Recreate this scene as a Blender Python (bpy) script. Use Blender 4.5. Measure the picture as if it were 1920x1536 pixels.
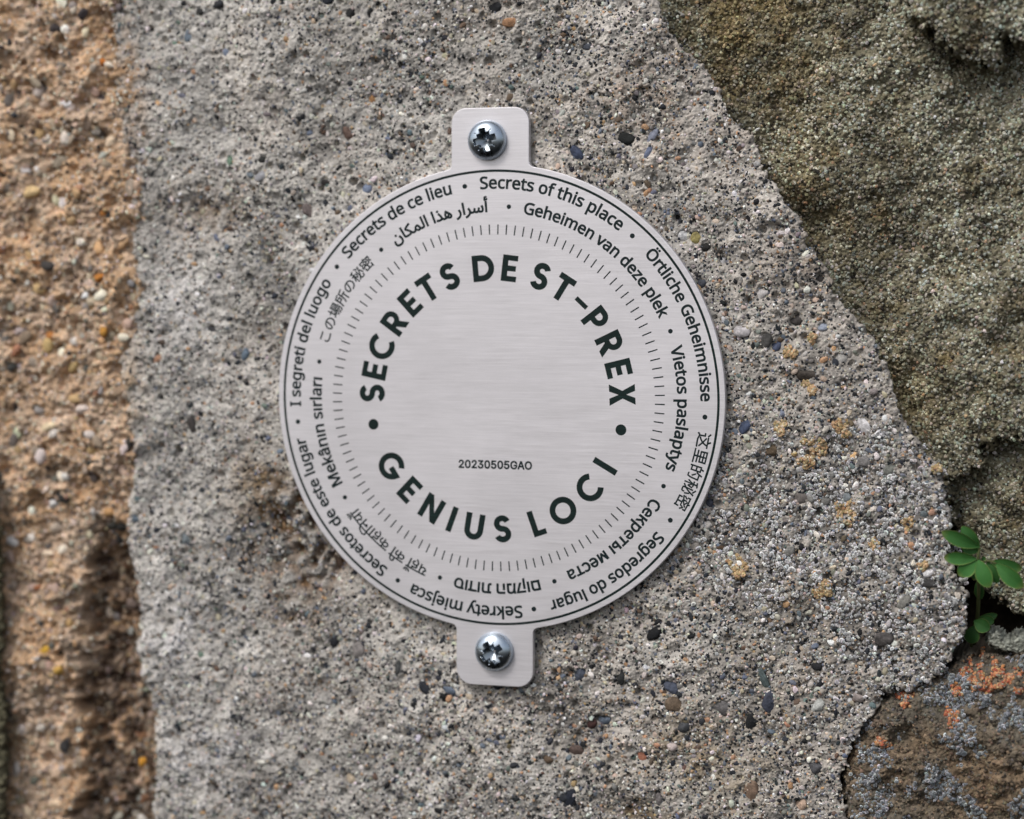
import bpy, math
import numpy as np
from mathutils import Matrix, Vector
from mathutils.geometry import delaunay_2d_cdt

# ------------------------------------------------------------------ clean start
for o in list(bpy.data.objects):
    bpy.data.objects.remove(o)
SC = bpy.context.scene
COL = SC.collection
R = math.radians

# ------------------------------------------------------------------ camera
# Wall coordinates in millimetres: u to the right, v up, w out of the wall.
# Blender: x = u, y = -w, z = v (metres).  The plaque's face lies in w = 0.
PSI, THETA, DIST, FPX = R(16.787), R(3.469), 420.0, 4114.6
TGT = np.array([3.38, -2.03, 0.0])
CZ = np.array([math.sin(PSI) * math.cos(THETA), math.sin(THETA), math.cos(PSI) * math.cos(THETA)])
CPOS = TGT + DIST * CZ
CX = np.cross([0, 1, 0], CZ); CX /= np.linalg.norm(CX)
CY = np.cross(CZ, CX)


def to_b(p):
    return Vector((p[0] * .001, -p[2] * .001, p[1] * .001))


cam = bpy.data.cameras.new('camera')
cam.sensor_width = 36.0
cam.lens = FPX / 1920 * 36
cam.clip_start, cam.clip_end = .01, 50
cam_o = bpy.data.objects.new('camera', cam)
COL.objects.link(cam_o)
bx, by, bz = [to_b(a * 1000) for a in (CX, CY, CZ)]
M = Matrix((bx, by, bz)).transposed().to_4x4()
M.translation = to_b(CPOS)
cam_o.matrix_world = M
cam.dof.use_dof = True
cam.dof.focus_distance = float((CPOS - np.array([50., -15., -1.5])) @ CZ) * .001
cam.dof.aperture_fstop = 9.5
SC.camera = cam_o

# ------------------------------------------------------------------ daylight: overcast sky and a very soft sun
sun_dir = np.array([-.34, -.62, .80]); sun_dir /= np.linalg.norm(sun_dir)   # towards the sun (Blender axes)
world = bpy.data.worlds.new('World')
SC.world = world
world.use_nodes = True
nt = world.node_tree
nt.nodes.clear()
sky = nt.nodes.new('ShaderNodeTexSky')
sky.sky_type = 'NISHITA'
sky.sun_disc = False
sky.sun_elevation = math.asin(sun_dir[2])
sky.sun_rotation = math.atan2(sun_dir[0], sun_dir[1])
sky.air_density, sky.dust_density, sky.ozone_density = 1.0, 3.0, 1.0
hs = nt.nodes.new('ShaderNodeHueSaturation'); hs.inputs['Saturation'].default_value = .45
bg = nt.nodes.new('ShaderNodeBackground'); bg.inputs['Strength'].default_value = .15
wo = nt.nodes.new('ShaderNodeOutputWorld')
nt.links.new(sky.outputs[0], hs.inputs['Color']); nt.links.new(hs.outputs[0], bg.inputs[0]); nt.links.new(bg.outputs[0], wo.inputs[0])
sun = bpy.data.lights.new('sun', 'SUN')
sun.energy, sun.angle, sun.color = 1.5, R(16), (1, .96, .91)
sun_o = bpy.data.objects.new('sun', sun); COL.objects.link(sun_o)
sun_o.rotation_euler = Vector(sun_dir).to_track_quat('Z', 'Y').to_euler()
SC.view_settings.view_transform = 'Standard'
SC.view_settings.look = 'None'
SC.view_settings.exposure = 0.0
SC.view_settings.gamma = 1.0
SC.view_settings.use_curve_mapping = False


# ------------------------------------------------------------------ helpers
def at(x, y, w=0.0):
    """The point of the plane w (mm off the plaque's face) seen at a pixel of the 1920 x 1536 photograph."""
    r = (x - 960) / FPX * CX - (y - 768) / FPX * CY - CZ
    return CPOS + r * ((w - CPOS[2]) / r[2])


def poly_at(pts, w):
    return np.array([at(x, y, w)[:2] for x, y in pts])


def S(*c):
    """sRGB 0-255 to linear."""
    c = np.array(c, float) / 255
    return np.where(c <= .04045, c / 12.92, ((c + .055) / 1.055) ** 2.4)


ORG = {}


def tag(o, label=None, cat=None, group=None, kind=None):
    for k, v in (('label', label), ('category', cat), ('group', group), ('kind', kind)):
        if v:
            o[k] = v
    return o


def place(o, org, parent=None):
    COL.objects.link(o)
    org = np.array(org, float)
    ORG[o.name] = org
    if parent is not None:
        o.parent = parent
        o.location = to_b(org - ORG[parent.name])
    else:
        o.location = to_b(org)
    return o


def empty(name, org):
    return place(bpy.data.objects.new(name, None), org)


def mesh(name, v, f, mat, org=(0, 0, 0), parent=None, col=None, smooth=True):
    """v: (N,3) uvw in mm; f: (M,k) indices of one size k; col: (N,3) linear albedo."""
    v = np.asarray(v, np.float64) - np.array(org, float)
    f = np.asarray(f, np.int32)
    me = bpy.data.meshes.new(name)
    co = np.empty((len(v), 3), np.float32)
    co[:, 0], co[:, 1], co[:, 2] = v[:, 0] * .001, -v[:, 2] * .001, v[:, 1] * .001
    me.vertices.add(len(v)); me.vertices.foreach_set('co', co.ravel())
    k = f.shape[1]
    me.loops.add(f.size); me.loops.foreach_set('vertex_index', f.ravel())
    me.polygons.add(len(f)); me.polygons.foreach_set('loop_start', np.arange(0, f.size, k, dtype=np.int32))
    me.polygons.foreach_set('use_smooth', np.full(len(f), smooth, bool))
    me.update(calc_edges=True)
    if col is not None:
        a = me.attributes.new('col', 'FLOAT_COLOR', 'POINT')
        c4 = np.ones((len(v), 4), np.float32); c4[:, :3] = col
        a.data.foreach_set('color', c4.ravel())
    me.materials.append(mat)
    return place(bpy.data.objects.new(name, me), org, parent)


def field(nx, ny, step, lmin, lmax, beta, seed):
    """Band-limited random field, zero mean, unit deviation."""
    g = np.random.default_rng(seed)
    px, py = nx + int(lmax / step) // 2, ny + int(lmax / step) // 2
    F = np.fft.rfft2(g.standard_normal((py, px)))
    fy = np.fft.fftfreq(py, step)[:, None]; fx = np.fft.rfftfreq(px, step)[None]
    k = np.hypot(fx, fy); k[0, 0] = 1e-9
    F *= np.where((k > 1 / lmax) & (k < 1 / lmin), k ** (-beta), 0)
    a = np.fft.irfft2(F, (py, px))[:ny, :nx]
    return (a - a.mean()) / a.std()


def sdist(poly, U, V):
    """Signed distance to a polygon, positive inside."""
    d2 = np.full(U.shape, 1e9); ins = np.zeros(U.shape, bool)
    for (x0, y0), (x1, y1) in zip(poly, np.roll(poly, -1, 0)):
        dx, dy = x1 - x0, y1 - y0
        t = np.clip(((U - x0) * dx + (V - y0) * dy) / (dx * dx + dy * dy + 1e-12), 0, 1)
        np.minimum(d2, (U - x0 - t * dx) ** 2 + (V - y0 - t * dy) ** 2, out=d2)
        if y0 != y1:
            c = ((y0 <= V) != (y1 <= V)) & (U < x0 + (V - y0) / (y1 - y0) * dx)
            ins ^= c
    d = np.sqrt(d2)
    return np.where(ins, d, -d)


def blob(U, V, x, y, w, ru, rv=None):
    """Soft spot round a photographed pixel."""
    p = at(x, y, w)
    return np.exp(-((U - p[0]) / ru) ** 2 - ((V - p[1]) / (rv or ru)) ** 2)


class Grid:
    def __init__(s, u0, u1, v0, v1, step):
        s.step = step; s.u0, s.v0 = u0, v0
        s.nx, s.ny = int((u1 - u0) / step) + 1, int((v1 - v0) / step) + 1
        s.U, s.V = np.meshgrid(u0 + step * np.arange(s.nx), v0 + step * np.arange(s.ny))

    def noise(s, lmin, lmax, beta, seed):
        return field(s.nx, s.ny, s.step, lmin, lmax, beta, seed)

    def sample(s, A, u, v):
        x = np.clip((u - s.u0) / s.step, 0, s.nx - 1.001); y = np.clip((v - s.v0) / s.step, 0, s.ny - 1.001)
        i, j = x.astype(int), y.astype(int); a, b = x - i, y - j
        return (A[j, i] * (1 - a) * (1 - b) + A[j, i + 1] * a * (1 - b) + A[j + 1, i] * (1 - a) * b + A[j + 1, i + 1] * a * b)

    def dent(s, H, u, v, r, depth, prof=2.0):
        """Lower H in place round every (u, v)."""
        for a, b, rr, dd in zip(u, v, r, depth):
            i0, i1 = int((a - rr - s.u0) / s.step), int((a + rr - s.u0) / s.step) + 2
            j0, j1 = int((b - rr - s.v0) / s.step), int((b + rr - s.v0) / s.step) + 2
            i0, j0 = max(i0, 0), max(j0, 0)
            if i1 <= i0 or j1 <= j0:
                continue
            q = ((s.U[j0:j1, i0:i1] - a) ** 2 + (s.V[j0:j1, i0:i1] - b) ** 2) / rr ** 2
            H[j0:j1, i0:i1] -= dd * np.clip(1 - q, 0, 1) ** (1 / prof)

    def build(s, name, H, keep, mat, col, org, parent=None, under=None, lean=7.0):
        idx = np.arange(s.nx * s.ny).reshape(s.ny, s.nx)
        k = keep[:-1, :-1] & keep[1:, :-1] & keep[:-1, 1:] & keep[1:, 1:]
        f = np.stack([idx[:-1, :-1][k], idx[:-1, 1:][k], idx[1:, 1:][k], idx[1:, :-1][k]], 1)
        used = np.unique(f); mp = np.zeros(s.nx * s.ny, np.int32); mp[used] = np.arange(len(used))
        U, V = s.U, s.V
        if under is not None:                    # flanks lean back under the stone
            gv, gu = np.gradient(under, s.step)
            for _ in range(12):
                for a in (gu, gv):
                    a[1:-1, 1:-1] = (a[1:-1, :-2] + a[1:-1, 2:] + a[:-2, 1:-1] + a[2:, 1:-1]) / 4
            m = np.maximum(np.hypot(gu, gv), .2); q = np.maximum(-under, 0) * lean
            U, V = U + q * gu / m, V + q * gv / m
        v = np.stack([U.ravel()[used], V.ravel()[used], H.ravel()[used]], 1)
        return mesh(name, v, mp[f], mat, org, parent, col.reshape(-1, 3)[used])


def edge_profile(d, w0, Rr, slope):
    """Top of a stone at w0 whose edge rolls over with radius Rr and then drops."""
    t = np.clip(d, 0, Rr)
    return np.where(d >= 0, w0 - Rr + np.sqrt(np.maximum(Rr ** 2 - (Rr - t) ** 2, 0)), w0 - Rr + d * slope)


def ico(level):
    import bmesh
    bm = bmesh.new(); bmesh.ops.create_icosphere(bm, subdivisions=level, radius=1)
    v = np.array([x.co[:] for x in bm.verts]); f = np.array([[x.index for x in q.verts] for q in bm.faces]); bm.free()
    return v, f


ICO = {1: ico(1), 2: ico(2), 3: ico(3)}


def grains(pos, rad, ang, col, level, g, jitter=.22, var=.10, top=None):
    """One vertex/face/colour soup of irregular stones, pos (N,3), rad (N,3)."""
    B, F = ICO[level]; n, nb = len(pos), len(B)
    if level == 1:
        sc = 1 + jitter * g.uniform(-1, 1, (n, nb))
    else:                                        # a few broad facets instead of fine spikes
        sc = np.ones((n, nb))
        for _ in range(9):
            d = g.standard_normal((n, 3)); d /= np.linalg.norm(d, axis=1)[:, None]
            h = g.uniform(.66, 1.0, n)
            p = np.einsum('nk,bk->nb', d, B)
            sc = np.minimum(sc, np.where(p > 1e-3, h[:, None] / np.maximum(p, 1e-3), 9))
        sc *= 1 + jitter * .25 * g.uniform(-1, 1, (n, nb))
    v = B[None] * sc[:, :, None] * rad[:, None, :]
    c, s_ = np.cos(ang)[:, None], np.sin(ang)[:, None]
    tl = g.uniform(-.35, .35, n)[:, None]
    x, y, z = v[:, :, 0], v[:, :, 1], v[:, :, 2]
    y, z = y * np.cos(tl) - z * np.sin(tl), y * np.sin(tl) + z * np.cos(tl)
    v = np.stack([x * c - y * s_, x * s_ + y * c, z], 2) + pos[:, None, :]
    f = F[None] + (np.arange(n) * nb)[:, None, None]
    cc = np.repeat(col[:, None, :], nb, 1) * (1 + var * g.standard_normal((n, nb, 1)))
    if top is not None:                          # the disc in the middle of a lichen fruit
        cc = np.where((B[:, 2] > .8)[None, :, None], top, cc)
    return v.reshape(-1, 3), f.reshape(-1, 3), np.clip(cc.reshape(-1, 3), .004, .9)


def palette(g, n, table):
    p = np.array([t[0] for t in table], float); p /= p.sum()
    c = np.array([S(*t[1]) for t in table])[g.choice(len(table), n, p=p)]
    c = c * .68 + .32 * c.mean(1, keepdims=True)
    return c * np.exp(.16 * g.standard_normal((n, 1))) * np.exp(.05 * g.standard_normal((n, 3)))


# ------------------------------------------------------------------ materials
def stone_mat(name, rough=.9, scale=900, bump=.35, mix=.35, spec=.25):
    """Albedo from the 'col' attribute, varied by fine noise; grainy bump."""
    m = bpy.data.materials.new(name); m.use_nodes = True
    n, L = m.node_tree.nodes, m.node_tree.links
    b = n['Principled BSDF']; b.inputs['Roughness'].default_value = rough
    b.inputs['Specular IOR Level'].default_value = spec
    a = n.new('ShaderNodeAttribute'); a.attribute_name = 'col'
    tc = n.new('ShaderNodeTexCoord')
    t = n.new('ShaderNodeTexNoise'); t.inputs['Scale'].default_value = scale; t.inputs['Detail'].default_value = 5; t.inputs['Roughness'].default_value = .7
    L.new(tc.outputs['Object'], t.inputs['Vector'])
    r = n.new('ShaderNodeMapRange'); r.inputs['From Min'].default_value = .3; r.inputs['From Max'].default_value = .7
    r.inputs['To Min'].default_value = 1 - mix; r.inputs['To Max'].default_value = 1 + mix
    L.new(t.outputs[0], r.inputs['Value'])
    x = n.new('ShaderNodeVectorMath'); x.operation = 'SCALE'
    L.new(a.outputs['Color'], x.inputs[0]); L.new(r.outputs[0], x.inputs['Scale']); L.new(x.outputs[0], b.inputs['Base Color'])
    if bump:
        t2 = n.new('ShaderNodeTexNoise'); t2.inputs['Scale'].default_value = scale * 2.2; t2.inputs['Detail'].default_value = 4
        L.new(tc.outputs['Object'], t2.inputs['Vector'])
        bp = n.new('ShaderNodeBump'); bp.inputs['Strength'].default_value = bump; bp.inputs['Distance'].default_value = .0003
        L.new(t2.outputs[0], bp.inputs['Height']); L.new(bp.outputs[0], b.inputs['Normal'])
    return m


def brushed_mat(name, base, metallic, r0, r1, amp, streak=.12, bump=.12, specks=None, spec=.5):
    """Metal with fine horizontal brushing: streaks vary tone, gloss and height."""
    m = bpy.data.materials.new(name); m.use_nodes = True
    n, L = m.node_tree.nodes, m.node_tree.links
    b = n['Principled BSDF']; b.inputs['Metallic'].default_value = metallic
    b.inputs['Specular IOR Level'].default_value = spec
    tc = n.new('ShaderNodeTexCoord'); mp = n.new('ShaderNodeMapping')
    mp.inputs['Scale'].default_value = (150, 400, 4600)
    L.new(tc.outputs['Object'], mp.inputs['Vector'])
    t = n.new('ShaderNodeTexNoise'); t.inputs['Scale'].default_value = 1; t.inputs['Detail'].default_value = 6; t.inputs['Roughness'].default_value = .75
    L.new(mp.outputs[0], t.inputs['Vector'])
    big = n.new('ShaderNodeTexNoise'); big.inputs['Scale'].default_value = 55; big.inputs['Detail'].default_value = 3
    L.new(tc.outputs['Object'], big.inputs['Vector'])

    def rng(src, lo, hi, f0=.25, f1=.75):
        r = n.new('ShaderNodeMapRange'); r.inputs['From Min'].default_value = f0; r.inputs['From Max'].default_value = f1
        r.inputs['To Min'].default_value = lo; r.inputs['To Max'].default_value = hi
        L.new(src, r.inputs['Value']); return r.outputs[0]
    a1 = rng(t.outputs[0], 1 - streak, 1 + streak); a2 = rng(big.outputs[0], 1 - amp, 1 + amp)
    mu = n.new('ShaderNodeMath'); mu.operation = 'MULTIPLY'; L.new(a1, mu.inputs[0]); L.new(a2, mu.inputs[1])
    rgb = n.new('ShaderNodeRGB'); rgb.outputs[0].default_value = (*base, 1)
    x = n.new('ShaderNodeVectorMath'); x.operation = 'SCALE'
    L.new(rgb.outputs[0], x.inputs[0]); L.new(mu.outputs[0], x.inputs['Scale'])
    out = x.outputs[0]
    if specks is not None:                       # bright hairline scratches where the brushing cuts through the print
        k = rng(t.outputs[0], 0, 1, .60, .72)
        mx = n.new('ShaderNodeMix'); mx.data_type = 'RGBA'
        L.new(k, mx.inputs[0]); L.new(out, mx.inputs[6]); mx.inputs[7].default_value = (*specks, 1)
        out = mx.outputs[2]
    L.new(out, b.inputs['Base Color'])
    L.new(rng(t.outputs[0], r0, r1), b.inputs['Roughness'])
    bp = n.new('ShaderNodeBump'); bp.inputs['Strength'].default_value = bump; bp.inputs['Distance'].default_value = .0001
    L.new(t.outputs[0], bp.inputs['Height']); L.new(bp.outputs[0], b.inputs['Normal'])
    return m

# outlines of the plaque's small lettering: (width in units, closed outlines as x, y, x, y ...)
GLYPHS = {
    'fr': (3000,
     [[170, 72, 167, 50, 158, 31, 144, 16, 125, 5, 101, -2, 74, -4, 45, -2, 20, 2, 0, 9, 0, 41, 34, 30, 75, 26, 94, 27, 109, 31, 121, 37, 129, 46, 134, 57, 136, 69, 134, 81, 130,
     91, 122, 100, 111, 108, 73, 124, 42, 138, 21, 155, 8, 176, 3, 204, 6, 224, 14, 241, 27, 254, 45, 264, 65, 270, 89, 272, 130, 268, 163, 257, 153, 228, 122, 238, 88, 243, 73,
     241, 60, 238, 50, 232, 43, 224, 39, 214, 38, 204, 39, 191, 43, 181, 51, 172, 62, 165, 96, 149, 136, 131, 151, 120, 161, 107, 168, 91], [297, 205, 321, 203, 342, 194, 358, 181,
     370, 162, 378, 140, 380, 114, 380, 94, 242, 94, 247, 64, 260, 42, 280, 29, 307, 24, 341, 28, 371, 38, 371, 9, 341, -1, 305, -4, 278, -1, 254, 8, 235, 22, 220, 43, 211, 68,
     208, 99, 211, 130, 219, 156, 232, 177, 250, 193, 272, 202], [297, 178, 276, 174, 259, 163, 248, 145, 243, 121, 346, 121, 344, 137, 340, 151, 334, 162, 324, 171, 312, 176],
     [512, -4, 487, -1, 465, 7, 446, 21, 432, 41, 423, 67, 420, 100, 423, 133, 433, 160, 447, 180, 466, 194, 489, 203, 515, 205, 544, 202, 568, 194, 557, 167, 536, 173, 514, 176,
     495, 174, 480, 168, 469, 157, 461, 142, 456, 123, 454, 100, 456, 78, 461, 59, 469, 44, 480, 33, 494, 27, 512, 25, 541, 28, 564, 36, 564, 7, 542, -1], [706, 205, 718, 205, 730,
     203, 726, 173, 715, 175, 704, 175, 682, 170, 663, 157, 650, 135, 645, 108, 645, 0, 612, 0, 612, 202, 639, 202, 643, 165, 644, 165, 660, 185, 681, 200, 693, 204], [845, 205,
     869, 203, 890, 194, 906, 181, 918, 162, 926, 140, 928, 114, 928, 94, 790, 94, 795, 64, 808, 42, 828, 29, 855, 24, 889, 28, 919, 38, 919, 9, 889, -1, 853, -4, 826, -1, 803, 8,
     783, 22, 768, 43, 759, 68, 756, 99, 759, 130, 767, 156, 781, 177, 798, 193, 820, 202], [845, 178, 824, 174, 807, 163, 797, 145, 791, 121, 894, 121, 892, 137, 889, 151, 882,
     162, 873, 171, 860, 176], [1047, 23, 1062, 25, 1075, 27, 1075, 2, 1060, -2, 1041, -4, 1026, -2, 1012, 2, 1000, 9, 990, 21, 984, 37, 982, 59, 982, 176, 954, 176, 954, 192, 983,
     205, 996, 248, 1015, 248, 1015, 202, 1074, 202, 1074, 176, 1015, 176, 1015, 59, 1018, 43, 1024, 32, 1034, 26], [1247, 56, 1244, 38, 1237, 23, 1225, 11, 1209, 3, 1189, -2,
     1166, -4, 1130, 0, 1103, 9, 1103, 39, 1132, 28, 1167, 23, 1189, 25, 1203, 31, 1212, 40, 1215, 53, 1211, 66, 1196, 78, 1165, 92, 1132, 107, 1119, 115, 1110, 125, 1104, 137,
     1103, 152, 1108, 175, 1123, 191, 1148, 202, 1178, 205, 1213, 202, 1243, 192, 1231, 166, 1205, 175, 1176, 178, 1158, 177, 1145, 172, 1137, 164, 1134, 154, 1139, 140, 1155, 128,
     1186, 115, 1219, 101, 1231, 92, 1239, 83, 1245, 70], [1465, -4, 1441, -1, 1421, 8, 1405, 22, 1392, 43, 1385, 69, 1382, 100, 1385, 132, 1392, 158, 1405, 179, 1422, 194, 1442,
     202, 1465, 205, 1493, 201, 1513, 191, 1528, 176, 1530, 176, 1529, 190, 1528, 205, 1528, 286, 1561, 286, 1561, 0, 1534, 0, 1529, 27, 1528, 27, 1513, 11, 1492, 0], [1470, 24,
     1497, 28, 1515, 41, 1525, 63, 1528, 94, 1528, 100, 1525, 133, 1516, 158, 1498, 173, 1470, 178, 1446, 173, 1430, 157, 1420, 132, 1416, 100, 1420, 68, 1430, 44, 1446, 29],
     [1703, 205, 1727, 203, 1747, 194, 1764, 181, 1776, 162, 1783, 140, 1786, 114, 1786, 94, 1648, 94, 1652, 64, 1665, 42, 1685, 29, 1712, 24, 1746, 28, 1777, 38, 1777, 9, 1746,
     -1, 1710, -4, 1684, -1, 1660, 8, 1640, 22, 1626, 43, 1616, 68, 1613, 99, 1616, 130, 1625, 156, 1638, 177, 1656, 193, 1678, 202], [1702, 178, 1681, 174, 1665, 163, 1654, 145,
     1648, 121, 1751, 121, 1750, 137, 1746, 151, 1739, 162, 1730, 171, 1718, 176], [2016, -4, 1990, -1, 1968, 7, 1949, 21, 1935, 41, 1926, 67, 1923, 100, 1926, 133, 1936, 160,
     1950, 180, 1969, 194, 1992, 203, 2018, 205, 2048, 202, 2071, 194, 2061, 167, 2040, 173, 2017, 176, 1999, 174, 1984, 168, 1972, 157, 1964, 142, 1959, 123, 1958, 100, 1959, 78,
     1964, 59, 1972, 44, 1983, 33, 1998, 27, 2015, 25, 2044, 28, 2067, 36, 2067, 7, 2045, -1], [2193, 205, 2217, 203, 2238, 194, 2254, 181, 2266, 162, 2274, 140, 2276, 114, 2276,
     94, 2138, 94, 2143, 64, 2156, 42, 2176, 29, 2203, 24, 2237, 28, 2267, 38, 2267, 9, 2237, -1, 2201, -4, 2174, -1, 2150, 8, 2131, 22, 2116, 43, 2107, 68, 2104, 99, 2107, 130,
     2115, 156, 2128, 177, 2146, 193, 2168, 202], [2193, 178, 2172, 174, 2155, 163, 2144, 145, 2139, 121, 2242, 121, 2240, 137, 2236, 151, 2230, 162, 2220, 171, 2208, 176], [2458,
     0, 2425, 0, 2425, 286, 2458, 286], [2555, 202, 2555, 0, 2522, 0, 2522, 202], [2539, 277, 2553, 272, 2557, 266, 2558, 256, 2557, 247, 2553, 240, 2539, 235, 2532, 236, 2525,
     240, 2521, 247, 2520, 256, 2521, 266, 2525, 272, 2532, 276], [2697, 205, 2721, 203, 2742, 194, 2758, 181, 2770, 162, 2778, 140, 2780, 114, 2780, 94, 2642, 94, 2647, 64, 2660,
     42, 2680, 29, 2707, 24, 2741, 28, 2771, 38, 2771, 9, 2741, -1, 2705, -4, 2678, -1, 2654, 8, 2635, 22, 2620, 43, 2611, 68, 2608, 99, 2611, 130, 2619, 156, 2632, 177, 2650, 193,
     2672, 202], [2697, 178, 2676, 174, 2659, 163, 2648, 145, 2643, 121, 2746, 121, 2744, 137, 2740, 151, 2734, 162, 2724, 171, 2712, 176], [3000, 202, 3000, 0, 2973, 0, 2968, 27,
     2967, 27, 2950, 9, 2928, -1, 2903, -4, 2880, -2, 2862, 4, 2848, 14, 2837, 28, 2831, 46, 2829, 70, 2829, 202, 2863, 202, 2863, 72, 2865, 51, 2874, 36, 2888, 27, 2907, 24, 2928,
     26, 2943, 32, 2954, 43, 2961, 57, 2966, 75, 2967, 97, 2967, 202]]),
    'en': (3000,
     [[147, 62, 144, 43, 136, 27, 124, 14, 108, 5, 87, -1, 64, -3, 39, -2, 17, 2, 0, 8, 0, 36, 29, 26, 65, 22, 81, 23, 94, 27, 104, 32, 111, 40, 116, 49, 117, 59, 116, 70, 112, 79,
     106, 86, 96, 93, 63, 107, 37, 119, 18, 134, 7, 152, 3, 176, 5, 193, 12, 208, 24, 219, 39, 228, 57, 234, 77, 235, 112, 232, 141, 222, 132, 197, 106, 206, 76, 210, 63, 209, 52,
     205, 43, 200, 37, 194, 34, 185, 32, 176, 34, 165, 37, 156, 44, 149, 53, 142, 83, 129, 118, 113, 130, 103, 139, 92, 145, 79], [257, 177, 278, 175, 295, 168, 309, 156, 320, 140,
     326, 121, 329, 99, 329, 82, 209, 82, 213, 56, 224, 37, 242, 25, 265, 21, 294, 24, 321, 33, 321, 8, 294, 0, 264, -3, 240, -1, 220, 7, 203, 19, 190, 37, 182, 59, 180, 86, 182,
     112, 189, 135, 201, 153, 216, 166, 235, 175], [256, 154, 238, 151, 224, 141, 215, 125, 210, 104, 299, 104, 298, 118, 294, 130, 288, 140, 280, 148, 270, 152], [443, -3, 421,
     -1, 402, 6, 385, 18, 373, 35, 366, 58, 363, 86, 366, 115, 374, 138, 386, 156, 403, 168, 422, 175, 445, 177, 470, 175, 490, 168, 482, 144, 463, 150, 444, 152, 428, 151, 415,
     145, 405, 136, 398, 123, 394, 106, 393, 86, 394, 67, 398, 51, 405, 38, 415, 29, 427, 23, 442, 21, 468, 24, 487, 32, 487, 6, 468, -1], [610, 177, 621, 177, 630, 175, 627, 149,
     618, 151, 608, 151, 589, 147, 573, 135, 561, 117, 557, 93, 557, 0, 529, 0, 529, 174, 552, 174, 555, 142, 557, 142, 570, 160, 588, 173, 598, 176], [730, 177, 751, 175, 769,
     168, 783, 156, 793, 140, 800, 121, 802, 99, 802, 82, 683, 82, 687, 56, 698, 37, 715, 25, 738, 21, 768, 24, 794, 33, 794, 8, 768, 0, 737, -3, 714, -1, 693, 7, 676, 19, 664, 37,
     656, 59, 653, 86, 656, 112, 663, 135, 674, 153, 690, 166, 709, 175], [730, 154, 712, 151, 698, 141, 688, 125, 683, 104, 772, 104, 771, 118, 768, 130, 762, 140, 754, 148, 743,
     152], [904, 20, 918, 21, 929, 24, 929, 2, 916, -2, 900, -3, 886, -2, 874, 1, 864, 8, 856, 18, 850, 32, 849, 51, 849, 152, 824, 152, 824, 166, 849, 177, 860, 214, 877, 214,
     877, 174, 928, 174, 928, 152, 877, 152, 877, 51, 879, 37, 885, 28, 894, 22], [1077, 48, 1075, 33, 1069, 20, 1058, 10, 1045, 3, 1027, -2, 1007, -3, 976, 0, 953, 8, 953, 34,
     978, 24, 1008, 20, 1027, 22, 1040, 27, 1047, 35, 1049, 45, 1046, 57, 1033, 68, 1006, 79, 978, 92, 967, 99, 959, 108, 954, 118, 953, 131, 957, 151, 971, 165, 991, 174, 1018,
     177, 1048, 174, 1073, 166, 1064, 143, 1041, 151, 1016, 154, 1000, 153, 989, 148, 982, 142, 980, 133, 984, 121, 998, 111, 1025, 100, 1053, 87, 1063, 80, 1071, 71, 1075, 61],
     [1355, 87, 1354, 67, 1350, 49, 1343, 33, 1333, 20, 1322, 10, 1308, 3, 1292, -2, 1274, -3, 1257, -2, 1242, 3, 1228, 10, 1217, 20, 1207, 33, 1200, 49, 1196, 67, 1194, 87, 1196,
     114, 1204, 136, 1216, 154, 1232, 167, 1252, 175, 1275, 177, 1297, 175, 1317, 167, 1333, 154, 1345, 136, 1353, 114], [1224, 87, 1225, 68, 1229, 52, 1236, 38, 1246, 29, 1259,
     23, 1275, 20, 1291, 23, 1304, 29, 1313, 38, 1320, 52, 1324, 68, 1326, 87, 1324, 107, 1320, 123, 1313, 136, 1303, 145, 1291, 151, 1274, 153, 1251, 149, 1236, 136, 1227, 115],
     [1481, 152, 1437, 152, 1437, 0, 1408, 0, 1408, 152, 1378, 152, 1378, 165, 1408, 175, 1408, 185, 1410, 206, 1415, 222, 1423, 234, 1434, 242, 1448, 247, 1465, 249, 1484, 247,
     1499, 243, 1491, 220, 1479, 224, 1465, 225, 1453, 223, 1444, 216, 1439, 203, 1437, 186, 1437, 174, 1481, 174], [1655, 20, 1668, 21, 1679, 24, 1679, 2, 1666, -2, 1650, -3,
     1637, -2, 1625, 1, 1614, 8, 1606, 18, 1601, 32, 1599, 51, 1599, 152, 1574, 152, 1574, 166, 1599, 177, 1611, 214, 1628, 214, 1628, 174, 1678, 174, 1678, 152, 1628, 152, 1628,
     51, 1629, 37, 1635, 28, 1644, 22], [1743, 175, 1742, 162, 1741, 150, 1743, 150, 1757, 165, 1776, 174, 1797, 177, 1817, 175, 1832, 170, 1845, 162, 1854, 150, 1859, 134, 1861,
     113, 1861, 0, 1833, 0, 1833, 111, 1830, 130, 1823, 143, 1811, 151, 1794, 153, 1776, 152, 1763, 146, 1754, 137, 1747, 125, 1744, 109, 1743, 90, 1743, 0, 1714, 0, 1714, 247,
     1743, 247], [1943, 174, 1943, 0, 1915, 0, 1915, 174], [1929, 240, 1941, 235, 1945, 229, 1946, 221, 1945, 213, 1941, 208, 1929, 203, 1923, 204, 1917, 208, 1914, 213, 1913, 221,
     1914, 229, 1917, 235, 1923, 238], [2112, 48, 2110, 33, 2104, 20, 2093, 10, 2080, 3, 2063, -2, 2043, -3, 2011, 0, 1988, 8, 1988, 34, 2013, 24, 2043, 20, 2062, 22, 2075, 27,
     2082, 35, 2084, 45, 2081, 57, 2068, 68, 2042, 79, 2013, 92, 2002, 99, 1994, 108, 1989, 118, 1988, 131, 1992, 151, 2006, 165, 2027, 174, 2053, 177, 2083, 174, 2109, 166, 2099,
     143, 2076, 151, 2051, 154, 2036, 153, 2024, 148, 2017, 142, 2015, 133, 2019, 121, 2033, 111, 2060, 100, 2088, 87, 2098, 80, 2106, 71, 2111, 61], [2322, 177, 2342, 175, 2359,
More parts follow.
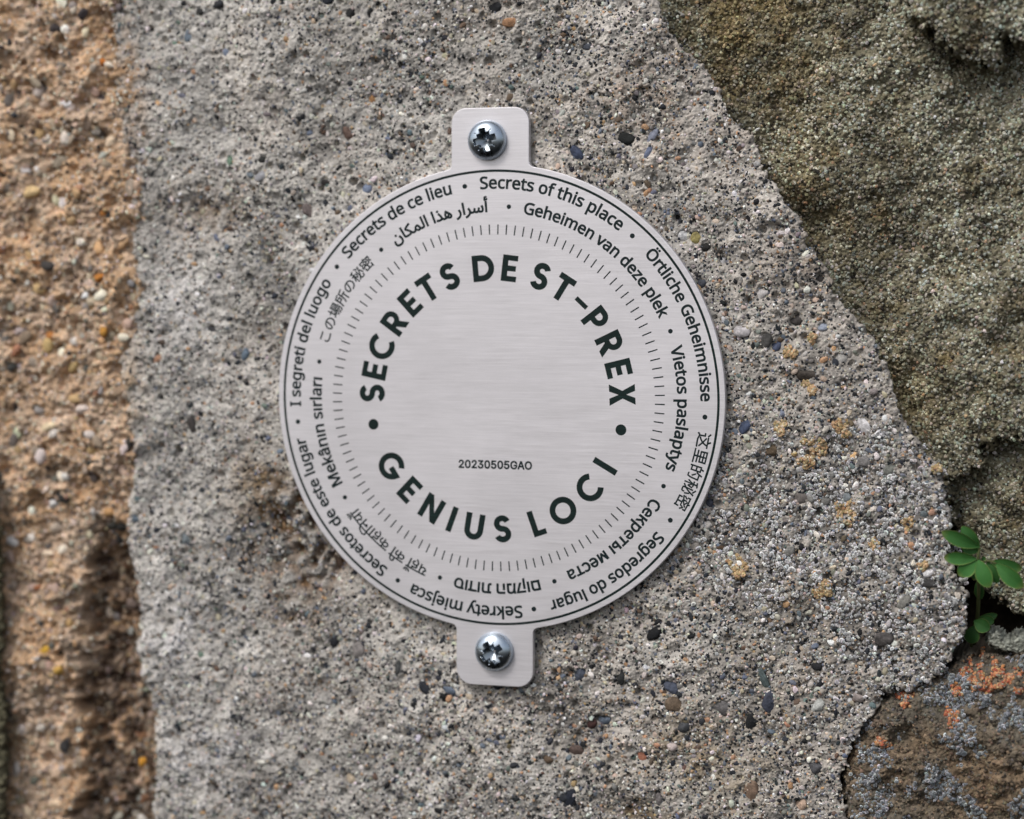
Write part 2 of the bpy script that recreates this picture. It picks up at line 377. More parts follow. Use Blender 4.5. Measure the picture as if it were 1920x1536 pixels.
     167, 2374, 155, 2385, 138, 2391, 115, 2393, 87, 2391, 60, 2384, 38, 2374, 20, 2359, 7, 2342, -1, 2321, -3, 2298, 0, 2280, 10, 2267, 22, 2266, 22, 2267, 8, 2267, -6, 2267, -78,
     2239, -78, 2239, 174, 2262, 174, 2266, 150, 2267, 150, 2280, 164, 2298, 174], [2317, 153, 2301, 152, 2288, 147, 2279, 138, 2273, 127, 2269, 112, 2267, 93, 2267, 87, 2269, 68,
     2272, 51, 2278, 38, 2287, 28, 2300, 22, 2317, 20, 2332, 23, 2343, 29, 2352, 40, 2359, 53, 2362, 69, 2364, 88, 2361, 115, 2352, 136, 2337, 149], [2467, 0, 2439, 0, 2439, 247,
     2467, 247], [2589, 177, 2616, 174, 2636, 163, 2647, 145, 2651, 119, 2651, 0, 2630, 0, 2625, 25, 2623, 25, 2608, 9, 2590, 0, 2565, -3, 2550, -2, 2537, 2, 2526, 9, 2517, 19,
     2512, 32, 2510, 48, 2515, 71, 2530, 89, 2556, 99, 2593, 104, 2623, 105, 2623, 115, 2621, 134, 2614, 146, 2602, 152, 2587, 154, 2561, 150, 2538, 141, 2529, 162, 2556, 173],
     [2597, 84, 2570, 81, 2552, 74, 2543, 63, 2539, 48, 2542, 35, 2548, 27, 2559, 22, 2571, 20, 2592, 23, 2608, 32, 2619, 47, 2623, 70, 2623, 85], [2775, -3, 2753, -1, 2734, 6,
     2718, 18, 2705, 35, 2698, 58, 2695, 86, 2698, 115, 2706, 138, 2719, 156, 2735, 168, 2755, 175, 2777, 177, 2802, 175, 2823, 168, 2814, 144, 2796, 150, 2776, 152, 2760, 151,
     2747, 145, 2737, 136, 2730, 123, 2726, 106, 2725, 86, 2726, 67, 2730, 51, 2737, 38, 2747, 29, 2759, 23, 2774, 21, 2800, 24, 2820, 32, 2820, 6, 2800, -1], [2928, 177, 2949,
     175, 2967, 168, 2981, 156, 2991, 140, 2998, 121, 3000, 99, 3000, 82, 2881, 82, 2885, 56, 2896, 37, 2913, 25, 2936, 21, 2966, 24, 2992, 33, 2992, 8, 2966, 0, 2935, -3, 2912,
     -1, 2891, 7, 2874, 19, 2862, 37, 2854, 59, 2851, 86, 2854, 112, 2861, 135, 2872, 153, 2888, 166, 2907, 175], [2928, 154, 2910, 151, 2896, 141, 2886, 125, 2881, 104, 2970, 104,
     2969, 118, 2966, 130, 2960, 140, 2952, 148, 2941, 152]]),
    'de': (3000,
     [[199, 108, 197, 84, 192, 63, 185, 44, 174, 27, 160, 14, 143, 5, 122, -1, 100, -3, 76, -1, 55, 5, 38, 15, 24, 28, 14, 44, 6, 63, 2, 84, 0, 108, 3, 139, 11, 166, 25, 188, 44,
     205, 69, 215, 100, 219, 130, 215, 154, 205, 173, 188, 187, 166, 196, 139], [29, 108, 31, 83, 36, 61, 46, 44, 60, 31, 77, 23, 100, 21, 122, 23, 140, 31, 153, 44, 163, 61, 168,
     83, 170, 108, 166, 144, 153, 172, 140, 185, 122, 192, 100, 195, 78, 192, 60, 184, 46, 172, 36, 155, 31, 133], [57, 259, 58, 266, 62, 270, 71, 274, 81, 270, 85, 266, 86, 259,
     85, 253, 81, 248, 71, 244, 62, 248, 58, 253], [114, 259, 115, 266, 118, 270, 128, 274, 138, 270, 141, 266, 142, 259, 141, 253, 138, 248, 128, 244, 118, 248, 115, 253], [318,
     165, 328, 164, 337, 163, 334, 138, 325, 140, 316, 141, 299, 137, 284, 126, 273, 109, 269, 86, 269, 0, 243, 0, 243, 162, 265, 162, 268, 132, 269, 132, 281, 149, 298, 160, 308,
     164], [421, 19, 434, 20, 444, 22, 444, 2, 432, -2, 417, -3, 405, -2, 393, 1, 384, 7, 376, 17, 371, 30, 369, 47, 369, 141, 347, 141, 347, 154, 370, 164, 380, 199, 396, 199,
     396, 162, 443, 162, 443, 141, 396, 141, 396, 48, 398, 35, 403, 26, 411, 20], [503, 0, 476, 0, 476, 229, 503, 229], [581, 162, 581, 0, 554, 0, 554, 162], [568, 222, 578, 218,
     582, 213, 583, 205, 582, 198, 578, 193, 568, 189, 562, 190, 557, 193, 553, 198, 552, 205, 553, 213, 557, 218, 562, 221], [697, -3, 677, -1, 659, 6, 644, 17, 632, 33, 625, 54,
     623, 80, 625, 107, 633, 128, 645, 145, 660, 156, 678, 163, 699, 165, 722, 162, 741, 156, 733, 134, 716, 139, 698, 141, 683, 140, 671, 135, 662, 126, 655, 114, 652, 99, 650,
     80, 652, 62, 655, 47, 662, 35, 671, 27, 682, 22, 696, 20, 720, 23, 738, 29, 738, 6, 720, -1], [803, 162, 803, 150, 802, 139, 804, 139, 817, 153, 834, 162, 854, 164, 872, 163,
     887, 158, 898, 150, 906, 139, 911, 124, 913, 105, 913, 0, 887, 0, 887, 103, 885, 121, 878, 133, 867, 140, 851, 142, 834, 141, 822, 136, 813, 127, 808, 116, 804, 101, 803, 84,
     803, 0, 777, 0, 777, 229, 803, 229], [1026, 165, 1045, 162, 1061, 156, 1074, 145, 1084, 130, 1090, 112, 1092, 92, 1092, 76, 982, 76, 985, 52, 996, 34, 1012, 23, 1033, 20,
     1060, 22, 1085, 31, 1085, 8, 1061, 0, 1032, -3, 1010, -1, 991, 6, 976, 18, 964, 34, 957, 55, 954, 80, 956, 104, 963, 125, 974, 142, 988, 154, 1005, 162], [1025, 143, 1008,
     140, 995, 131, 986, 116, 982, 97, 1064, 97, 1063, 110, 1060, 121, 1055, 130, 1047, 137, 1038, 142], [1309, 114, 1383, 114, 1383, 8, 1348, 0, 1308, -3, 1277, 0, 1251, 10, 1231,
     27, 1216, 49, 1207, 76, 1204, 108, 1208, 139, 1218, 166, 1234, 188, 1256, 205, 1283, 215, 1316, 218, 1350, 215, 1380, 206, 1370, 182, 1344, 191, 1314, 195, 1291, 192, 1270,
     184, 1254, 171, 1242, 154, 1235, 133, 1233, 108, 1235, 84, 1241, 62, 1252, 45, 1267, 32, 1288, 23, 1314, 21, 1338, 22, 1356, 26, 1356, 90, 1309, 90], [1494, 165, 1513, 162,
     1529, 156, 1543, 145, 1552, 130, 1558, 112, 1560, 92, 1560, 76, 1450, 76, 1453, 52, 1464, 34, 1480, 23, 1501, 20, 1529, 22, 1553, 31, 1553, 8, 1529, 0, 1500, -3, 1478, -1,
     1459, 6, 1444, 18, 1432, 34, 1425, 55, 1422, 80, 1424, 104, 1431, 125, 1442, 142, 1456, 154, 1474, 162], [1493, 143, 1476, 140, 1463, 131, 1455, 116, 1450, 97, 1533, 97, 1532,
     110, 1528, 121, 1523, 130, 1516, 137, 1506, 142], [1628, 162, 1627, 150, 1626, 139, 1628, 139, 1641, 153, 1659, 162, 1679, 164, 1697, 163, 1711, 158, 1723, 150, 1731, 139,
     1736, 124, 1738, 105, 1738, 0, 1711, 0, 1711, 103, 1709, 121, 1703, 133, 1691, 140, 1675, 142, 1659, 141, 1647, 136, 1638, 127, 1632, 116, 1629, 101, 1628, 84, 1628, 0, 1601,
     0, 1601, 229, 1628, 229], [1850, 165, 1870, 162, 1886, 156, 1899, 145, 1909, 130, 1915, 112, 1917, 92, 1917, 76, 1806, 76, 1810, 52, 1820, 34, 1836, 23, 1858, 20, 1885, 22,
     1910, 31, 1910, 8, 1885, 0, 1857, -3, 1835, -1, 1816, 6, 1800, 18, 1789, 34, 1781, 55, 1779, 80, 1781, 104, 1788, 125, 1798, 142, 1813, 154, 1830, 162], [1850, 143, 1833, 140,
     1820, 131, 1811, 116, 1807, 97, 1889, 97, 1888, 110, 1885, 121, 1880, 130, 1872, 137, 1862, 142], [1984, 162, 1984, 0, 1958, 0, 1958, 162], [1971, 222, 1982, 218, 1986, 213,
     1987, 205, 1986, 198, 1982, 193, 1971, 189, 1965, 190, 1960, 193, 1957, 198, 1956, 205, 1957, 213, 1960, 218, 1965, 221], [2213, 165, 2237, 161, 2254, 151, 2264, 132, 2268,
     105, 2268, 0, 2241, 0, 2241, 104, 2239, 121, 2233, 133, 2223, 140, 2209, 142, 2188, 139, 2175, 129, 2167, 112, 2165, 89, 2165, 0, 2139, 0, 2139, 104, 2135, 125, 2130, 133,
     2124, 138, 2116, 141, 2105, 142, 2091, 141, 2080, 136, 2072, 127, 2066, 116, 2063, 101, 2062, 84, 2062, 0, 2036, 0, 2036, 162, 2057, 162, 2061, 140, 2063, 140, 2075, 154,
     2091, 162, 2110, 165, 2127, 163, 2141, 158, 2152, 150, 2160, 138, 2161, 138, 2171, 150, 2183, 158, 2198, 163], [2396, 165, 2421, 161, 2439, 151, 2450, 132, 2454, 105, 2454, 0,
     2428, 0, 2428, 103, 2426, 121, 2419, 133, 2408, 140, 2392, 142, 2369, 139, 2355, 127, 2347, 109, 2344, 84, 2344, 0, 2318, 0, 2318, 162, 2339, 162, 2343, 140, 2345, 140, 2358,
     154, 2376, 162], [2531, 162, 2531, 0, 2504, 0, 2504, 162], [2518, 222, 2528, 218, 2532, 213, 2533, 205, 2532, 198, 2528, 193, 2518, 189, 2512, 190, 2507, 193, 2503, 198, 2502,
     205, 2503, 213, 2507, 218, 2512, 221], [2687, 45, 2685, 30, 2679, 18, 2670, 9, 2657, 2, 2641, -2, 2623, -3, 2594, 0, 2572, 7, 2572, 31, 2595, 22, 2623, 18, 2641, 20, 2653, 25,
     2659, 32, 2662, 42, 2658, 53, 2646, 63, 2622, 74, 2595, 86, 2585, 92, 2578, 100, 2573, 110, 2572, 122, 2576, 140, 2588, 154, 2608, 162, 2632, 165, 2660, 162, 2684, 154, 2675,
     133, 2653, 140, 2631, 143, 2616, 142, 2606, 138, 2599, 131, 2597, 123, 2601, 112, 2614, 103, 2639, 93, 2665, 81, 2674, 74, 2681, 66, 2686, 57], [2832, 45, 2830, 30, 2824, 18,
     2814, 9, 2802, 2, 2786, -2, 2767, -3, 2738, 0, 2716, 7, 2716, 31, 2740, 22, 2768, 18, 2785, 20, 2797, 25, 2804, 32, 2806, 42, 2803, 53, 2791, 63, 2766, 74, 2739, 86, 2730, 92,
     2722, 100, 2718, 110, 2716, 122, 2720, 140, 2733, 154, 2752, 162, 2777, 165, 2804, 162, 2828, 154, 2819, 133, 2798, 140, 2775, 143, 2761, 142, 2750, 138, 2744, 131, 2742, 123,
     2745, 112, 2759, 103, 2783, 93, 2809, 81, 2819, 74, 2826, 66, 2830, 57], [2933, 165, 2953, 162, 2969, 156, 2982, 145, 2992, 130, 2998, 112, 3000, 92, 3000, 76, 2889, 76, 2893,
     52, 2903, 34, 2919, 23, 2941, 20, 2968, 22, 2993, 31, 2993, 8, 2968, 0, 2940, -3, 2918, -1, 2899, 6, 2883, 18, 2872, 34, 2864, 55, 2862, 80, 2864, 104, 2871, 125, 2881, 142,
     2896, 154, 2913, 162], [2933, 143, 2916, 140, 2903, 131, 2894, 116, 2890, 97, 2972, 97, 2971, 110, 2968, 121, 2963, 130, 2955, 137, 2945, 142]]),
    'zh': (2400,
     [[12, 369, 81, 292, 112, 313, 40, 388], [105, 226, 6, 226, 6, 192, 70, 192, 70, 50, 36, 31, 0, 0, 26, -35, 60, 2, 90, 18, 136, -6, 194, -25, 269, -29, 441, -24, 452, 17, 270,
     8, 199, 12, 143, 28, 105, 50], [141, 250, 263, 160, 201, 111, 124, 76, 146, 43, 226, 84, 291, 138, 397, 45, 425, 72, 314, 165, 353, 226, 382, 299, 444, 299, 444, 334, 285,
     334, 309, 343, 273, 413, 238, 402, 271, 334, 126, 334, 126, 299, 343, 299, 318, 238, 286, 186, 167, 272], [582, 265, 699, 265, 699, 203, 582, 203], [734, 265, 852, 265, 852,
     203, 734, 203], [582, 357, 699, 357, 699, 296, 582, 296], [734, 357, 852, 357, 852, 296, 734, 296], [530, 114, 530, 80, 696, 80, 696, 9, 497, 9, 497, -25, 933, -25, 933, 9,
     736, 9, 736, 80, 907, 80, 907, 114, 736, 114, 736, 170, 890, 170, 890, 390, 545, 390, 545, 170, 696, 170, 696, 114], [1228, 206, 1302, 92, 1333, 112, 1256, 222], [1075, 411,
     1055, 331, 1001, 331, 1001, -26, 1034, -26, 1034, 12, 1170, 12, 1170, 331, 1089, 331, 1115, 404], [1034, 299, 1137, 299, 1137, 196, 1034, 196], [1034, 45, 1034, 163, 1137,
     163, 1137, 45], [1250, 412, 1219, 314, 1174, 234, 1205, 213, 1251, 299, 1376, 299, 1365, 89, 1347, 12, 1326, 3, 1253, 6, 1265, -29, 1338, -30, 1360, -24, 1377, -9, 1399, 77,
     1411, 314, 1412, 333, 1264, 333, 1285, 404], [1656, 254, 1643, 174, 1620, 102, 1649, 92, 1671, 165, 1684, 247], [1699, 386, 1793, 312, 1816, 340, 1721, 410], [1851, 380, 1806,
     246, 1745, 130, 1745, 303, 1710, 303, 1710, 82, 1666, 35, 1617, -5, 1647, -31, 1710, 27, 1710, 21, 1714, -13, 1730, -30, 1762, -35, 1827, -35, 1856, -27, 1871, 2, 1878, 56,
     1846, 71, 1841, 12, 1825, -2, 1766, -2, 1749, 2, 1745, 21, 1745, 69, 1795, 145, 1837, 231, 1865, 156, 1883, 85, 1916, 95, 1898, 165, 1869, 240, 1837, 231, 1886, 372], [1609,
     406, 1549, 384, 1478, 367, 1490, 339, 1541, 349, 1541, 270, 1473, 270, 1473, 236, 1537, 236, 1504, 151, 1462, 81, 1482, 46, 1513, 99, 1541, 164, 1541, -40, 1575, -40, 1575,
     180, 1608, 114, 1631, 144, 1575, 225, 1575, 236, 1632, 236, 1632, 270, 1575, 270, 1575, 357, 1632, 377], [2023, 270, 1996, 223, 1957, 183, 1987, 165, 2024, 208, 2053, 256],
     [2106, 306, 2190, 253, 2209, 277, 2124, 328], [2290, 249, 2337, 203, 2372, 158, 2400, 178, 2364, 223, 2317, 267], [2270, 311, 2202, 248, 2115, 197, 2115, 278, 2081, 278, 2081,
     183, 2081, 182, 1953, 140, 1975, 109, 2091, 150, 2111, 140, 2147, 138, 2251, 138, 2284, 143, 2301, 165, 2309, 210, 2278, 222, 2271, 177, 2248, 168, 2149, 168, 2130, 169, 2225,
     225, 2301, 296], [2013, 96, 2013, -17, 2310, -17, 2310, -38, 2347, -38, 2347, 100, 2310, 100, 2310, 18, 2196, 18, 2196, 122, 2158, 122, 2158, 18, 2049, 18, 2049, 96], [2150,
     409, 2162, 368, 1972, 368, 1972, 272, 2008, 272, 2008, 335, 2348, 335, 2348, 272, 2385, 272, 2385, 368, 2200, 368, 2184, 415]]),
    'pt': (3000,
     [[158, 67, 156, 46, 147, 29, 134, 15, 116, 5, 94, -1, 69, -4, 42, -2, 19, 2, 0, 8, 0, 39, 31, 28, 70, 24, 87, 25, 101, 29, 113, 35, 120, 43, 125, 53, 127, 64, 125, 76, 122,
     85, 114, 93, 103, 101, 68, 116, 40, 129, 19, 144, 7, 164, 3, 190, 6, 209, 13, 225, 26, 237, 42, 247, 61, 252, 83, 254, 121, 250, 152, 240, 143, 213, 114, 223, 83, 227, 68,
     225, 56, 222, 47, 216, 40, 209, 36, 200, 35, 190, 36, 178, 40, 169, 47, 161, 58, 154, 90, 139, 127, 122, 141, 112, 150, 100, 156, 85], [277, 192, 300, 189, 319, 181, 334, 169,
     346, 152, 353, 131, 355, 107, 355, 88, 226, 88, 231, 60, 242, 40, 261, 27, 286, 23, 318, 26, 347, 36, 347, 9, 318, -1, 285, -4, 260, -1, 238, 7, 219, 21, 206, 40, 197, 64,
     194, 93, 197, 121, 205, 146, 217, 165, 234, 180, 254, 189], [277, 166, 257, 163, 242, 152, 232, 135, 227, 113, 323, 113, 321, 128, 318, 141, 312, 151, 303, 160, 291, 165],
     [470, 192, 487, 190, 503, 185, 517, 176, 529, 163, 530, 163, 534, 188, 559, 188, 559, -3, 557, -28, 550, -48, 538, -64, 522, -75, 501, -82, 475, -84, 437, -81, 407, -72, 407,
     -44, 438, -55, 477, -59, 498, -55, 515, -44, 525, -28, 529, -6, 529, 2, 529, 14, 530, 25, 528, 25, 517, 12, 504, 4, 488, -2, 470, -4, 447, -1, 428, 8, 413, 22, 397, 53, 392,
     94, 397, 134, 413, 165, 428, 180, 447, 189], [474, 166, 459, 164, 447, 157, 437, 147, 430, 133, 426, 115, 424, 93, 427, 63, 437, 40, 453, 26, 474, 22, 499, 25, 508, 30, 516,
     37, 526, 57, 529, 86, 529, 94, 527, 117, 523, 135, 516, 149, 505, 158, 491, 164], [707, 192, 718, 191, 729, 190, 725, 161, 715, 163, 704, 164, 684, 159, 666, 146, 654, 126,
     650, 100, 650, 0, 619, 0, 619, 188, 644, 188, 648, 154, 649, 154, 663, 173, 683, 187, 694, 190], [836, 192, 859, 189, 878, 181, 893, 169, 905, 152, 912, 131, 914, 107, 914,
     88, 785, 88, 790, 60, 802, 40, 820, 27, 845, 23, 877, 26, 906, 36, 906, 9, 877, -1, 844, -4, 819, -1, 797, 7, 778, 21, 765, 40, 756, 64, 753, 93, 756, 121, 764, 146, 776, 165,
     793, 180, 813, 189], [836, 166, 816, 163, 801, 152, 791, 135, 786, 113, 882, 113, 881, 128, 877, 141, 871, 151, 862, 160, 850, 165], [1029, -4, 1007, -1, 988, 7, 972, 21, 961,
     40, 954, 64, 951, 94, 954, 123, 961, 148, 973, 167, 988, 181, 1007, 189, 1029, 192, 1055, 188, 1074, 178, 1087, 164, 1089, 164, 1088, 178, 1087, 192, 1087, 267, 1118, 267,
     1118, 0, 1093, 0, 1089, 25, 1087, 25, 1074, 11, 1054, 0], [1033, 22, 1059, 26, 1075, 38, 1085, 59, 1088, 88, 1088, 93, 1085, 124, 1076, 147, 1059, 161, 1033, 166, 1011, 161,
     996, 146, 986, 123, 983, 93, 986, 63, 996, 41, 1011, 27], [1341, 94, 1340, 72, 1335, 53, 1328, 36, 1318, 22, 1305, 11, 1290, 3, 1273, -2, 1254, -4, 1236, -2, 1219, 3, 1204,
     11, 1192, 22, 1182, 36, 1174, 53, 1169, 72, 1167, 94, 1170, 123, 1178, 147, 1191, 166, 1208, 180, 1230, 189, 1255, 192, 1279, 189, 1300, 180, 1317, 166, 1330, 147, 1339, 123],
     [1199, 94, 1201, 74, 1205, 56, 1212, 42, 1223, 31, 1237, 24, 1254, 22, 1272, 24, 1286, 31, 1296, 42, 1304, 56, 1308, 74, 1309, 94, 1308, 115, 1304, 133, 1296, 147, 1285, 157,
     1272, 164, 1254, 166, 1229, 161, 1212, 147, 1202, 124], [1513, 52, 1511, 35, 1504, 21, 1493, 11, 1478, 3, 1459, -2, 1438, -4, 1404, 0, 1379, 8, 1379, 37, 1406, 26, 1438, 21,
     1459, 23, 1472, 29, 1480, 38, 1483, 49, 1479, 62, 1465, 73, 1437, 86, 1405, 100, 1394, 107, 1385, 117, 1380, 128, 1378, 142, 1383, 163, 1398, 179, 1420, 188, 1449, 192, 1481,
     188, 1509, 179, 1498, 155, 1473, 163, 1447, 166, 1430, 165, 1418, 160, 1410, 153, 1408, 144, 1412, 130, 1428, 120, 1456, 108, 1487, 94, 1498, 86, 1506, 77, 1511, 66], [1716,
     -4, 1695, -1, 1676, 7, 1660, 21, 1649, 40, 1642, 64, 1639, 94, 1642, 123, 1649, 148, 1660, 167, 1676, 181, 1695, 189, 1717, 192, 1742, 188, 1761, 178, 1775, 164, 1777, 164,
     1776, 178, 1775, 192, 1775, 267, 1806, 267, 1806, 0, 1781, 0, 1777, 25, 1775, 25, 1761, 11, 1742, 0], [1721, 22, 1747, 26, 1763, 38, 1772, 59, 1775, 88, 1775, 93, 1773, 124,
     1764, 147, 1747, 161, 1721, 166, 1699, 161, 1684, 146, 1674, 123, 1671, 93, 1674, 63, 1684, 41, 1699, 27], [2029, 94, 2028, 72, 2023, 53, 2016, 36, 2006, 22, 1993, 11, 1978,
     3, 1961, -2, 1942, -4, 1924, -2, 1907, 3, 1892, 11, 1880, 22, 1869, 36, 1862, 53, 1857, 72, 1855, 94, 1858, 123, 1866, 147, 1879, 166, 1896, 180, 1917, 189, 1943, 192, 1967,
     189, 1988, 180, 2005, 166, 2018, 147, 2027, 123], [1887, 94, 1889, 74, 1893, 56, 1900, 42, 1911, 31, 1925, 24, 1942, 22, 1960, 24, 1974, 31, 1984, 42, 1992, 56, 1996, 74,
     1997, 94, 1996, 115, 1991, 133, 1984, 147, 1973, 157, 1959, 164, 1942, 166, 1917, 161, 1900, 147, 1890, 124], [2200, 0, 2169, 0, 2169, 267, 2200, 267], [2417, 188, 2417, 0,
     2392, 0, 2388, 25, 2386, 25, 2371, 9, 2350, -1, 2326, -4, 2306, -2, 2289, 4, 2275, 13, 2266, 26, 2260, 43, 2258, 65, 2258, 188, 2289, 188, 2289, 67, 2292, 47, 2299, 33, 2312,
     25, 2331, 22, 2350, 24, 2364, 30, 2375, 40, 2381, 53, 2385, 70, 2387, 90, 2387, 188], [2544, 192, 2562, 190, 2577, 185, 2591, 176, 2603, 163, 2605, 163, 2609, 188, 2633, 188,
     2633, -3, 2631, -28, 2624, -48, 2613, -64, 2597, -75, 2575, -82, 2549, -84, 2512, -81, 2481, -72, 2481, -44, 2513, -55, 2551, -59, 2573, -55, 2589, -44, 2599, -28, 2603, -6,
     2603, 2, 2603, 14, 2604, 25, 2602, 25, 2591, 12, 2578, 4, 2562, -2, 2544, -4, 2522, -1, 2503, 8, 2487, 22, 2472, 53, 2467, 94, 2472, 134, 2487, 165, 2503, 180, 2521, 189],
     [2548, 166, 2533, 164, 2521, 157, 2511, 147, 2504, 133, 2500, 115, 2499, 93, 2502, 63, 2511, 40, 2527, 26, 2549, 22, 2573, 25, 2583, 30, 2590, 37, 2600, 57, 2603, 86, 2603,
     94, 2602, 117, 2597, 135, 2590, 149, 2579, 158, 2565, 164], [2764, 191, 2794, 188, 2815, 176, 2828, 157, 2832, 128, 2832, 0, 2809, 0, 2803, 27, 2802, 27, 2785, 10, 2766, 0,
     2739, -4, 2723, -2, 2708, 2, 2696, 10, 2687, 21, 2681, 35, 2679, 52, 2685, 77, 2702, 96, 2730, 108, 2770, 112, 2802, 113, 2802, 125, 2799, 145, 2791, 157, 2779, 164, 2763,
     166, 2735, 162, 2710, 152, 2700, 175, 2729, 187], [2773, 91, 2744, 87, 2725, 80, 2715, 68, 2711, 52, 2714, 38, 2721, 29, 2732, 23, 2746, 21, 2768, 25, 2785, 35, 2797, 51,
     2801, 75, 2801, 92], [2978, 192, 2989, 191, 3000, 190, 2996, 161, 2986, 163, 2976, 164, 2955, 159, 2937, 146, 2925, 126, 2921, 100, 2921, 0, 2890, 0, 2890, 188, 2915, 188,
     2919, 154, 2920, 154, 2935, 173, 2954, 187, 2965, 190]]),
    'pl': (3000,
     [[189, 80, 186, 55, 176, 35, 160, 18, 139, 6, 113, -2, 82, -4, 50, -3, 22, 2, 0, 10, 0, 46, 38, 34, 84, 28, 104, 30, 121, 34, 134, 41, 144, 51, 149, 63, 151, 77, 150, 90, 145,
     101, 136, 111, 123, 120, 81, 138, 47, 154, 23, 172, 9, 196, 4, 227, 7, 249, 16, 268, 30, 283, 50, 294, 73, 301, 99, 303, 145, 299, 182, 287, 170, 254, 136, 266, 98, 270, 81,
     269, 67, 265, 56, 258, 48, 250, 43, 239, 42, 227, 43, 213, 48, 202, 56, 192, 69, 184, 107, 166, 152, 146, 168, 133, 180, 119, 187, 102], [331, 229, 358, 226, 381, 216, 399,
     201, 413, 181, 421, 156, 424, 127, 424, 105, 270, 105, 275, 72, 289, 47, 312, 32, 342, 27, 380, 31, 414, 43, 414, 10, 380, -1, 340, -4, 310, -1, 284, 9, 262, 25, 245, 48, 235,
     76, 232, 111, 235, 145, 244, 174, 259, 197, 279, 215, 303, 225], [331, 199, 307, 194, 289, 182, 277, 161, 271, 135, 385, 135, 384, 153, 379, 168, 372, 181, 361, 190, 348,
     197], [517, 152, 517, 135, 516, 116, 517, 116, 525, 125, 535, 138, 544, 149, 616, 225, 659, 225, 568, 129, 665, 0, 621, 0, 543, 105, 517, 83, 517, 0, 481, 0, 481, 319, 517,
     319], [809, 229, 823, 228, 836, 226, 831, 192, 819, 194, 807, 195, 782, 190, 761, 175, 747, 151, 741, 120, 741, 0, 705, 0, 705, 225, 735, 225, 739, 184, 741, 184, 758, 206,
     781, 223, 794, 227], [964, 229, 991, 226, 1014, 216, 1032, 201, 1046, 181, 1054, 156, 1057, 127, 1057, 105, 903, 105, 908, 72, 923, 47, 945, 32, 975, 27, 1013, 31, 1047, 43,
     1047, 10, 1013, -1, 973, -4, 943, -1, 917, 9, 895, 25, 879, 48, 868, 76, 865, 111, 868, 145, 877, 174, 892, 197, 912, 215, 936, 225], [964, 199, 940, 194, 922, 182, 910, 161,
     904, 135, 1018, 135, 1017, 153, 1013, 168, 1005, 181, 995, 190, 981, 197], [1189, 26, 1206, 27, 1220, 31, 1220, 3, 1204, -2, 1183, -4, 1166, -3, 1150, 2, 1137, 10, 1126, 23,
     1119, 41, 1117, 65, 1117, 196, 1085, 196, 1085, 214, 1117, 228, 1132, 276, 1154, 276, 1154, 225, 1219, 225, 1219, 196, 1154, 196, 1154, 66, 1156, 48, 1164, 36, 1175, 28],
     [1230, 225, 1269, 225, 1318, 97, 1326, 75, 1332, 55, 1337, 36, 1339, 36, 1347, 63, 1358, 97, 1404, 225, 1443, 225, 1347, -31, 1328, -68, 1316, -82, 1302, -92, 1285, -98, 1265,
     -101, 1247, -100, 1234, -97, 1234, -68, 1245, -70, 1259, -70, 1281, -66, 1298, -52, 1309, -31, 1321, -1], [1834, 229, 1868, 224, 1891, 209, 1906, 184, 1910, 146, 1910, 0,
     1874, 0, 1874, 145, 1871, 168, 1863, 184, 1849, 194, 1828, 198, 1800, 193, 1781, 179, 1771, 156, 1767, 124, 1767, 0, 1731, 0, 1731, 145, 1726, 174, 1720, 185, 1711, 192, 1699,
     196, 1685, 198, 1665, 195, 1649, 188, 1638, 177, 1631, 161, 1626, 141, 1625, 117, 1625, 0, 1588, 0, 1588, 225, 1618, 225, 1623, 194, 1625, 194, 1643, 214, 1666, 225, 1692,
     229, 1715, 227, 1735, 220, 1750, 208, 1760, 191, 1762, 191, 1776, 208, 1793, 220, 1813, 227], [2017, 225, 2017, 0, 1980, 0, 1980, 225], [1999, 309, 2014, 303, 2018, 296, 2020,
     285, 2018, 275, 2014, 268, 1999, 262, 1990, 263, 1983, 268, 1979, 275, 1977, 285, 1979, 296, 1983, 303, 1990, 307], [2175, 229, 2202, 226, 2224, 216, 2243, 201, 2256, 181,
     2265, 156, 2267, 127, 2267, 105, 2114, 105, 2119, 72, 2133, 47, 2155, 32, 2185, 27, 2223, 31, 2257, 43, 2257, 10, 2223, -1, 2184, -4, 2154, -1, 2127, 9, 2105, 25, 2089, 48,
     2079, 76, 2075, 111, 2079, 145, 2088, 174, 2103, 197, 2123, 215, 2147, 225], [2174, 199, 2151, 194, 2133, 182, 2120, 161, 2114, 135, 2229, 135, 2227, 153, 2223, 168, 2216,
     181, 2205, 190, 2191, 197], [2298, -101, 2280, -99, 2266, -96, 2266, -66, 2279, -69, 2293, -70, 2306, -68, 2316, -63, 2322, -52, 2324, -35, 2324, 225, 2361, 225, 2361, -34,
     2360, -53, 2355, -70, 2346, -83, 2334, -93, 2318, -99], [2321, 285, 2323, 296, 2328, 303, 2335, 307, 2343, 309, 2358, 303, 2363, 296, 2365, 285, 2363, 275, 2358, 268, 2343,
     262, 2335, 263, 2328, 268, 2323, 275], [2579, 62, 2576, 42, 2568, 26, 2555, 13, 2537, 3, 2515, -2, 2489, -4, 2449, 0, 2419, 10, 2419, 44, 2451, 31, 2490, 26, 2514, 28, 2531,
     35, 2540, 45, 2543, 59, 2539, 74, 2522, 87, 2488, 102, 2451, 119, 2437, 128, 2427, 139, 2420, 153, 2418, 169, 2424, 195, 2442, 213, 2468, 225, 2503, 229, 2541, 225, 2574, 214,
     2562, 184, 2532, 194, 2500, 199, 2480, 197, 2465, 191, 2456, 183, 2453, 171, 2459, 156, 2477, 143, 2511, 129, 2548, 112, 2561, 103, 2571, 92, 2577, 79], [2723, -4, 2695, -1,
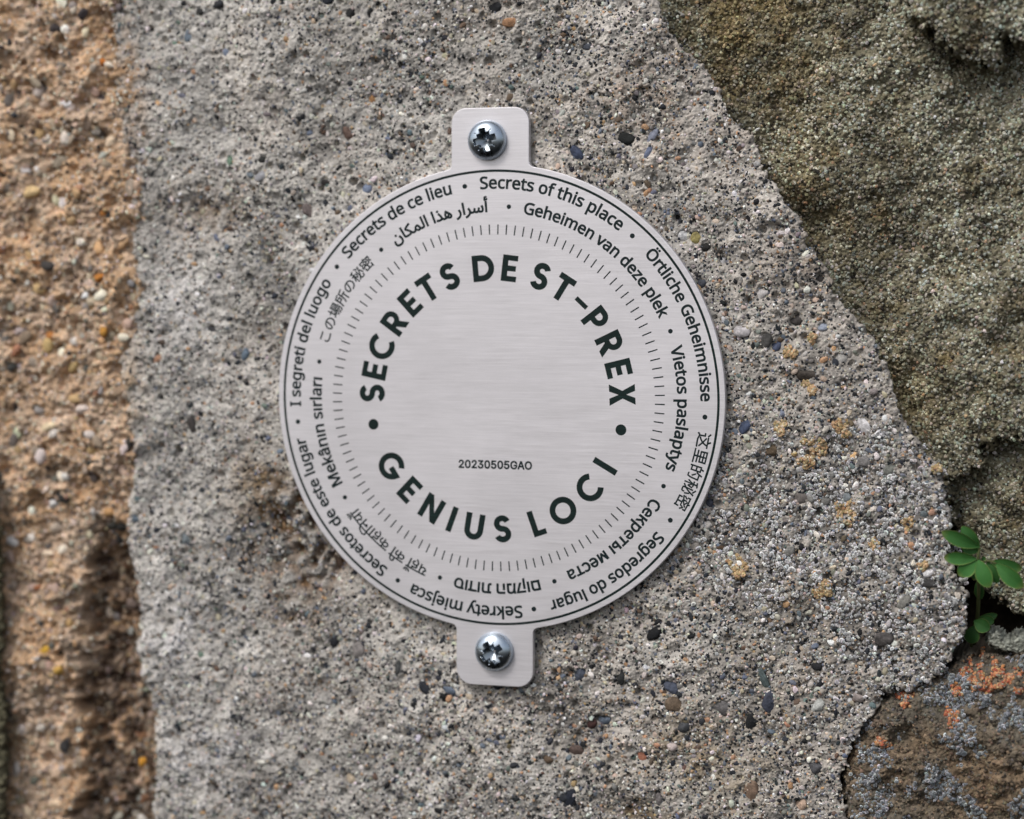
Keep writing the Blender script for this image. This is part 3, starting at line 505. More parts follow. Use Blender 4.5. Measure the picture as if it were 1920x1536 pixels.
     2670, 8, 2650, 23, 2634, 46, 2624, 75, 2621, 111, 2624, 149, 2635, 179, 2651, 201, 2672, 217, 2697, 226, 2726, 229, 2759, 225, 2785, 217, 2774, 186, 2750, 193, 2725, 197,
     2704, 194, 2688, 187, 2675, 175, 2666, 158, 2661, 137, 2659, 111, 2661, 87, 2666, 66, 2675, 49, 2687, 37, 2703, 30, 2723, 28, 2755, 31, 2781, 41, 2781, 8, 2756, -1], [2920,
     228, 2955, 224, 2980, 210, 2995, 187, 3000, 153, 3000, 0, 2973, 0, 2966, 32, 2964, 32, 2944, 12, 2921, 0, 2889, -4, 2870, -2, 2853, 3, 2838, 12, 2827, 25, 2820, 42, 2818, 62,
     2825, 92, 2845, 114, 2878, 128, 2926, 134, 2964, 135, 2964, 149, 2961, 173, 2952, 188, 2937, 196, 2917, 199, 2884, 193, 2854, 181, 2843, 209, 2878, 223], [2930, 109, 2895,
     104, 2872, 95, 2860, 81, 2856, 62, 2859, 46, 2868, 34, 2881, 28, 2897, 26, 2923, 29, 2945, 41, 2959, 61, 2964, 90, 2964, 110]]),
    'es': (3000,
     [[131, 55, 129, 38, 122, 24, 111, 13, 96, 4, 78, -1, 57, -3, 35, -2, 15, 2, 0, 7, 0, 32, 26, 23, 58, 20, 72, 21, 84, 24, 93, 29, 100, 35, 103, 44, 105, 53, 104, 62, 100, 70,
     94, 77, 85, 83, 56, 96, 33, 106, 16, 119, 6, 136, 3, 157, 5, 173, 11, 186, 21, 196, 34, 204, 50, 208, 69, 210, 100, 207, 126, 198, 118, 176, 94, 184, 68, 187, 56, 186, 46,
     183, 39, 179, 33, 173, 30, 165, 29, 157, 30, 147, 33, 140, 39, 133, 48, 127, 74, 115, 105, 101, 116, 92, 124, 82, 129, 70], [229, 158, 248, 156, 264, 150, 276, 139, 286, 125,
     291, 108, 293, 88, 293, 73, 187, 73, 190, 50, 200, 33, 216, 22, 236, 19, 263, 22, 286, 30, 286, 7, 263, 0, 235, -3, 214, -1, 196, 6, 181, 17, 170, 33, 163, 53, 160, 77, 163,
     100, 169, 120, 179, 137, 193, 149, 210, 156], [229, 138, 213, 135, 200, 126, 192, 112, 187, 93, 267, 93, 266, 106, 263, 116, 257, 125, 250, 132, 241, 136], [395, -3, 376, -1,
     358, 6, 344, 16, 333, 32, 326, 52, 324, 77, 326, 103, 334, 124, 345, 139, 360, 150, 377, 156, 397, 158, 420, 156, 438, 150, 430, 129, 414, 134, 396, 136, 382, 134, 370, 129,
     362, 121, 355, 110, 352, 95, 350, 77, 352, 60, 355, 46, 362, 34, 370, 26, 381, 21, 395, 19, 417, 22, 435, 28, 435, 6, 418, -1], [545, 158, 554, 158, 563, 157, 560, 133, 551,
     135, 543, 135, 526, 131, 511, 121, 501, 104, 498, 83, 498, 0, 472, 0, 472, 155, 493, 155, 496, 127, 497, 127, 509, 143, 525, 154, 534, 157], [652, 158, 670, 156, 686, 150,
     699, 139, 708, 125, 714, 108, 716, 88, 716, 73, 610, 73, 613, 50, 623, 33, 638, 22, 659, 19, 685, 22, 709, 30, 709, 7, 686, 0, 658, -3, 637, -1, 619, 6, 604, 17, 593, 33, 585,
     53, 583, 77, 585, 100, 592, 120, 602, 137, 616, 149, 633, 156], [652, 138, 635, 135, 623, 126, 614, 112, 610, 93, 689, 93, 688, 106, 685, 116, 680, 125, 673, 132, 663, 136],
     [807, 18, 819, 19, 829, 21, 829, 2, 818, -2, 803, -3, 791, -2, 781, 1, 771, 7, 764, 16, 759, 29, 757, 45, 757, 136, 735, 136, 735, 148, 758, 158, 768, 191, 783, 191, 783, 155,
     828, 155, 828, 136, 783, 136, 783, 46, 785, 33, 790, 25, 798, 20], [995, 78, 994, 60, 990, 44, 984, 30, 976, 18, 965, 9, 953, 2, 939, -2, 923, -3, 908, -2, 894, 2, 882, 9,
     872, 18, 863, 30, 857, 44, 853, 60, 851, 78, 854, 102, 860, 122, 871, 137, 885, 149, 903, 156, 924, 158, 944, 156, 961, 149, 975, 137, 986, 122, 993, 102], [878, 78, 879, 61,
     883, 46, 889, 34, 898, 26, 909, 20, 923, 18, 938, 20, 949, 26, 958, 34, 964, 46, 968, 61, 969, 78, 968, 95, 964, 110, 958, 121, 949, 130, 938, 135, 923, 137, 903, 133, 889,
     121, 881, 103], [1137, 43, 1135, 29, 1129, 18, 1120, 9, 1108, 2, 1093, -2, 1075, -3, 1047, 0, 1026, 7, 1026, 30, 1049, 22, 1075, 18, 1092, 19, 1104, 24, 1110, 31, 1112, 41,
     1109, 51, 1098, 60, 1074, 71, 1048, 82, 1039, 89, 1032, 96, 1027, 106, 1026, 117, 1030, 135, 1042, 148, 1061, 156, 1084, 158, 1111, 156, 1134, 148, 1125, 128, 1104, 135, 1082,
     138, 1069, 136, 1058, 132, 1052, 126, 1050, 119, 1054, 108, 1067, 99, 1090, 89, 1115, 78, 1125, 71, 1131, 64, 1136, 54], [1305, -3, 1287, -1, 1272, 6, 1259, 17, 1249, 33,
     1243, 53, 1241, 77, 1243, 102, 1249, 122, 1259, 138, 1272, 149, 1287, 156, 1305, 158, 1327, 155, 1342, 147, 1354, 135, 1355, 135, 1354, 147, 1354, 158, 1354, 220, 1379, 220,
     1379, 0, 1359, 0, 1355, 21, 1354, 21, 1342, 9, 1327, 0], [1309, 18, 1330, 22, 1344, 32, 1351, 49, 1354, 73, 1354, 77, 1352, 103, 1344, 122, 1331, 133, 1309, 137, 1291, 133,
     1278, 121, 1270, 102, 1268, 77, 1270, 52, 1278, 34, 1291, 22], [1489, 158, 1507, 156, 1523, 150, 1536, 139, 1545, 125, 1551, 108, 1553, 88, 1553, 73, 1446, 73, 1450, 50, 1460,
     33, 1475, 22, 1496, 19, 1522, 22, 1546, 30, 1546, 7, 1522, 0, 1495, -3, 1474, -1, 1456, 6, 1441, 17, 1429, 33, 1422, 53, 1420, 77, 1422, 100, 1428, 120, 1439, 137, 1452, 149,
     1469, 156], [1488, 138, 1472, 135, 1459, 126, 1451, 112, 1447, 93, 1526, 93, 1525, 106, 1522, 116, 1517, 125, 1510, 132, 1500, 136], [1728, 158, 1746, 156, 1762, 150, 1775,
     139, 1784, 125, 1790, 108, 1792, 88, 1792, 73, 1685, 73, 1689, 50, 1699, 33, 1714, 22, 1735, 19, 1761, 22, 1785, 30, 1785, 7, 1761, 0, 1734, -3, 1713, -1, 1695, 6, 1680, 17,
     1668, 33, 1661, 53, 1659, 77, 1661, 100, 1667, 120, 1678, 137, 1691, 149, 1708, 156], [1727, 138, 1711, 135, 1698, 126, 1690, 112, 1686, 93, 1765, 93, 1764, 106, 1761, 116,
     1756, 125, 1749, 132, 1739, 136], [1932, 43, 1931, 29, 1925, 18, 1916, 9, 1903, 2, 1888, -2, 1870, -3, 1842, 0, 1822, 7, 1822, 30, 1844, 22, 1871, 18, 1888, 19, 1899, 24,
     1906, 31, 1908, 41, 1905, 51, 1893, 60, 1869, 71, 1844, 82, 1834, 89, 1827, 96, 1823, 106, 1821, 117, 1825, 135, 1837, 148, 1856, 156, 1880, 158, 1906, 156, 1929, 148, 1921,
     128, 1900, 135, 1878, 138, 1864, 136, 1854, 132, 1848, 126, 1846, 119, 1849, 108, 1862, 99, 1886, 89, 1911, 78, 1920, 71, 1927, 64, 1931, 54], [2022, 18, 2034, 19, 2044, 21,
     2044, 2, 2032, -2, 2018, -3, 2006, -2, 1995, 1, 1986, 7, 1979, 16, 1974, 29, 1972, 45, 1972, 136, 1950, 136, 1950, 148, 1972, 158, 1983, 191, 1998, 191, 1998, 155, 2043, 155,
     2043, 136, 1998, 136, 1998, 46, 1999, 33, 2004, 25, 2012, 20], [2135, 158, 2154, 156, 2169, 150, 2182, 139, 2191, 125, 2197, 108, 2199, 88, 2199, 73, 2093, 73, 2096, 50, 2106,
     33, 2122, 22, 2142, 19, 2168, 22, 2192, 30, 2192, 7, 2169, 0, 2141, -3, 2120, -1, 2102, 6, 2087, 17, 2076, 33, 2069, 53, 2066, 77, 2068, 100, 2075, 120, 2085, 137, 2099, 149,
     2116, 156], [2135, 138, 2118, 135, 2106, 126, 2097, 112, 2093, 93, 2172, 93, 2171, 106, 2168, 116, 2163, 125, 2156, 132, 2146, 136], [2339, 0, 2314, 0, 2314, 220, 2339, 220],
     [2519, 155, 2519, 0, 2498, 0, 2494, 21, 2493, 21, 2480, 7, 2463, 0, 2444, -3, 2426, -1, 2412, 3, 2401, 11, 2393, 21, 2389, 36, 2387, 54, 2387, 155, 2413, 155, 2413, 55, 2415,
     39, 2421, 28, 2432, 21, 2447, 18, 2463, 20, 2475, 25, 2483, 33, 2489, 44, 2492, 58, 2493, 75, 2493, 155], [2623, 158, 2638, 157, 2651, 153, 2662, 145, 2672, 135, 2673, 135,
     2677, 155, 2697, 155, 2697, -3, 2695, -23, 2690, -40, 2680, -53, 2667, -62, 2649, -68, 2628, -70, 2597, -67, 2572, -60, 2572, -36, 2597, -45, 2629, -48, 2647, -46, 2660, -37,
     2669, -23, 2672, -5, 2672, 1, 2672, 11, 2673, 21, 2672, 21, 2662, 10, 2651, 3, 2638, -1, 2623, -3, 2605, -1, 2589, 7, 2576, 18, 2564, 44, 2559, 77, 2564, 111, 2576, 136, 2589,
     149, 2605, 156], [2627, 137, 2615, 135, 2604, 130, 2596, 121, 2591, 110, 2587, 95, 2586, 77, 2588, 52, 2596, 33, 2609, 22, 2627, 18, 2648, 21, 2655, 25, 2661, 31, 2670, 47,
     2672, 71, 2672, 77, 2671, 97, 2667, 112, 2661, 123, 2652, 131, 2641, 135], [2805, 158, 2830, 155, 2847, 146, 2858, 129, 2861, 106, 2861, 0, 2842, 0, 2838, 22, 2836, 22, 2823,
     8, 2806, 0, 2784, -3, 2771, -2, 2759, 2, 2749, 8, 2742, 17, 2737, 29, 2735, 43, 2740, 64, 2753, 79, 2777, 89, 2810, 93, 2836, 94, 2836, 103, 2834, 119, 2828, 130, 2818, 136,
     2804, 138, 2781, 134, 2760, 126, 2752, 145, 2776, 154], [2813, 75, 2788, 72, 2773, 66, 2764, 56, 2762, 43, 2764, 32, 2770, 24, 2779, 19, 2790, 18, 2808, 20, 2823, 29, 2833,
     42, 2836, 62, 2836, 76], [2982, 158, 2991, 158, 3000, 157, 2997, 133, 2989, 135, 2980, 135, 2963, 131, 2948, 121, 2938, 104, 2935, 83, 2935, 0, 2909, 0, 2909, 155, 2930, 155,
     2933, 127, 2934, 127, 2946, 143, 2962, 154, 2971, 157]]),
    'it': (3000,
     [[92, 0, 0, 0, 0, 19, 30, 25, 30, 229, 0, 236, 0, 254, 92, 254, 92, 236, 62, 229, 62, 25, 92, 19], [354, 53, 352, 36, 345, 22, 333, 11, 318, 3, 300, -2, 278, -4, 243, 0, 218,
     9, 218, 37, 245, 27, 278, 22, 299, 24, 313, 29, 321, 38, 324, 50, 320, 63, 306, 74, 277, 87, 245, 101, 233, 109, 225, 118, 219, 130, 217, 144, 222, 165, 237, 181, 260, 191,
     289, 195, 322, 191, 350, 182, 339, 157, 314, 165, 287, 169, 270, 167, 258, 163, 250, 155, 247, 146, 252, 132, 267, 122, 297, 109, 328, 96, 339, 88, 347, 78, 352, 67], [474,
     195, 497, 192, 516, 184, 532, 171, 543, 154, 550, 133, 553, 108, 553, 89, 422, 89, 427, 61, 439, 40, 458, 27, 483, 23, 515, 27, 544, 36, 544, 9, 515, -1, 482, -4, 456, -1,
     434, 7, 415, 21, 401, 40, 392, 65, 390, 94, 392, 123, 400, 148, 413, 168, 430, 182, 450, 192], [474, 169, 454, 165, 438, 155, 428, 137, 423, 114, 520, 114, 519, 130, 515, 143,
     509, 154, 500, 162, 488, 167], [669, 195, 687, 193, 703, 187, 717, 178, 729, 166, 731, 166, 735, 191, 760, 191, 760, -3, 758, -28, 751, -49, 739, -65, 722, -76, 701, -83, 674,
     -86, 636, -83, 606, -73, 606, -45, 637, -56, 676, -60, 698, -56, 715, -45, 725, -28, 729, -6, 729, 2, 729, 14, 730, 25, 729, 25, 717, 13, 704, 4, 688, -2, 669, -4, 646, -1,
     627, 8, 611, 22, 596, 54, 591, 95, 596, 136, 611, 168, 627, 183, 646, 192], [673, 168, 658, 166, 646, 160, 636, 149, 629, 135, 624, 117, 623, 95, 626, 64, 636, 41, 652, 27,
     674, 22, 699, 26, 708, 31, 716, 38, 726, 58, 729, 88, 729, 95, 728, 119, 723, 137, 716, 151, 705, 161, 691, 166], [910, 195, 921, 194, 932, 192, 928, 164, 918, 165, 907, 166,
     886, 161, 869, 148, 856, 128, 852, 102, 852, 0, 820, 0, 820, 191, 846, 191, 850, 156, 851, 156, 866, 176, 885, 189, 897, 193], [1041, 195, 1064, 192, 1084, 184, 1099, 171,
     1111, 154, 1118, 133, 1120, 108, 1120, 89, 989, 89, 994, 61, 1006, 40, 1025, 27, 1050, 23, 1083, 27, 1112, 36, 1112, 9, 1083, -1, 1049, -4, 1023, -1, 1001, 7, 982, 21, 969,
     40, 960, 65, 957, 94, 960, 123, 968, 148, 980, 168, 997, 182, 1018, 192], [1041, 169, 1021, 165, 1006, 155, 995, 137, 990, 114, 1087, 114, 1086, 130, 1082, 143, 1076, 154,
     1067, 162, 1056, 167], [1233, 22, 1247, 23, 1259, 26, 1259, 2, 1245, -2, 1227, -4, 1213, -2, 1200, 2, 1188, 9, 1179, 20, 1173, 35, 1171, 56, 1171, 167, 1144, 167, 1144, 182,
     1172, 194, 1184, 235, 1203, 235, 1203, 191, 1258, 191, 1258, 167, 1203, 167, 1203, 56, 1205, 41, 1211, 30, 1221, 24], [1329, 191, 1329, 0, 1297, 0, 1297, 191], [1313, 263,
     1326, 258, 1330, 252, 1332, 243, 1330, 234, 1326, 228, 1313, 223, 1306, 224, 1300, 228, 1296, 234, 1295, 243, 1296, 252, 1300, 258, 1306, 261], [1550, -4, 1528, -1, 1509, 7,
     1493, 21, 1481, 40, 1474, 65, 1471, 95, 1474, 125, 1481, 150, 1493, 169, 1509, 183, 1528, 192, 1550, 195, 1576, 191, 1595, 181, 1609, 166, 1611, 166, 1610, 180, 1609, 195,
     1609, 271, 1641, 271, 1641, 0, 1615, 0, 1611, 26, 1609, 26, 1595, 11, 1576, 0], [1555, 22, 1581, 27, 1597, 39, 1607, 60, 1610, 89, 1610, 95, 1607, 126, 1598, 150, 1581, 164,
     1554, 169, 1532, 164, 1516, 148, 1507, 125, 1504, 94, 1507, 64, 1516, 41, 1532, 27], [1775, 195, 1798, 192, 1817, 184, 1833, 171, 1844, 154, 1851, 133, 1854, 108, 1854, 89,
     1723, 89, 1727, 61, 1740, 40, 1759, 27, 1784, 23, 1816, 27, 1845, 36, 1845, 9, 1816, -1, 1782, -4, 1757, -1, 1735, 7, 1716, 21, 1702, 40, 1693, 65, 1691, 94, 1693, 123, 1701,
     148, 1714, 168, 1731, 182, 1751, 192], [1775, 169, 1755, 165, 1739, 155, 1729, 137, 1724, 114, 1821, 114, 1820, 130, 1816, 143, 1810, 154, 1801, 162, 1789, 167], [1934, 0,
     1902, 0, 1902, 271, 1934, 271], [2118, 0, 2087, 0, 2087, 271, 2118, 271], [2338, 191, 2338, 0, 2313, 0, 2308, 25, 2307, 25, 2291, 9, 2270, -1, 2246, -4, 2225, -2, 2208, 4,
     2194, 13, 2185, 26, 2179, 44, 2177, 66, 2177, 191, 2208, 191, 2208, 68, 2211, 48, 2219, 34, 2232, 25, 2251, 22, 2270, 24, 2284, 30, 2295, 40, 2302, 54, 2306, 71, 2307, 92,
     2307, 191], [2565, 96, 2564, 73, 2559, 54, 2551, 37, 2541, 22, 2528, 11, 2513, 3, 2495, -2, 2476, -4, 2458, -2, 2441, 3, 2426, 11, 2413, 22, 2403, 37, 2395, 54, 2390, 73,
     2388, 96, 2391, 125, 2399, 150, 2412, 169, 2430, 183, 2452, 192, 2477, 195, 2502, 192, 2523, 183, 2541, 169, 2554, 150, 2562, 125], [2421, 96, 2422, 75, 2427, 57, 2434, 42,
     2445, 31, 2459, 25, 2477, 22, 2494, 25, 2508, 31, 2519, 42, 2527, 57, 2531, 75, 2533, 96, 2531, 117, 2527, 135, 2519, 149, 2508, 159, 2494, 166, 2476, 168, 2451, 163, 2434,
     149, 2424, 126], [2682, 195, 2700, 193, 2716, 187, 2731, 178, 2742, 166, 2744, 166, 2748, 191, 2773, 191, 2773, -3, 2771, -28, 2764, -49, 2752, -65, 2736, -76, 2714, -83,
     2688, -86, 2650, -83, 2619, -73, 2619, -45, 2651, -56, 2690, -60, 2712, -56, 2728, -45, 2739, -28, 2742, -6, 2742, 2, 2743, 14, 2743, 25, 2742, 25, 2731, 13, 2717, 4, 2701,
     -2, 2683, -4, 2660, -1, 2641, 8, 2625, 22, 2609, 54, 2604, 95, 2609, 136, 2625, 168, 2641, 183, 2660, 192], [2687, 168, 2672, 166, 2659, 160, 2650, 149, 2642, 135, 2638, 117,
     2636, 95, 2640, 64, 2649, 41, 2665, 27, 2687, 22, 2712, 26, 2722, 31, 2729, 38, 2739, 58, 2743, 88, 2743, 95, 2741, 119, 2737, 137, 2729, 151, 2718, 161, 2704, 166], [3000,
     96, 2998, 73, 2994, 54, 2986, 37, 2976, 22, 2963, 11, 2948, 3, 2930, -2, 2911, -4, 2893, -2, 2876, 3, 2861, 11, 2848, 22, 2838, 37, 2830, 54, 2825, 73, 2823, 96, 2826, 125,
     2834, 150, 2847, 169, 2865, 183, 2886, 192, 2912, 195, 2936, 192, 2958, 183, 2975, 169, 2989, 150, 2997, 125], [2856, 96, 2857, 75, 2862, 57, 2869, 42, 2880, 31, 2894, 25,
     2912, 22, 2929, 25, 2943, 31, 2954, 42, 2962, 57, 2966, 75, 2968, 96, 2966, 117, 2962, 135, 2954, 149, 2943, 159, 2929, 166, 2911, 168, 2886, 163, 2869, 149, 2859, 126]]),
    'ar': (3000,
     [[0, 0, 2, 24, 9, 51, 20, 83, 54, 70, 45, 45, 40, 23, 39, 3, 42, -19, 51, -38, 66, -52, 86, -62, 136, -70, 165, -67, 189, -61, 223, -39, 241, -8, 246, 25, 239, 69, 214, 132,
     249, 149, 267, 112, 279, 72, 284, 31, 280, -7, 265, -44, 238, -77, 195, -100, 168, -106, 135, -108, 83, -102, 40, -82, 24, -67, 11, -49, 3, -27], [142, 187, 125, 194, 118,
     210, 125, 226, 142, 234, 158, 226, 165, 210, 158, 194], [444, -2, 411, 0, 387, 6, 370, 17, 359, 32, 351, 78, 342, 335, 380, 335, 390, 94, 394, 58, 400, 48, 410, 41, 449, 36,
     464, 31, 468, 18, 461, 4], [444, -2, 449, 36, 485, 36, 543, 40, 568, 52, 574, 66, 565, 91, 544, 119, 516, 148, 488, 173, 466, 194, 458, 206, 459, 220, 462, 232, 468, 241, 493,
     262, 531, 284, 577, 308, 627, 332, 643, 297, 598, 275, 554, 253, 514, 231, 481, 209, 483, 225, 523, 191, 559, 157, 591, 120, 618, 77, 641, 50, 667, 39, 688, 36, 702, 31, 707,
     18, 700, 4, 683, -2, 653, 2, 620, 17, 605, 32, 592, 53, 607, 47, 590, 26, 567, 10, 533, 1, 483, -2], [683, -2, 688, 36, 709, 42, 724, 61, 742, 96, 765, 133, 788, 155, 809,
     167, 827, 170, 855, 163, 878, 140, 900, 96, 919, 57, 938, 40, 959, 36, 974, 31, 978, 18, 972, 4, 955, -2, 921, 4, 896, 23, 902, 33, 888, 9, 869, -4, 846, -9, 814, -2, 783, 16,
     756, 45, 733, 13, 710, 0], [774, 81, 791, 58, 810, 42, 829, 32, 845, 29, 860, 32, 869, 41, 873, 55, 869, 74, 860, 95, 850, 114, 839, 128, 824, 132, 809, 128, 793, 112], [955,
     -2, 959, 36, 997, 41, 1005, 49, 1009, 60, 1010, 96, 1001, 335, 1039, 335, 1048, 101, 1047, 56, 1034, 24, 1022, 12, 1006, 4], [1120, 0, 1111, 335, 1149, 335, 1158, 0], [1354,
     0, 1345, 335, 1383, 335, 1392, 0], [1524, 36, 1561, 41, 1581, 55, 1588, 76, 1583, 99, 1569, 128, 1550, 162, 1526, 199, 1558, 220, 1590, 168, 1613, 122, 1629, 82, 1643, 51,
     1660, 39, 1677, 36, 1691, 31, 1696, 18, 1690, 4, 1673, -2, 1642, 4, 1617, 23, 1608, 38, 1602, 59, 1621, 74, 1613, 37, 1601, 21, 1584, 8, 1558, 0, 1524, -3, 1491, 0, 1462, 8,
     1439, 21, 1458, 54, 1484, 42], [1527, 263, 1510, 270, 1503, 286, 1510, 303, 1527, 310, 1543, 303, 1550, 286, 1543, 270], [1854, -4, 1814, 2, 1775, 17, 1742, 41, 1718, 73,
     1710, 112, 1718, 151, 1729, 167, 1743, 180, 1761, 188, 1781, 191, 1801, 188, 1817, 179, 1841, 150, 1849, 112, 1845, 86, 1834, 63, 1816, 44, 1792, 27, 1736, 5, 1673, -2, 1677,
     36, 1723, 40, 1757, 49, 1791, 70, 1809, 94, 1814, 117, 1810, 136, 1799, 152, 1781, 157, 1763, 152, 1750, 136, 1745, 117, 1748, 98, 1755, 82, 1781, 55, 1816, 39, 1852, 33,
     1875, 39, 1881, 46, 1883, 57, 1882, 66, 1874, 83, 1853, 111, 1810, 151, 1740, 205, 1762, 234, 1836, 176, 1883, 133, 1908, 100, 1919, 76, 1921, 56, 1914, 27, 1893, 5, 1876,
     -2], [2066, -108, 2053, -72, 2095, -56, 2126, -36, 2147, -15, 2161, 7, 2171, 50, 2168, 76, 2158, 103, 2138, 142, 2173, 159, 2198, 101, 2206, 54, 2204, 25, 2196, 0, 2171, -43,
     2137, -74, 2100, -96], [2280, 0, 2271, 335, 2309, 335, 2318, 0], [2351, -109, 2337, -73, 2394, -47, 2430, -16, 2449, 17, 2455, 50, 2452, 73, 2445, 97, 2423, 142, 2457, 159,
     2473, 127, 2485, 97, 2494, 71, 2501, 54, 2511, 43, 2540, 36, 2554, 31, 2558, 18, 2552, 4, 2535, -2, 2501, 5, 2482, 24, 2473, 49, 2488, 41, 2484, 11, 2474, -16, 2458, -40,
     2439, -60, 2393, -92], [2535, -2, 2540, 36, 2564, 38, 2580, 49, 2592, 77, 2605, 129, 2640, 119, 2636, 101, 2632, 81, 2630, 61, 2632, 51, 2639, 43, 2671, 36, 2694, 39, 2709,
     50, 2719, 78, 2729, 132, 2765, 126, 2762, 105, 2758, 81, 2757, 61, 2760, 49, 2772, 39, 2799, 36, 2823, 39, 2839, 52, 2844, 77, 2836, 121, 2817, 175, 2855, 189, 2867, 155,
     2876, 117, 2880, 84, 2874, 46, 2858, 19, 2833, 3, 2799, -2, 2763, 3, 2741, 19, 2731, 46, 2747, 46, 2728, 15, 2704, 1, 2665, -2, 2640, 1, 2617, 16, 2609, 30, 2605, 49, 2619,
     52, 2600, 17, 2572, 1], [2945, 0, 2937, 303, 2975, 303, 2983, 0], [2914, 331, 2908, 356, 2928, 361, 2945, 365, 2943, 355, 2919, 371, 2911, 384, 2908, 399, 2915, 423, 2933,
     437, 2957, 442, 2968, 441, 2979, 438, 2975, 414, 2966, 416, 2957, 417, 2940, 413, 2934, 400, 2940, 383, 2955, 372, 2968, 368, 2949, 366, 2973, 373, 2992, 380, 3000, 356, 2973,
     347, 2943, 338]]),
    'nl': (3000,
     [[91, 99, 156, 99, 156, 7, 125, 0, 90, -3, 63, 0, 41, 9, 23, 23, 10, 42, 3, 66, 0, 94, 3, 121, 12, 145, 26, 164, 45, 178, 69, 187, 97, 190, 127, 187, 153, 179, 144, 159, 122,
     166, 96, 169, 75, 167, 57, 160, 43, 149, 33, 134, 27, 115, 25, 94, 26, 73, 32, 54, 41, 39, 55, 27, 73, 20, 95, 18, 116, 19, 132, 22, 132, 78, 91, 78], [252, 143, 269, 141,
     283, 135, 294, 126, 303, 113, 308, 98, 310, 80, 310, 66, 213, 66, 217, 45, 226, 30, 240, 20, 258, 17, 282, 20, 303, 27, 303, 7, 282, 0, 257, -3, 238, -1, 222, 6, 208, 16, 198,
     30, 192, 48, 190, 69, 191, 91, 197, 109, 207, 124, 219, 134, 234, 141], [251, 124, 237, 122, 225, 114, 218, 101, 214, 84, 286, 84, 285, 96, 282, 105, 277, 113, 271, 119, 262,
     123], [369, 141, 368, 131, 367, 121, 369, 121, 380, 133, 395, 141, 413, 143, 428, 142, 441, 138, 451, 131, 458, 121, 463, 108, 464, 92, 464, 0, 441, 0, 441, 90, 439, 105, 434,
     115, 424, 122, 410, 124, 396, 122, 385, 118, 377, 111, 372, 101, 369, 88, 369, 73, 369, 0, 345, 0, 345, 199, 369, 199], [562, 143, 579, 141, 593, 135, 605, 126, 613, 113, 618,
     98, 620, 80, 620, 66, 524, 66, 527, 45, 536, 30, 550, 20, 569, 17, 592, 20, 614, 27, 614, 7, 592, 0, 567, -3, 549, -1, 532, 6, 519, 16, 508, 30, 502, 48, 500, 69, 502, 91,
     507, 109, 517, 124, 529, 134, 544, 141], [562, 124, 547, 122, 536, 114, 528, 101, 524, 84, 596, 84, 595, 96, 592, 105, 588, 113, 581, 119, 572, 123], [679, 141, 679, 0, 656,
     0, 656, 141], [667, 193, 677, 190, 680, 185, 681, 179, 680, 172, 677, 168, 667, 164, 662, 165, 658, 168, 655, 172, 654, 179, 655, 185, 658, 190, 662, 193], [878, 143, 899,
     140, 913, 131, 922, 115, 925, 92, 925, 0, 902, 0, 902, 91, 901, 105, 895, 115, 887, 122, 874, 124, 856, 121, 844, 112, 838, 98, 836, 78, 836, 0, 813, 0, 813, 91, 810, 109,
     806, 116, 800, 120, 793, 123, 784, 124, 771, 122, 762, 118, 755, 111, 750, 101, 747, 88, 746, 73, 746, 0, 723, 0, 723, 141, 742, 141, 745, 122, 747, 122, 758, 134, 772, 141,
     788, 143, 803, 142, 815, 138, 825, 130, 831, 120, 833, 120, 841, 130, 852, 138, 864, 142], [1023, 143, 1040, 141, 1054, 135, 1066, 126, 1074, 113, 1079, 98, 1081, 80, 1081,
     66, 985, 66, 988, 45, 997, 30, 1011, 20, 1030, 17, 1053, 20, 1075, 27, 1075, 7, 1054, 0, 1029, -3, 1010, -1, 993, 6, 980, 16, 969, 30, 963, 48, 961, 69, 963, 91, 969, 109,
     978, 124, 990, 134, 1006, 141], [1023, 124, 1008, 122, 997, 114, 989, 101, 985, 84, 1057, 84, 1056, 96, 1053, 105, 1049, 113, 1042, 119, 1034, 123], [1185, 143, 1207, 140,
     1223, 131, 1232, 115, 1235, 92, 1235, 0, 1213, 0, 1213, 90, 1211, 105, 1205, 115, 1195, 122, 1181, 124, 1161, 121, 1149, 111, 1142, 95, 1140, 73, 1140, 0, 1117, 0, 1117, 141,
     1135, 141, 1139, 122, 1140, 122, 1152, 134, 1167, 141], [1378, 0, 1325, 141, 1350, 141, 1380, 58, 1384, 45, 1388, 31, 1391, 20, 1392, 20, 1395, 31, 1399, 45, 1404, 58, 1434,
     141, 1458, 141, 1405, 0], [1534, 143, 1556, 140, 1572, 132, 1581, 117, 1584, 96, 1584, 0, 1567, 0, 1563, 20, 1562, 20, 1549, 7, 1535, 0, 1515, -3, 1503, -2, 1492, 2, 1483, 8,
     1476, 16, 1472, 26, 1470, 39, 1474, 58, 1487, 72, 1508, 80, 1538, 84, 1562, 85, 1562, 93, 1560, 108, 1554, 118, 1545, 123, 1533, 124, 1512, 121, 1493, 114, 1486, 131, 1508,
     140], [1541, 68, 1518, 65, 1504, 60, 1497, 51, 1494, 39, 1496, 29, 1501, 22, 1510, 17, 1520, 16, 1536, 18, 1550, 26, 1558, 38, 1561, 56, 1561, 69], [1696, 143, 1718, 140,
     1734, 131, 1743, 115, 1746, 92, 1746, 0, 1724, 0, 1724, 90, 1722, 105, 1716, 115, 1706, 122, 1692, 124, 1672, 121, 1660, 111, 1653, 95, 1651, 73, 1651, 0, 1628, 0, 1628, 141,
     1646, 141, 1650, 122, 1651, 122, 1663, 134, 1678, 141], [1908, -3, 1892, -1, 1878, 5, 1866, 16, 1857, 30, 1852, 48, 1850, 70, 1852, 92, 1857, 110, 1866, 125, 1878, 135, 1892,
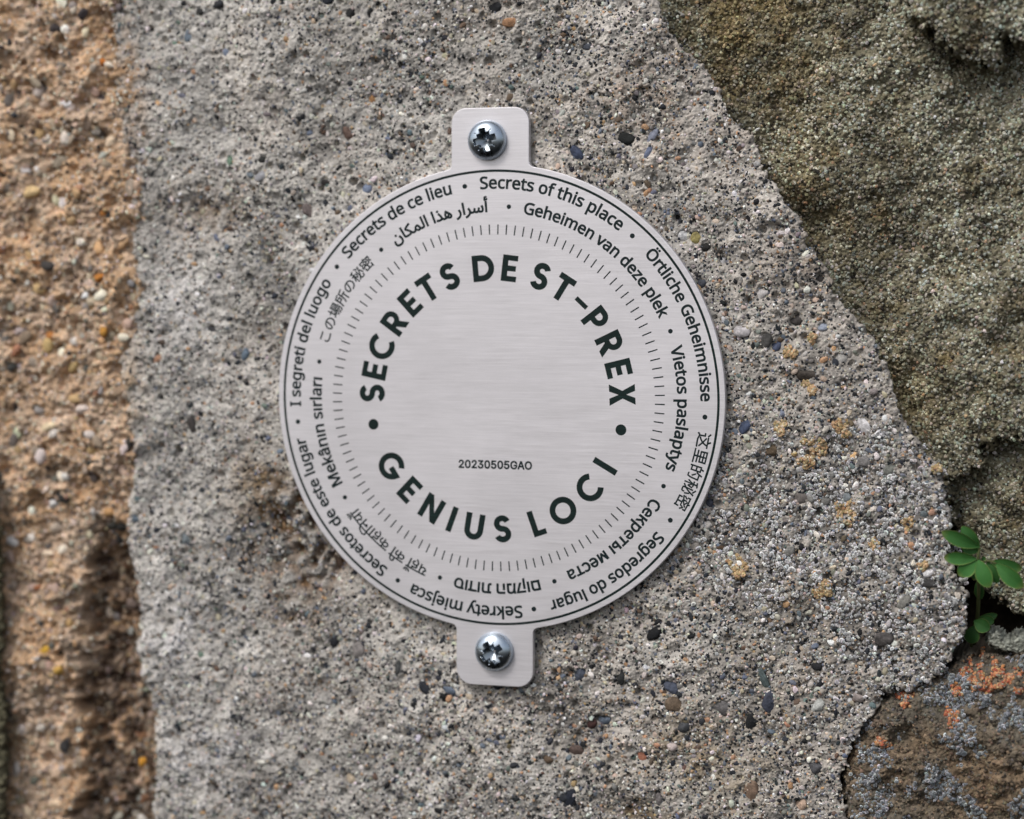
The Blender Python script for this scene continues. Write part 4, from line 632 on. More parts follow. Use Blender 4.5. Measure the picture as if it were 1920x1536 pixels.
     141, 1908, 143, 1928, 141, 1942, 133, 1952, 123, 1954, 123, 1953, 133, 1952, 143, 1952, 199, 1975, 199, 1975, 0, 1956, 0, 1953, 19, 1952, 19, 1942, 8, 1927, 0], [1912, 17,
     1931, 20, 1943, 29, 1950, 44, 1952, 66, 1952, 70, 1950, 93, 1944, 110, 1931, 121, 1912, 124, 1895, 120, 1884, 109, 1877, 92, 1874, 70, 1877, 47, 1884, 30, 1895, 20], [2074,
     143, 2091, 141, 2105, 135, 2117, 126, 2125, 113, 2130, 98, 2132, 80, 2132, 66, 2036, 66, 2039, 45, 2048, 30, 2062, 20, 2081, 17, 2104, 20, 2126, 27, 2126, 7, 2104, 0, 2080,
     -3, 2061, -1, 2044, 6, 2031, 16, 2020, 30, 2014, 48, 2012, 69, 2014, 91, 2020, 109, 2029, 124, 2041, 134, 2057, 141], [2074, 124, 2059, 122, 2048, 114, 2040, 101, 2036, 84,
     2108, 84, 2107, 96, 2104, 105, 2100, 113, 2093, 119, 2084, 123], [2259, 0, 2156, 0, 2156, 15, 2231, 123, 2160, 123, 2160, 141, 2257, 141, 2257, 123, 2182, 18, 2259, 18],
     [2345, 143, 2362, 141, 2377, 135, 2388, 126, 2396, 113, 2402, 98, 2403, 80, 2403, 66, 2307, 66, 2310, 45, 2319, 30, 2333, 20, 2352, 17, 2376, 20, 2397, 27, 2397, 7, 2376, 0,
     2351, -3, 2332, -1, 2316, 6, 2302, 16, 2292, 30, 2285, 48, 2283, 69, 2285, 91, 2291, 109, 2300, 124, 2313, 134, 2328, 141], [2345, 124, 2330, 122, 2319, 114, 2311, 101, 2308,
     84, 2379, 84, 2378, 96, 2376, 105, 2371, 113, 2364, 119, 2356, 123], [2574, 143, 2590, 141, 2604, 135, 2616, 125, 2625, 111, 2630, 93, 2632, 71, 2630, 49, 2625, 30, 2616, 16,
     2605, 6, 2590, -1, 2574, -3, 2555, 0, 2541, 8, 2530, 18, 2529, 18, 2530, 7, 2530, -5, 2530, -63, 2507, -63, 2507, 141, 2526, 141, 2529, 122, 2530, 122, 2541, 133, 2555, 140],
     [2570, 124, 2557, 123, 2547, 119, 2540, 112, 2535, 102, 2532, 90, 2530, 75, 2530, 71, 2531, 55, 2534, 41, 2539, 31, 2547, 23, 2557, 18, 2571, 17, 2582, 18, 2592, 24, 2599, 32,
     2604, 43, 2607, 56, 2608, 71, 2606, 93, 2599, 109, 2587, 120], [2692, 0, 2669, 0, 2669, 199, 2692, 199], [2791, 143, 2808, 141, 2822, 135, 2833, 126, 2842, 113, 2847, 98,
     2849, 80, 2849, 66, 2752, 66, 2756, 45, 2765, 30, 2779, 20, 2797, 17, 2821, 20, 2843, 27, 2843, 7, 2821, 0, 2796, -3, 2778, -1, 2761, 6, 2747, 16, 2737, 30, 2731, 48, 2729,
     69, 2731, 91, 2736, 109, 2746, 124, 2758, 134, 2773, 141], [2791, 124, 2776, 122, 2764, 114, 2757, 101, 2753, 84, 2825, 84, 2824, 96, 2821, 105, 2816, 113, 2810, 119, 2801,
     123], [2907, 95, 2907, 84, 2906, 72, 2907, 72, 2912, 78, 2919, 86, 2924, 93, 2969, 141, 2996, 141, 2939, 81, 3000, 0, 2972, 0, 2923, 66, 2907, 52, 2907, 0, 2885, 0, 2885, 199,
     2907, 199]]),
    'lt': (3000,
     [[239, 285, 138, 0, 102, 0, 0, 285, 37, 285, 102, 102, 109, 80, 115, 59, 120, 40, 124, 59, 130, 80, 138, 103, 201, 285], [308, 214, 308, 0, 273, 0, 273, 214], [291, 294, 305,
     289, 310, 282, 312, 272, 310, 262, 305, 255, 291, 249, 283, 251, 276, 255, 272, 262, 270, 272, 272, 282, 276, 289, 283, 293], [459, 218, 484, 215, 506, 206, 523, 191, 536,
     172, 544, 149, 547, 121, 547, 100, 400, 100, 406, 68, 419, 45, 440, 31, 469, 26, 505, 30, 537, 41, 537, 10, 505, -1, 467, -4, 439, -1, 413, 8, 393, 24, 377, 45, 367, 73, 364,
     105, 367, 138, 376, 166, 390, 188, 409, 204, 432, 214], [458, 189, 436, 185, 419, 173, 407, 154, 401, 128, 510, 128, 509, 145, 505, 160, 498, 172, 488, 181, 475, 187], [673,
     25, 689, 26, 702, 29, 702, 2, 686, -2, 667, -4, 650, -3, 636, 2, 623, 10, 613, 22, 606, 39, 604, 62, 604, 187, 574, 187, 574, 203, 604, 217, 618, 263, 639, 263, 639, 214, 701,
     214, 701, 187, 639, 187, 639, 63, 641, 46, 648, 34, 659, 27], [931, 107, 929, 82, 924, 60, 916, 41, 904, 25, 890, 13, 873, 3, 853, -2, 831, -4, 811, -2, 792, 3, 775, 13, 761,
     25, 749, 41, 741, 60, 735, 82, 733, 107, 736, 140, 745, 167, 760, 189, 779, 205, 804, 215, 832, 218, 860, 215, 884, 205, 903, 189, 918, 167, 928, 140], [769, 107, 771, 84,
     776, 64, 784, 47, 797, 35, 812, 28, 832, 25, 852, 28, 868, 35, 880, 47, 888, 64, 893, 84, 895, 107, 893, 131, 888, 151, 879, 167, 867, 179, 852, 186, 832, 188, 803, 183, 784,
     167, 773, 141], [1126, 59, 1123, 40, 1115, 24, 1103, 12, 1086, 3, 1065, -2, 1040, -4, 1002, 0, 973, 10, 973, 41, 1004, 30, 1041, 24, 1064, 26, 1080, 33, 1089, 43, 1092, 56,
     1087, 70, 1072, 83, 1039, 97, 1004, 113, 991, 122, 981, 132, 975, 145, 973, 161, 978, 185, 995, 203, 1021, 214, 1053, 218, 1090, 214, 1121, 203, 1109, 176, 1081, 185, 1051,
     189, 1032, 187, 1018, 182, 1009, 174, 1006, 163, 1012, 148, 1029, 136, 1061, 122, 1096, 107, 1109, 98, 1118, 88, 1124, 75], [1383, 218, 1408, 215, 1429, 206, 1447, 190, 1460,
     169, 1468, 141, 1471, 107, 1468, 74, 1460, 46, 1447, 24, 1429, 9, 1408, -1, 1383, -4, 1353, 0, 1332, 12, 1316, 27, 1314, 27, 1316, 10, 1316, -8, 1316, -96, 1281, -96, 1281,
     214, 1310, 214, 1315, 185, 1316, 185, 1332, 201, 1353, 213], [1377, 188, 1357, 186, 1342, 180, 1330, 170, 1323, 156, 1318, 137, 1316, 114, 1316, 107, 1318, 83, 1322, 63, 1329,
     46, 1341, 35, 1357, 28, 1377, 25, 1395, 28, 1409, 36, 1420, 49, 1428, 65, 1433, 85, 1434, 108, 1431, 141, 1420, 166, 1402, 183], [1607, 217, 1642, 213, 1665, 200, 1679, 178,
     1684, 146, 1684, 0, 1659, 0, 1652, 30, 1650, 30, 1631, 11, 1609, 0, 1578, -4, 1560, -2, 1544, 3, 1530, 11, 1520, 24, 1513, 40, 1511, 59, 1517, 88, 1536, 109, 1568, 122, 1613,
     128, 1650, 129, 1650, 142, 1647, 164, 1638, 179, 1624, 186, 1606, 189, 1574, 184, 1545, 173, 1535, 199, 1568, 212], [1618, 103, 1584, 99, 1563, 91, 1551, 77, 1547, 59, 1550,
     43, 1558, 33, 1571, 26, 1586, 24, 1611, 28, 1631, 39, 1645, 58, 1649, 85, 1649, 105], [1890, 59, 1887, 40, 1879, 24, 1867, 12, 1850, 3, 1829, -2, 1804, -4, 1766, 0, 1737, 10,
     1737, 41, 1768, 30, 1805, 24, 1828, 26, 1844, 33, 1853, 43, 1856, 56, 1851, 70, 1835, 83, 1803, 97, 1767, 113, 1754, 122, 1745, 132, 1739, 145, 1737, 161, 1742, 185, 1759,
     203, 1784, 214, 1817, 218, 1853, 214, 1885, 203, 1873, 176, 1845, 185, 1815, 189, 1796, 187, 1782, 182, 1773, 174, 1770, 163, 1775, 148, 1793, 136, 1825, 122, 1860, 107, 1873,
     98, 1882, 88, 1888, 75], [1976, 0, 1941, 0, 1941, 303, 1976, 303], [2125, 217, 2159, 213, 2183, 200, 2197, 178, 2202, 146, 2202, 0, 2176, 0, 2170, 30, 2168, 30, 2149, 11,
     2127, 0, 2096, -4, 2078, -2, 2062, 3, 2048, 11, 2037, 24, 2031, 40, 2029, 59, 2035, 88, 2054, 109, 2086, 122, 2131, 128, 2168, 129, 2168, 142, 2165, 164, 2156, 179, 2142, 186,
     2123, 189, 2091, 184, 2063, 173, 2052, 199, 2085, 212], [2136, 103, 2102, 99, 2080, 91, 2069, 77, 2065, 59, 2068, 43, 2076, 33, 2089, 26, 2104, 24, 2129, 28, 2149, 39, 2163,
     58, 2167, 85, 2167, 105], [2370, 218, 2394, 215, 2416, 206, 2433, 190, 2447, 169, 2455, 141, 2458, 107, 2455, 74, 2447, 46, 2433, 24, 2416, 9, 2394, -1, 2369, -4, 2340, 0,
     2319, 12, 2303, 27, 2301, 27, 2302, 10, 2303, -8, 2303, -96, 2268, -96, 2268, 214, 2297, 214, 2302, 185, 2303, 185, 2319, 201, 2340, 213], [2363, 188, 2344, 186, 2329, 180,
     2317, 170, 2310, 156, 2305, 137, 2303, 114, 2303, 107, 2305, 83, 2309, 63, 2316, 46, 2328, 35, 2343, 28, 2364, 25, 2382, 28, 2396, 36, 2407, 49, 2415, 65, 2420, 85, 2421, 108,
     2418, 141, 2407, 166, 2389, 183], [2585, 25, 2601, 26, 2615, 29, 2615, 2, 2599, -2, 2579, -4, 2563, -3, 2548, 2, 2535, 10, 2525, 22, 2518, 39, 2516, 62, 2516, 187, 2486, 187,
     2486, 203, 2517, 217, 2531, 263, 2551, 263, 2551, 214, 2613, 214, 2613, 187, 2551, 187, 2551, 63, 2554, 46, 2561, 34, 2571, 27], [2624, 214, 2661, 214, 2708, 92, 2715, 71,
     2721, 52, 2726, 34, 2727, 34, 2735, 60, 2746, 93, 2789, 214, 2827, 214, 2735, -30, 2717, -64, 2706, -78, 2692, -88, 2676, -94, 2657, -96, 2640, -95, 2628, -93, 2628, -65,
     2638, -66, 2651, -67, 2673, -62, 2688, -49, 2699, -29, 2710, -1], [3000, 59, 2997, 40, 2990, 24, 2977, 12, 2960, 3, 2939, -2, 2915, -4, 2876, 0, 2848, 10, 2848, 41, 2879, 30,
     2915, 24, 2938, 26, 2954, 33, 2963, 43, 2966, 56, 2962, 70, 2946, 83, 2913, 97, 2878, 113, 2865, 122, 2855, 132, 2849, 145, 2847, 161, 2853, 185, 2869, 203, 2895, 214, 2927,
     218, 2964, 214, 2996, 203, 2984, 176, 2955, 185, 2925, 189, 2906, 187, 2892, 182, 2884, 174, 2881, 163, 2886, 148, 2903, 136, 2936, 122, 2970, 107, 2983, 98, 2992, 88, 2998,
     75]]),
    'ru': (3000,
     [[134, -5, 188, 6, 229, 39, 208, 64, 175, 38, 136, 29, 85, 44, 52, 88, 40, 155, 52, 222, 86, 265, 137, 280, 173, 272, 200, 251, 222, 276, 187, 303, 137, 314, 67, 295, 18, 240,
     0, 154, 18, 68, 65, 14], [376, -5, 417, 1, 451, 18, 437, 43, 410, 30, 380, 25, 342, 35, 315, 63, 304, 105, 458, 105, 460, 127, 449, 184, 418, 221, 369, 235, 319, 220, 281,
     178, 266, 114, 281, 50, 320, 9], [304, 133, 316, 171, 339, 196, 369, 204, 400, 196, 419, 172, 426, 133], [516, 0, 555, 0, 555, 103, 600, 103, 664, 0, 705, 0, 628, 120, 648,
     166, 664, 192, 681, 197, 688, 196, 695, 232, 681, 235, 649, 226, 622, 186, 599, 134, 555, 134, 555, 229, 516, 229], [751, -96, 789, -96, 789, -19, 788, 21, 820, 1, 851, -5,
     900, 9, 936, 51, 951, 118, 940, 180, 909, 220, 860, 235, 821, 225, 787, 202, 786, 202, 782, 229, 751, 229], [845, 27, 819, 32, 789, 51, 789, 171, 821, 194, 850, 202, 885, 192,
     905, 162, 911, 118, 902, 69, 879, 38], [1104, -5, 1146, 1, 1179, 18, 1166, 43, 1139, 30, 1109, 25, 1070, 35, 1044, 63, 1033, 105, 1187, 105, 1189, 127, 1178, 184, 1147, 221,
     1097, 235, 1047, 220, 1010, 178, 995, 114, 1010, 50, 1049, 9], [1032, 133, 1044, 171, 1068, 196, 1098, 204, 1129, 196, 1148, 172, 1155, 133], [1295, 0, 1333, 0, 1333, 198,
     1411, 198, 1411, 229, 1218, 229, 1218, 198, 1295, 198], [1461, 0, 1532, 0, 1580, 8, 1612, 32, 1623, 73, 1612, 114, 1580, 137, 1532, 144, 1500, 144, 1500, 229, 1461, 229],
     [1500, 31, 1500, 115, 1528, 115, 1572, 104, 1586, 73, 1572, 41, 1528, 31], [1663, 0, 1701, 0, 1701, 229, 1663, 229], [1873, 0, 1907, 0, 1907, 103, 1903, 182, 1905, 182, 1926,
     128, 1971, 21, 1996, 21, 2040, 128, 2061, 182, 2063, 182, 2059, 103, 2059, 0, 2094, 0, 2094, 229, 2049, 229, 2006, 121, 1985, 66, 1983, 66, 1962, 121, 1917, 229, 1873, 229],
     [2263, -5, 2305, 1, 2338, 18, 2325, 43, 2298, 30, 2268, 25, 2229, 35, 2203, 63, 2192, 105, 2346, 105, 2348, 127, 2337, 184, 2306, 221, 2256, 235, 2206, 220, 2169, 178, 2154,
     114, 2169, 50, 2208, 9], [2191, 133, 2203, 171, 2227, 196, 2257, 204, 2288, 196, 2307, 172, 2314, 133], [2494, -5, 2534, 2, 2568, 23, 2551, 49, 2527, 33, 2498, 27, 2460, 38,
     2436, 68, 2427, 114, 2436, 160, 2462, 191, 2499, 202, 2523, 197, 2544, 182, 2564, 208, 2536, 226, 2497, 235, 2442, 220, 2403, 179, 2387, 114, 2401, 49, 2439, 9], [2669, 0,
     2707, 0, 2707, 198, 2784, 198, 2784, 229, 2592, 229, 2592, 198, 2669, 198], [2888, -5, 2928, 4, 2964, 27, 2965, 27, 2968, 0, 3000, 0, 3000, 141, 2992, 190, 2966, 223, 2921,
     235, 2870, 225, 2831, 205, 2846, 178, 2877, 195, 2915, 203, 2943, 194, 2958, 173, 2962, 145, 2882, 129, 2836, 101, 2821, 59, 2830, 24, 2854, 2], [2899, 26, 2870, 34, 2858, 62,
     2868, 88, 2901, 107, 2962, 119, 2962, 56, 2930, 33]]),
    'he': (2400,
     [[0, 0, 0, 265, 135, 265, 174, 260, 202, 244, 219, 218, 224, 180, 224, 0], [40, 37, 184, 37, 184, 172, 181, 199, 170, 215, 154, 224, 132, 227, 40, 227], [298, 0, 298, 265,
     338, 265, 338, 0], [516, 0, 600, 227, 412, 227, 412, 265, 642, 265, 642, 234, 559, 0], [412, -108, 412, 162, 452, 162, 452, -108], [814, 270, 843, 267, 867, 258, 885, 245,
     899, 226, 908, 204, 910, 179, 910, 0, 794, 0, 794, 37, 870, 37, 870, 173, 867, 198, 856, 218, 838, 230, 812, 235, 790, 232, 773, 224, 758, 211, 748, 193, 741, 172, 736, 146,
     720, 0, 680, 0, 700, 183, 682, 265, 723, 265, 730, 227, 732, 227, 745, 243, 762, 257, 784, 266], [1162, 0, 1162, 172, 1158, 199, 1148, 215, 1131, 224, 1109, 227, 984, 227,
     984, 265, 1112, 265, 1152, 260, 1180, 244, 1196, 218, 1202, 180, 1202, 0], [984, 0, 984, 158, 1024, 158, 1024, 0], [1576, 0, 1576, 172, 1572, 199, 1562, 215, 1545, 224, 1524,
     227, 1371, 227, 1371, 265, 1526, 265, 1566, 260, 1594, 244, 1611, 218, 1616, 180, 1616, 0], [1369, 0, 1369, 37, 1390, 37, 1401, 40, 1408, 47, 1413, 60, 1415, 78, 1415, 245,
     1455, 245, 1455, 80, 1451, 45, 1439, 20, 1418, 5, 1388, 0], [1690, 0, 1690, 265, 1730, 265, 1730, 0], [1910, 0, 1910, 243, 1950, 243, 1950, 0], [1773, 227, 1773, 265, 1991,
     265, 1991, 227], [2040, 0, 2040, 265, 2080, 265, 2080, 0], [2277, -6, 2251, -4, 2227, 3, 2206, 14, 2188, 29, 2173, 49, 2162, 73, 2156, 101, 2153, 134, 2158, 183, 2167, 227,
     2134, 227, 2134, 265, 2275, 265, 2313, 260, 2344, 248, 2368, 228, 2386, 201, 2396, 168, 2400, 131, 2398, 100, 2391, 73, 2381, 50, 2366, 30, 2349, 15, 2328, 3, 2304, -4],
     [2275, 29, 2295, 31, 2312, 36, 2327, 45, 2338, 57, 2347, 72, 2354, 89, 2358, 131, 2356, 164, 2347, 189, 2334, 207, 2316, 219, 2294, 225, 2268, 227, 2207, 227, 2200, 193, 2195,
     138, 2199, 91, 2213, 57, 2228, 41, 2249, 32]]),
    'hi': (3000,
     [[289, 302, 289, 267, 238, 267, 238, 0, 199, 0, 199, 87, 166, 71, 123, 64, 83, 71, 52, 93, 30, 128, 18, 171, 45, 179, 63, 189, 74, 203, 78, 222, 72, 247, 60, 267, 0, 267, 0,
     302], [63, 146, 74, 125, 87, 110, 104, 101, 126, 98, 148, 101, 168, 109, 199, 133, 199, 267, 102, 267, 113, 242, 116, 216, 110, 185, 92, 162], [437, 33, 466, 48, 474, 58, 477,
     72, 473, 88, 463, 101, 444, 108, 417, 111, 388, 108, 366, 97, 353, 81, 348, 60, 354, 31, 377, 0, 428, -43, 402, -69, 363, -36, 333, -4, 315, 28, 309, 63, 317, 96, 337, 120,
     321, 142, 315, 171, 320, 194, 333, 210, 358, 222, 392, 226, 456, 226, 456, 267, 281, 267, 281, 302, 546, 302, 546, 267, 496, 267, 496, 191, 393, 191, 372, 190, 361, 185, 354,
     168, 358, 151, 370, 138, 419, 146, 449, 143, 474, 135, 492, 124, 505, 109, 512, 92, 515, 74, 511, 49, 498, 28, 478, 12, 450, 1], [621, 267, 621, 0, 582, 0, 582, 267, 539, 267,
     539, 302, 671, 302, 671, 267], [573, 411, 580, 428, 597, 435, 614, 428, 621, 411, 614, 394, 597, 387, 580, 394], [698, 419, 683, 377, 661, 350, 632, 335, 598, 330, 565, 335,
     536, 351, 513, 379, 494, 419, 527, 430, 541, 401, 556, 379, 575, 367, 599, 362, 624, 367, 641, 381, 653, 402, 662, 431], [1168, 267, 1010, 267, 1010, 169, 1036, 187, 1067,
     194, 1095, 189, 1118, 173, 1133, 149, 1138, 116, 1131, 68, 1106, 19, 1071, 39, 1091, 75, 1099, 115, 1097, 135, 1090, 149, 1078, 157, 1063, 160, 1037, 151, 1010, 125, 1010, 0,
     971, 0, 971, 84, 942, 66, 900, 57, 857, 66, 839, 78, 825, 94, 816, 115, 813, 141, 820, 175, 840, 202, 870, 219, 909, 225, 934, 223, 955, 220, 952, 185, 932, 188, 911, 190,
     886, 186, 868, 177, 856, 162, 852, 142, 856, 119, 867, 104, 883, 94, 901, 91, 921, 94, 939, 101, 971, 126, 971, 267, 791, 267, 791, 302, 1168, 302], [1070, 298, 1058, 331,
     1054, 363, 1059, 391, 1074, 414, 1098, 430, 1131, 435, 1157, 431, 1179, 421, 1197, 403, 1213, 378, 1239, 302, 1293, 302, 1293, 267, 1243, 267, 1243, 0, 1203, 0, 1203, 267,
     1160, 267, 1160, 302, 1202, 302, 1189, 346, 1174, 376, 1156, 394, 1133, 400, 1115, 397, 1103, 388, 1095, 374, 1093, 356, 1098, 326, 1109, 298], [1789, 267, 1631, 267, 1631,
     169, 1657, 187, 1688, 194, 1717, 189, 1739, 173, 1754, 149, 1759, 116, 1752, 68, 1728, 19, 1693, 39, 1713, 75, 1720, 115, 1718, 135, 1711, 149, 1700, 157, 1685, 160, 1658,
     151, 1631, 125, 1631, 0, 1592, 0, 1592, 84, 1563, 66, 1522, 57, 1479, 66, 1461, 78, 1446, 94, 1437, 115, 1434, 141, 1441, 175, 1461, 202, 1492, 219, 1530, 225, 1555, 223,
     1576, 220, 1573, 185, 1554, 188, 1533, 190, 1508, 186, 1489, 177, 1477, 162, 1474, 142, 1477, 119, 1488, 104, 1504, 94, 1523, 91, 1543, 94, 1561, 101, 1592, 126, 1592, 267,
     1412, 267, 1412, 302, 1789, 302], [1937, 33, 1966, 48, 1974, 58, 1977, 72, 1974, 88, 1963, 101, 1945, 108, 1917, 111, 1888, 108, 1866, 97, 1853, 81, 1849, 60, 1854, 31, 1877,
     0, 1928, -43, 1902, -69, 1863, -36, 1834, -4, 1816, 28, 1810, 63, 1817, 96, 1837, 120, 1822, 142, 1815, 171, 1820, 194, 1833, 210, 1858, 222, 1893, 226, 1957, 226, 1957, 267,
     1782, 267, 1782, 302, 2046, 302, 2046, 267, 1996, 267, 1996, 191, 1893, 191, 1872, 190, 1861, 185, 1854, 168, 1859, 151, 1870, 138, 1919, 146, 1950, 143, 1974, 135, 1992, 124,
     2005, 109, 2012, 92, 2015, 74, 2011, 49, 1998, 28, 1978, 12, 1950, 1], [2122, 267, 2122, 0, 2082, 0, 2082, 267, 2039, 267, 2039, 302, 2172, 302, 2172, 267], [2208, 267, 2165,
     267, 2165, 302, 2204, 302, 2194, 324, 2190, 351, 2197, 385, 2219, 412, 2251, 429, 2294, 435, 2358, 425, 2415, 397, 2464, 354, 2506, 298, 2465, 298, 2414, 355, 2360, 388, 2302,
     400, 2272, 396, 2249, 385, 2235, 368, 2230, 346, 2234, 321, 2245, 302, 2297, 302, 2297, 267, 2247, 267, 2247, 0, 2208, 0], [2290, 302, 2566, 302, 2566, 267, 2516, 267, 2516,
     0, 2477, 0, 2477, 145, 2389, 145, 2389, 118, 2383, 98, 2365, 91, 2340, 101, 2318, 126, 2308, 154, 2315, 172, 2338, 179, 2477, 179, 2477, 267, 2290, 267], [2848, 302, 2848,
     267, 2798, 267, 2798, 0, 2758, 0, 2758, 87, 2726, 71, 2682, 64, 2643, 71, 2612, 93, 2590, 128, 2578, 171, 2604, 179, 2623, 189, 2634, 203, 2637, 222, 2632, 247, 2619, 267,
     2560, 267, 2560, 302], [2622, 146, 2633, 125, 2647, 110, 2664, 101, 2685, 98, 2708, 101, 2727, 109, 2758, 133, 2758, 267, 2662, 267, 2672, 242, 2676, 216, 2670, 185, 2652,
     162], [2923, 267, 2923, 0, 2884, 0, 2884, 267, 2841, 267, 2841, 302, 2973, 302, 2973, 267], [2875, 411, 2882, 428, 2899, 435, 2916, 428, 2923, 411, 2916, 394, 2899, 387, 2882,
     394], [3000, 419, 2985, 377, 2963, 350, 2934, 335, 2900, 330, 2867, 335, 2838, 351, 2815, 379, 2796, 419, 2829, 430, 2843, 401, 2858, 379, 2877, 367, 2901, 362, 2926, 367,
     2943, 381, 2955, 402, 2964, 431]]),
    'tr': (3000,
     [[139, 0, 35, 277, 34, 277, 35, 254, 36, 225, 37, 192, 37, 0, 0, 0, 0, 316, 59, 316, 156, 57, 158, 57, 257, 316, 316, 316, 316, 0, 276, 0, 276, 194, 277, 225, 278, 254, 279,
     277, 278, 277, 172, 0], [488, 242, 516, 238, 540, 228, 560, 212, 574, 191, 583, 165, 586, 135, 586, 111, 423, 111, 429, 76, 444, 50, 467, 34, 499, 29, 539, 33, 575, 45, 575,
     11, 539, -1, 497, -4, 465, -1, 438, 9, 415, 26, 397, 50, 386, 80, 383, 117, 386, 153, 396, 184, 412, 208, 433, 227, 458, 238], [487, 210, 462, 205, 443, 192, 430, 170, 424,
     142, 545, 142, 543, 161, 539, 177, 531, 191, 520, 201, 505, 208], [684, 161, 684, 142, 683, 122, 684, 122, 692, 132, 703, 146, 713, 157, 788, 237, 834, 237, 738, 136, 841, 0,
     794, 0, 711, 111, 684, 87, 684, 0, 646, 0, 646, 336, 684, 336], [972, 241, 1010, 236, 1036, 222, 1052, 198, 1057, 162, 1057, 0, 1029, 0, 1021, 34, 1019, 34, 998, 12, 974, 0,
     940, -4, 919, -3, 901, 3, 886, 13, 875, 26, 867, 44, 865, 66, 872, 97, 893, 121, 928, 135, 979, 142, 1019, 143, 1019, 157, 1016, 182, 1006, 198, 991, 207, 970, 210, 934, 204,
     903, 192, 891, 221, 928, 235], [983, 115, 946, 110, 922, 100, 909, 86, 905, 66, 908, 48, 917, 36, 931, 29, 949, 27, 976, 31, 999, 44, 1013, 65, 1018, 95, 1018, 116], [988,
     339, 1004, 317, 1024, 293, 1044, 273, 1044, 268, 1016, 268, 992, 286, 968, 308, 944, 286, 921, 268, 894, 268, 894, 273, 913, 293, 933, 317, 949, 339], [1245, 242, 1282, 237,
     1309, 221, 1325, 194, 1330, 154, 1330, 0, 1292, 0, 1292, 152, 1289, 177, 1279, 195, 1263, 205, 1239, 209, 1206, 203, 1184, 187, 1173, 160, 1169, 123, 1169, 0, 1130, 0, 1130,
     237, 1162, 237, 1168, 205, 1170, 205, 1190, 226, 1215, 238], [1443, 0, 1404, 0, 1404, 237, 1443, 237], [1632, 242, 1670, 237, 1697, 221, 1713, 194, 1718, 154, 1718, 0, 1680,
     0, 1680, 152, 1676, 177, 1667, 195, 1650, 205, 1627, 209, 1593, 203, 1572, 187, 1561, 160, 1557, 123, 1557, 0, 1518, 0, 1518, 237, 1550, 237, 1555, 205, 1558, 205, 1577, 226,
     1603, 238], [2061, 66, 2058, 44, 2050, 27, 2036, 13, 2017, 4, 1994, -2, 1967, -4, 1924, 0, 1892, 11, 1892, 46, 1926, 33, 1967, 27, 1993, 29, 2010, 37, 2020, 48, 2024, 62,
     2019, 78, 2001, 92, 1965, 108, 1926, 126, 1911, 135, 1901, 147, 1894, 161, 1892, 179, 1898, 205, 1916, 225, 1945, 238, 1981, 242, 2021, 237, 2056, 226, 2043, 195, 2012, 205,
     1978, 210, 1957, 208, 1942, 202, 1932, 193, 1929, 181, 1935, 164, 1954, 151, 1990, 136, 2028, 119, 2043, 109, 2053, 97, 2059, 83], [2158, 0, 2119, 0, 2119, 237, 2158, 237],
     [2344, 242, 2358, 241, 2371, 239, 2367, 203, 2354, 205, 2341, 206, 2315, 201, 2293, 184, 2277, 159, 2272, 127, 2272, 0, 2233, 0, 2233, 237, 2265, 237, 2269, 194, 2271, 194,
     2289, 218, 2314, 235, 2328, 240], [2455, 0, 2416, 0, 2416, 336, 2455, 336], [2620, 241, 2658, 236, 2684, 222, 2700, 198, 2705, 162, 2705, 0, 2676, 0, 2669, 34, 2667, 34, 2646,
     12, 2621, 0, 2587, -4, 2567, -3, 2549, 3, 2534, 13, 2522, 26, 2515, 44, 2513, 66, 2520, 97, 2541, 121, 2576, 135, 2626, 142, 2667, 143, 2667, 157, 2664, 182, 2654, 198, 2638,
     207, 2618, 210, 2582, 204, 2551, 192, 2539, 221, 2576, 235], [2631, 115, 2594, 110, 2570, 100, 2557, 86, 2553, 66, 2556, 48, 2565, 36, 2579, 29, 2596, 27, 2624, 31, 2646, 44,
     2661, 65, 2666, 95, 2666, 116], [2889, 242, 2903, 241, 2917, 239, 2912, 203, 2899, 205, 2886, 206, 2860, 201, 2838, 184, 2823, 159, 2817, 127, 2817, 0, 2778, 0, 2778, 237,
     2810, 237, 2815, 194, 2816, 194, 2834, 218, 2859, 235, 2873, 240], [3000, 0, 2961, 0, 2961, 237, 3000, 237]]),
    'ja': (2400,
     [[22, 248, 22, 219, 115, 216, 211, 220, 211, 249, 115, 244], [36, 106, 7, 109, 0, 59, 13, 22, 52, -1, 114, -9, 183, -5, 234, 4, 234, 34, 182, 24, 113, 20, 66, 26, 38, 42, 29,
     65], [461, 227, 441, 132, 414, 67, 388, 48, 371, 55, 357, 76, 351, 113, 365, 162, 402, 204], [490, 228, 542, 211, 574, 174, 585, 125, 572, 73, 539, 38, 495, 20, 465, 15, 481,
     -11, 553, 12, 598, 58, 614, 124, 597, 190, 550, 236, 478, 254, 400, 234, 345, 182, 324, 110, 333, 60, 356, 27, 387, 16, 418, 28, 445, 65, 469, 126], [822, 220, 936, 220, 936,
     192, 822, 192], [822, 267, 936, 267, 936, 239, 822, 239], [798, 287, 798, 172, 961, 172, 961, 287], [764, 152, 764, 129, 813, 129, 782, 89, 742, 58, 761, 41, 807, 82, 843, 82,
     807, 36, 763, 2, 781, -15, 829, 28, 867, 82, 902, 82, 872, 27, 832, -15, 851, -30, 894, 19, 924, 82, 951, 82, 944, 21, 935, -3, 925, -7, 895, -5, 901, -27, 936, -27, 956, -18,
     968, 14, 977, 93, 978, 104, 825, 104, 840, 129, 987, 129, 987, 152], [659, 63, 669, 36, 774, 88, 768, 111, 732, 95, 732, 195, 770, 195, 770, 221, 732, 221, 732, 294, 707, 294,
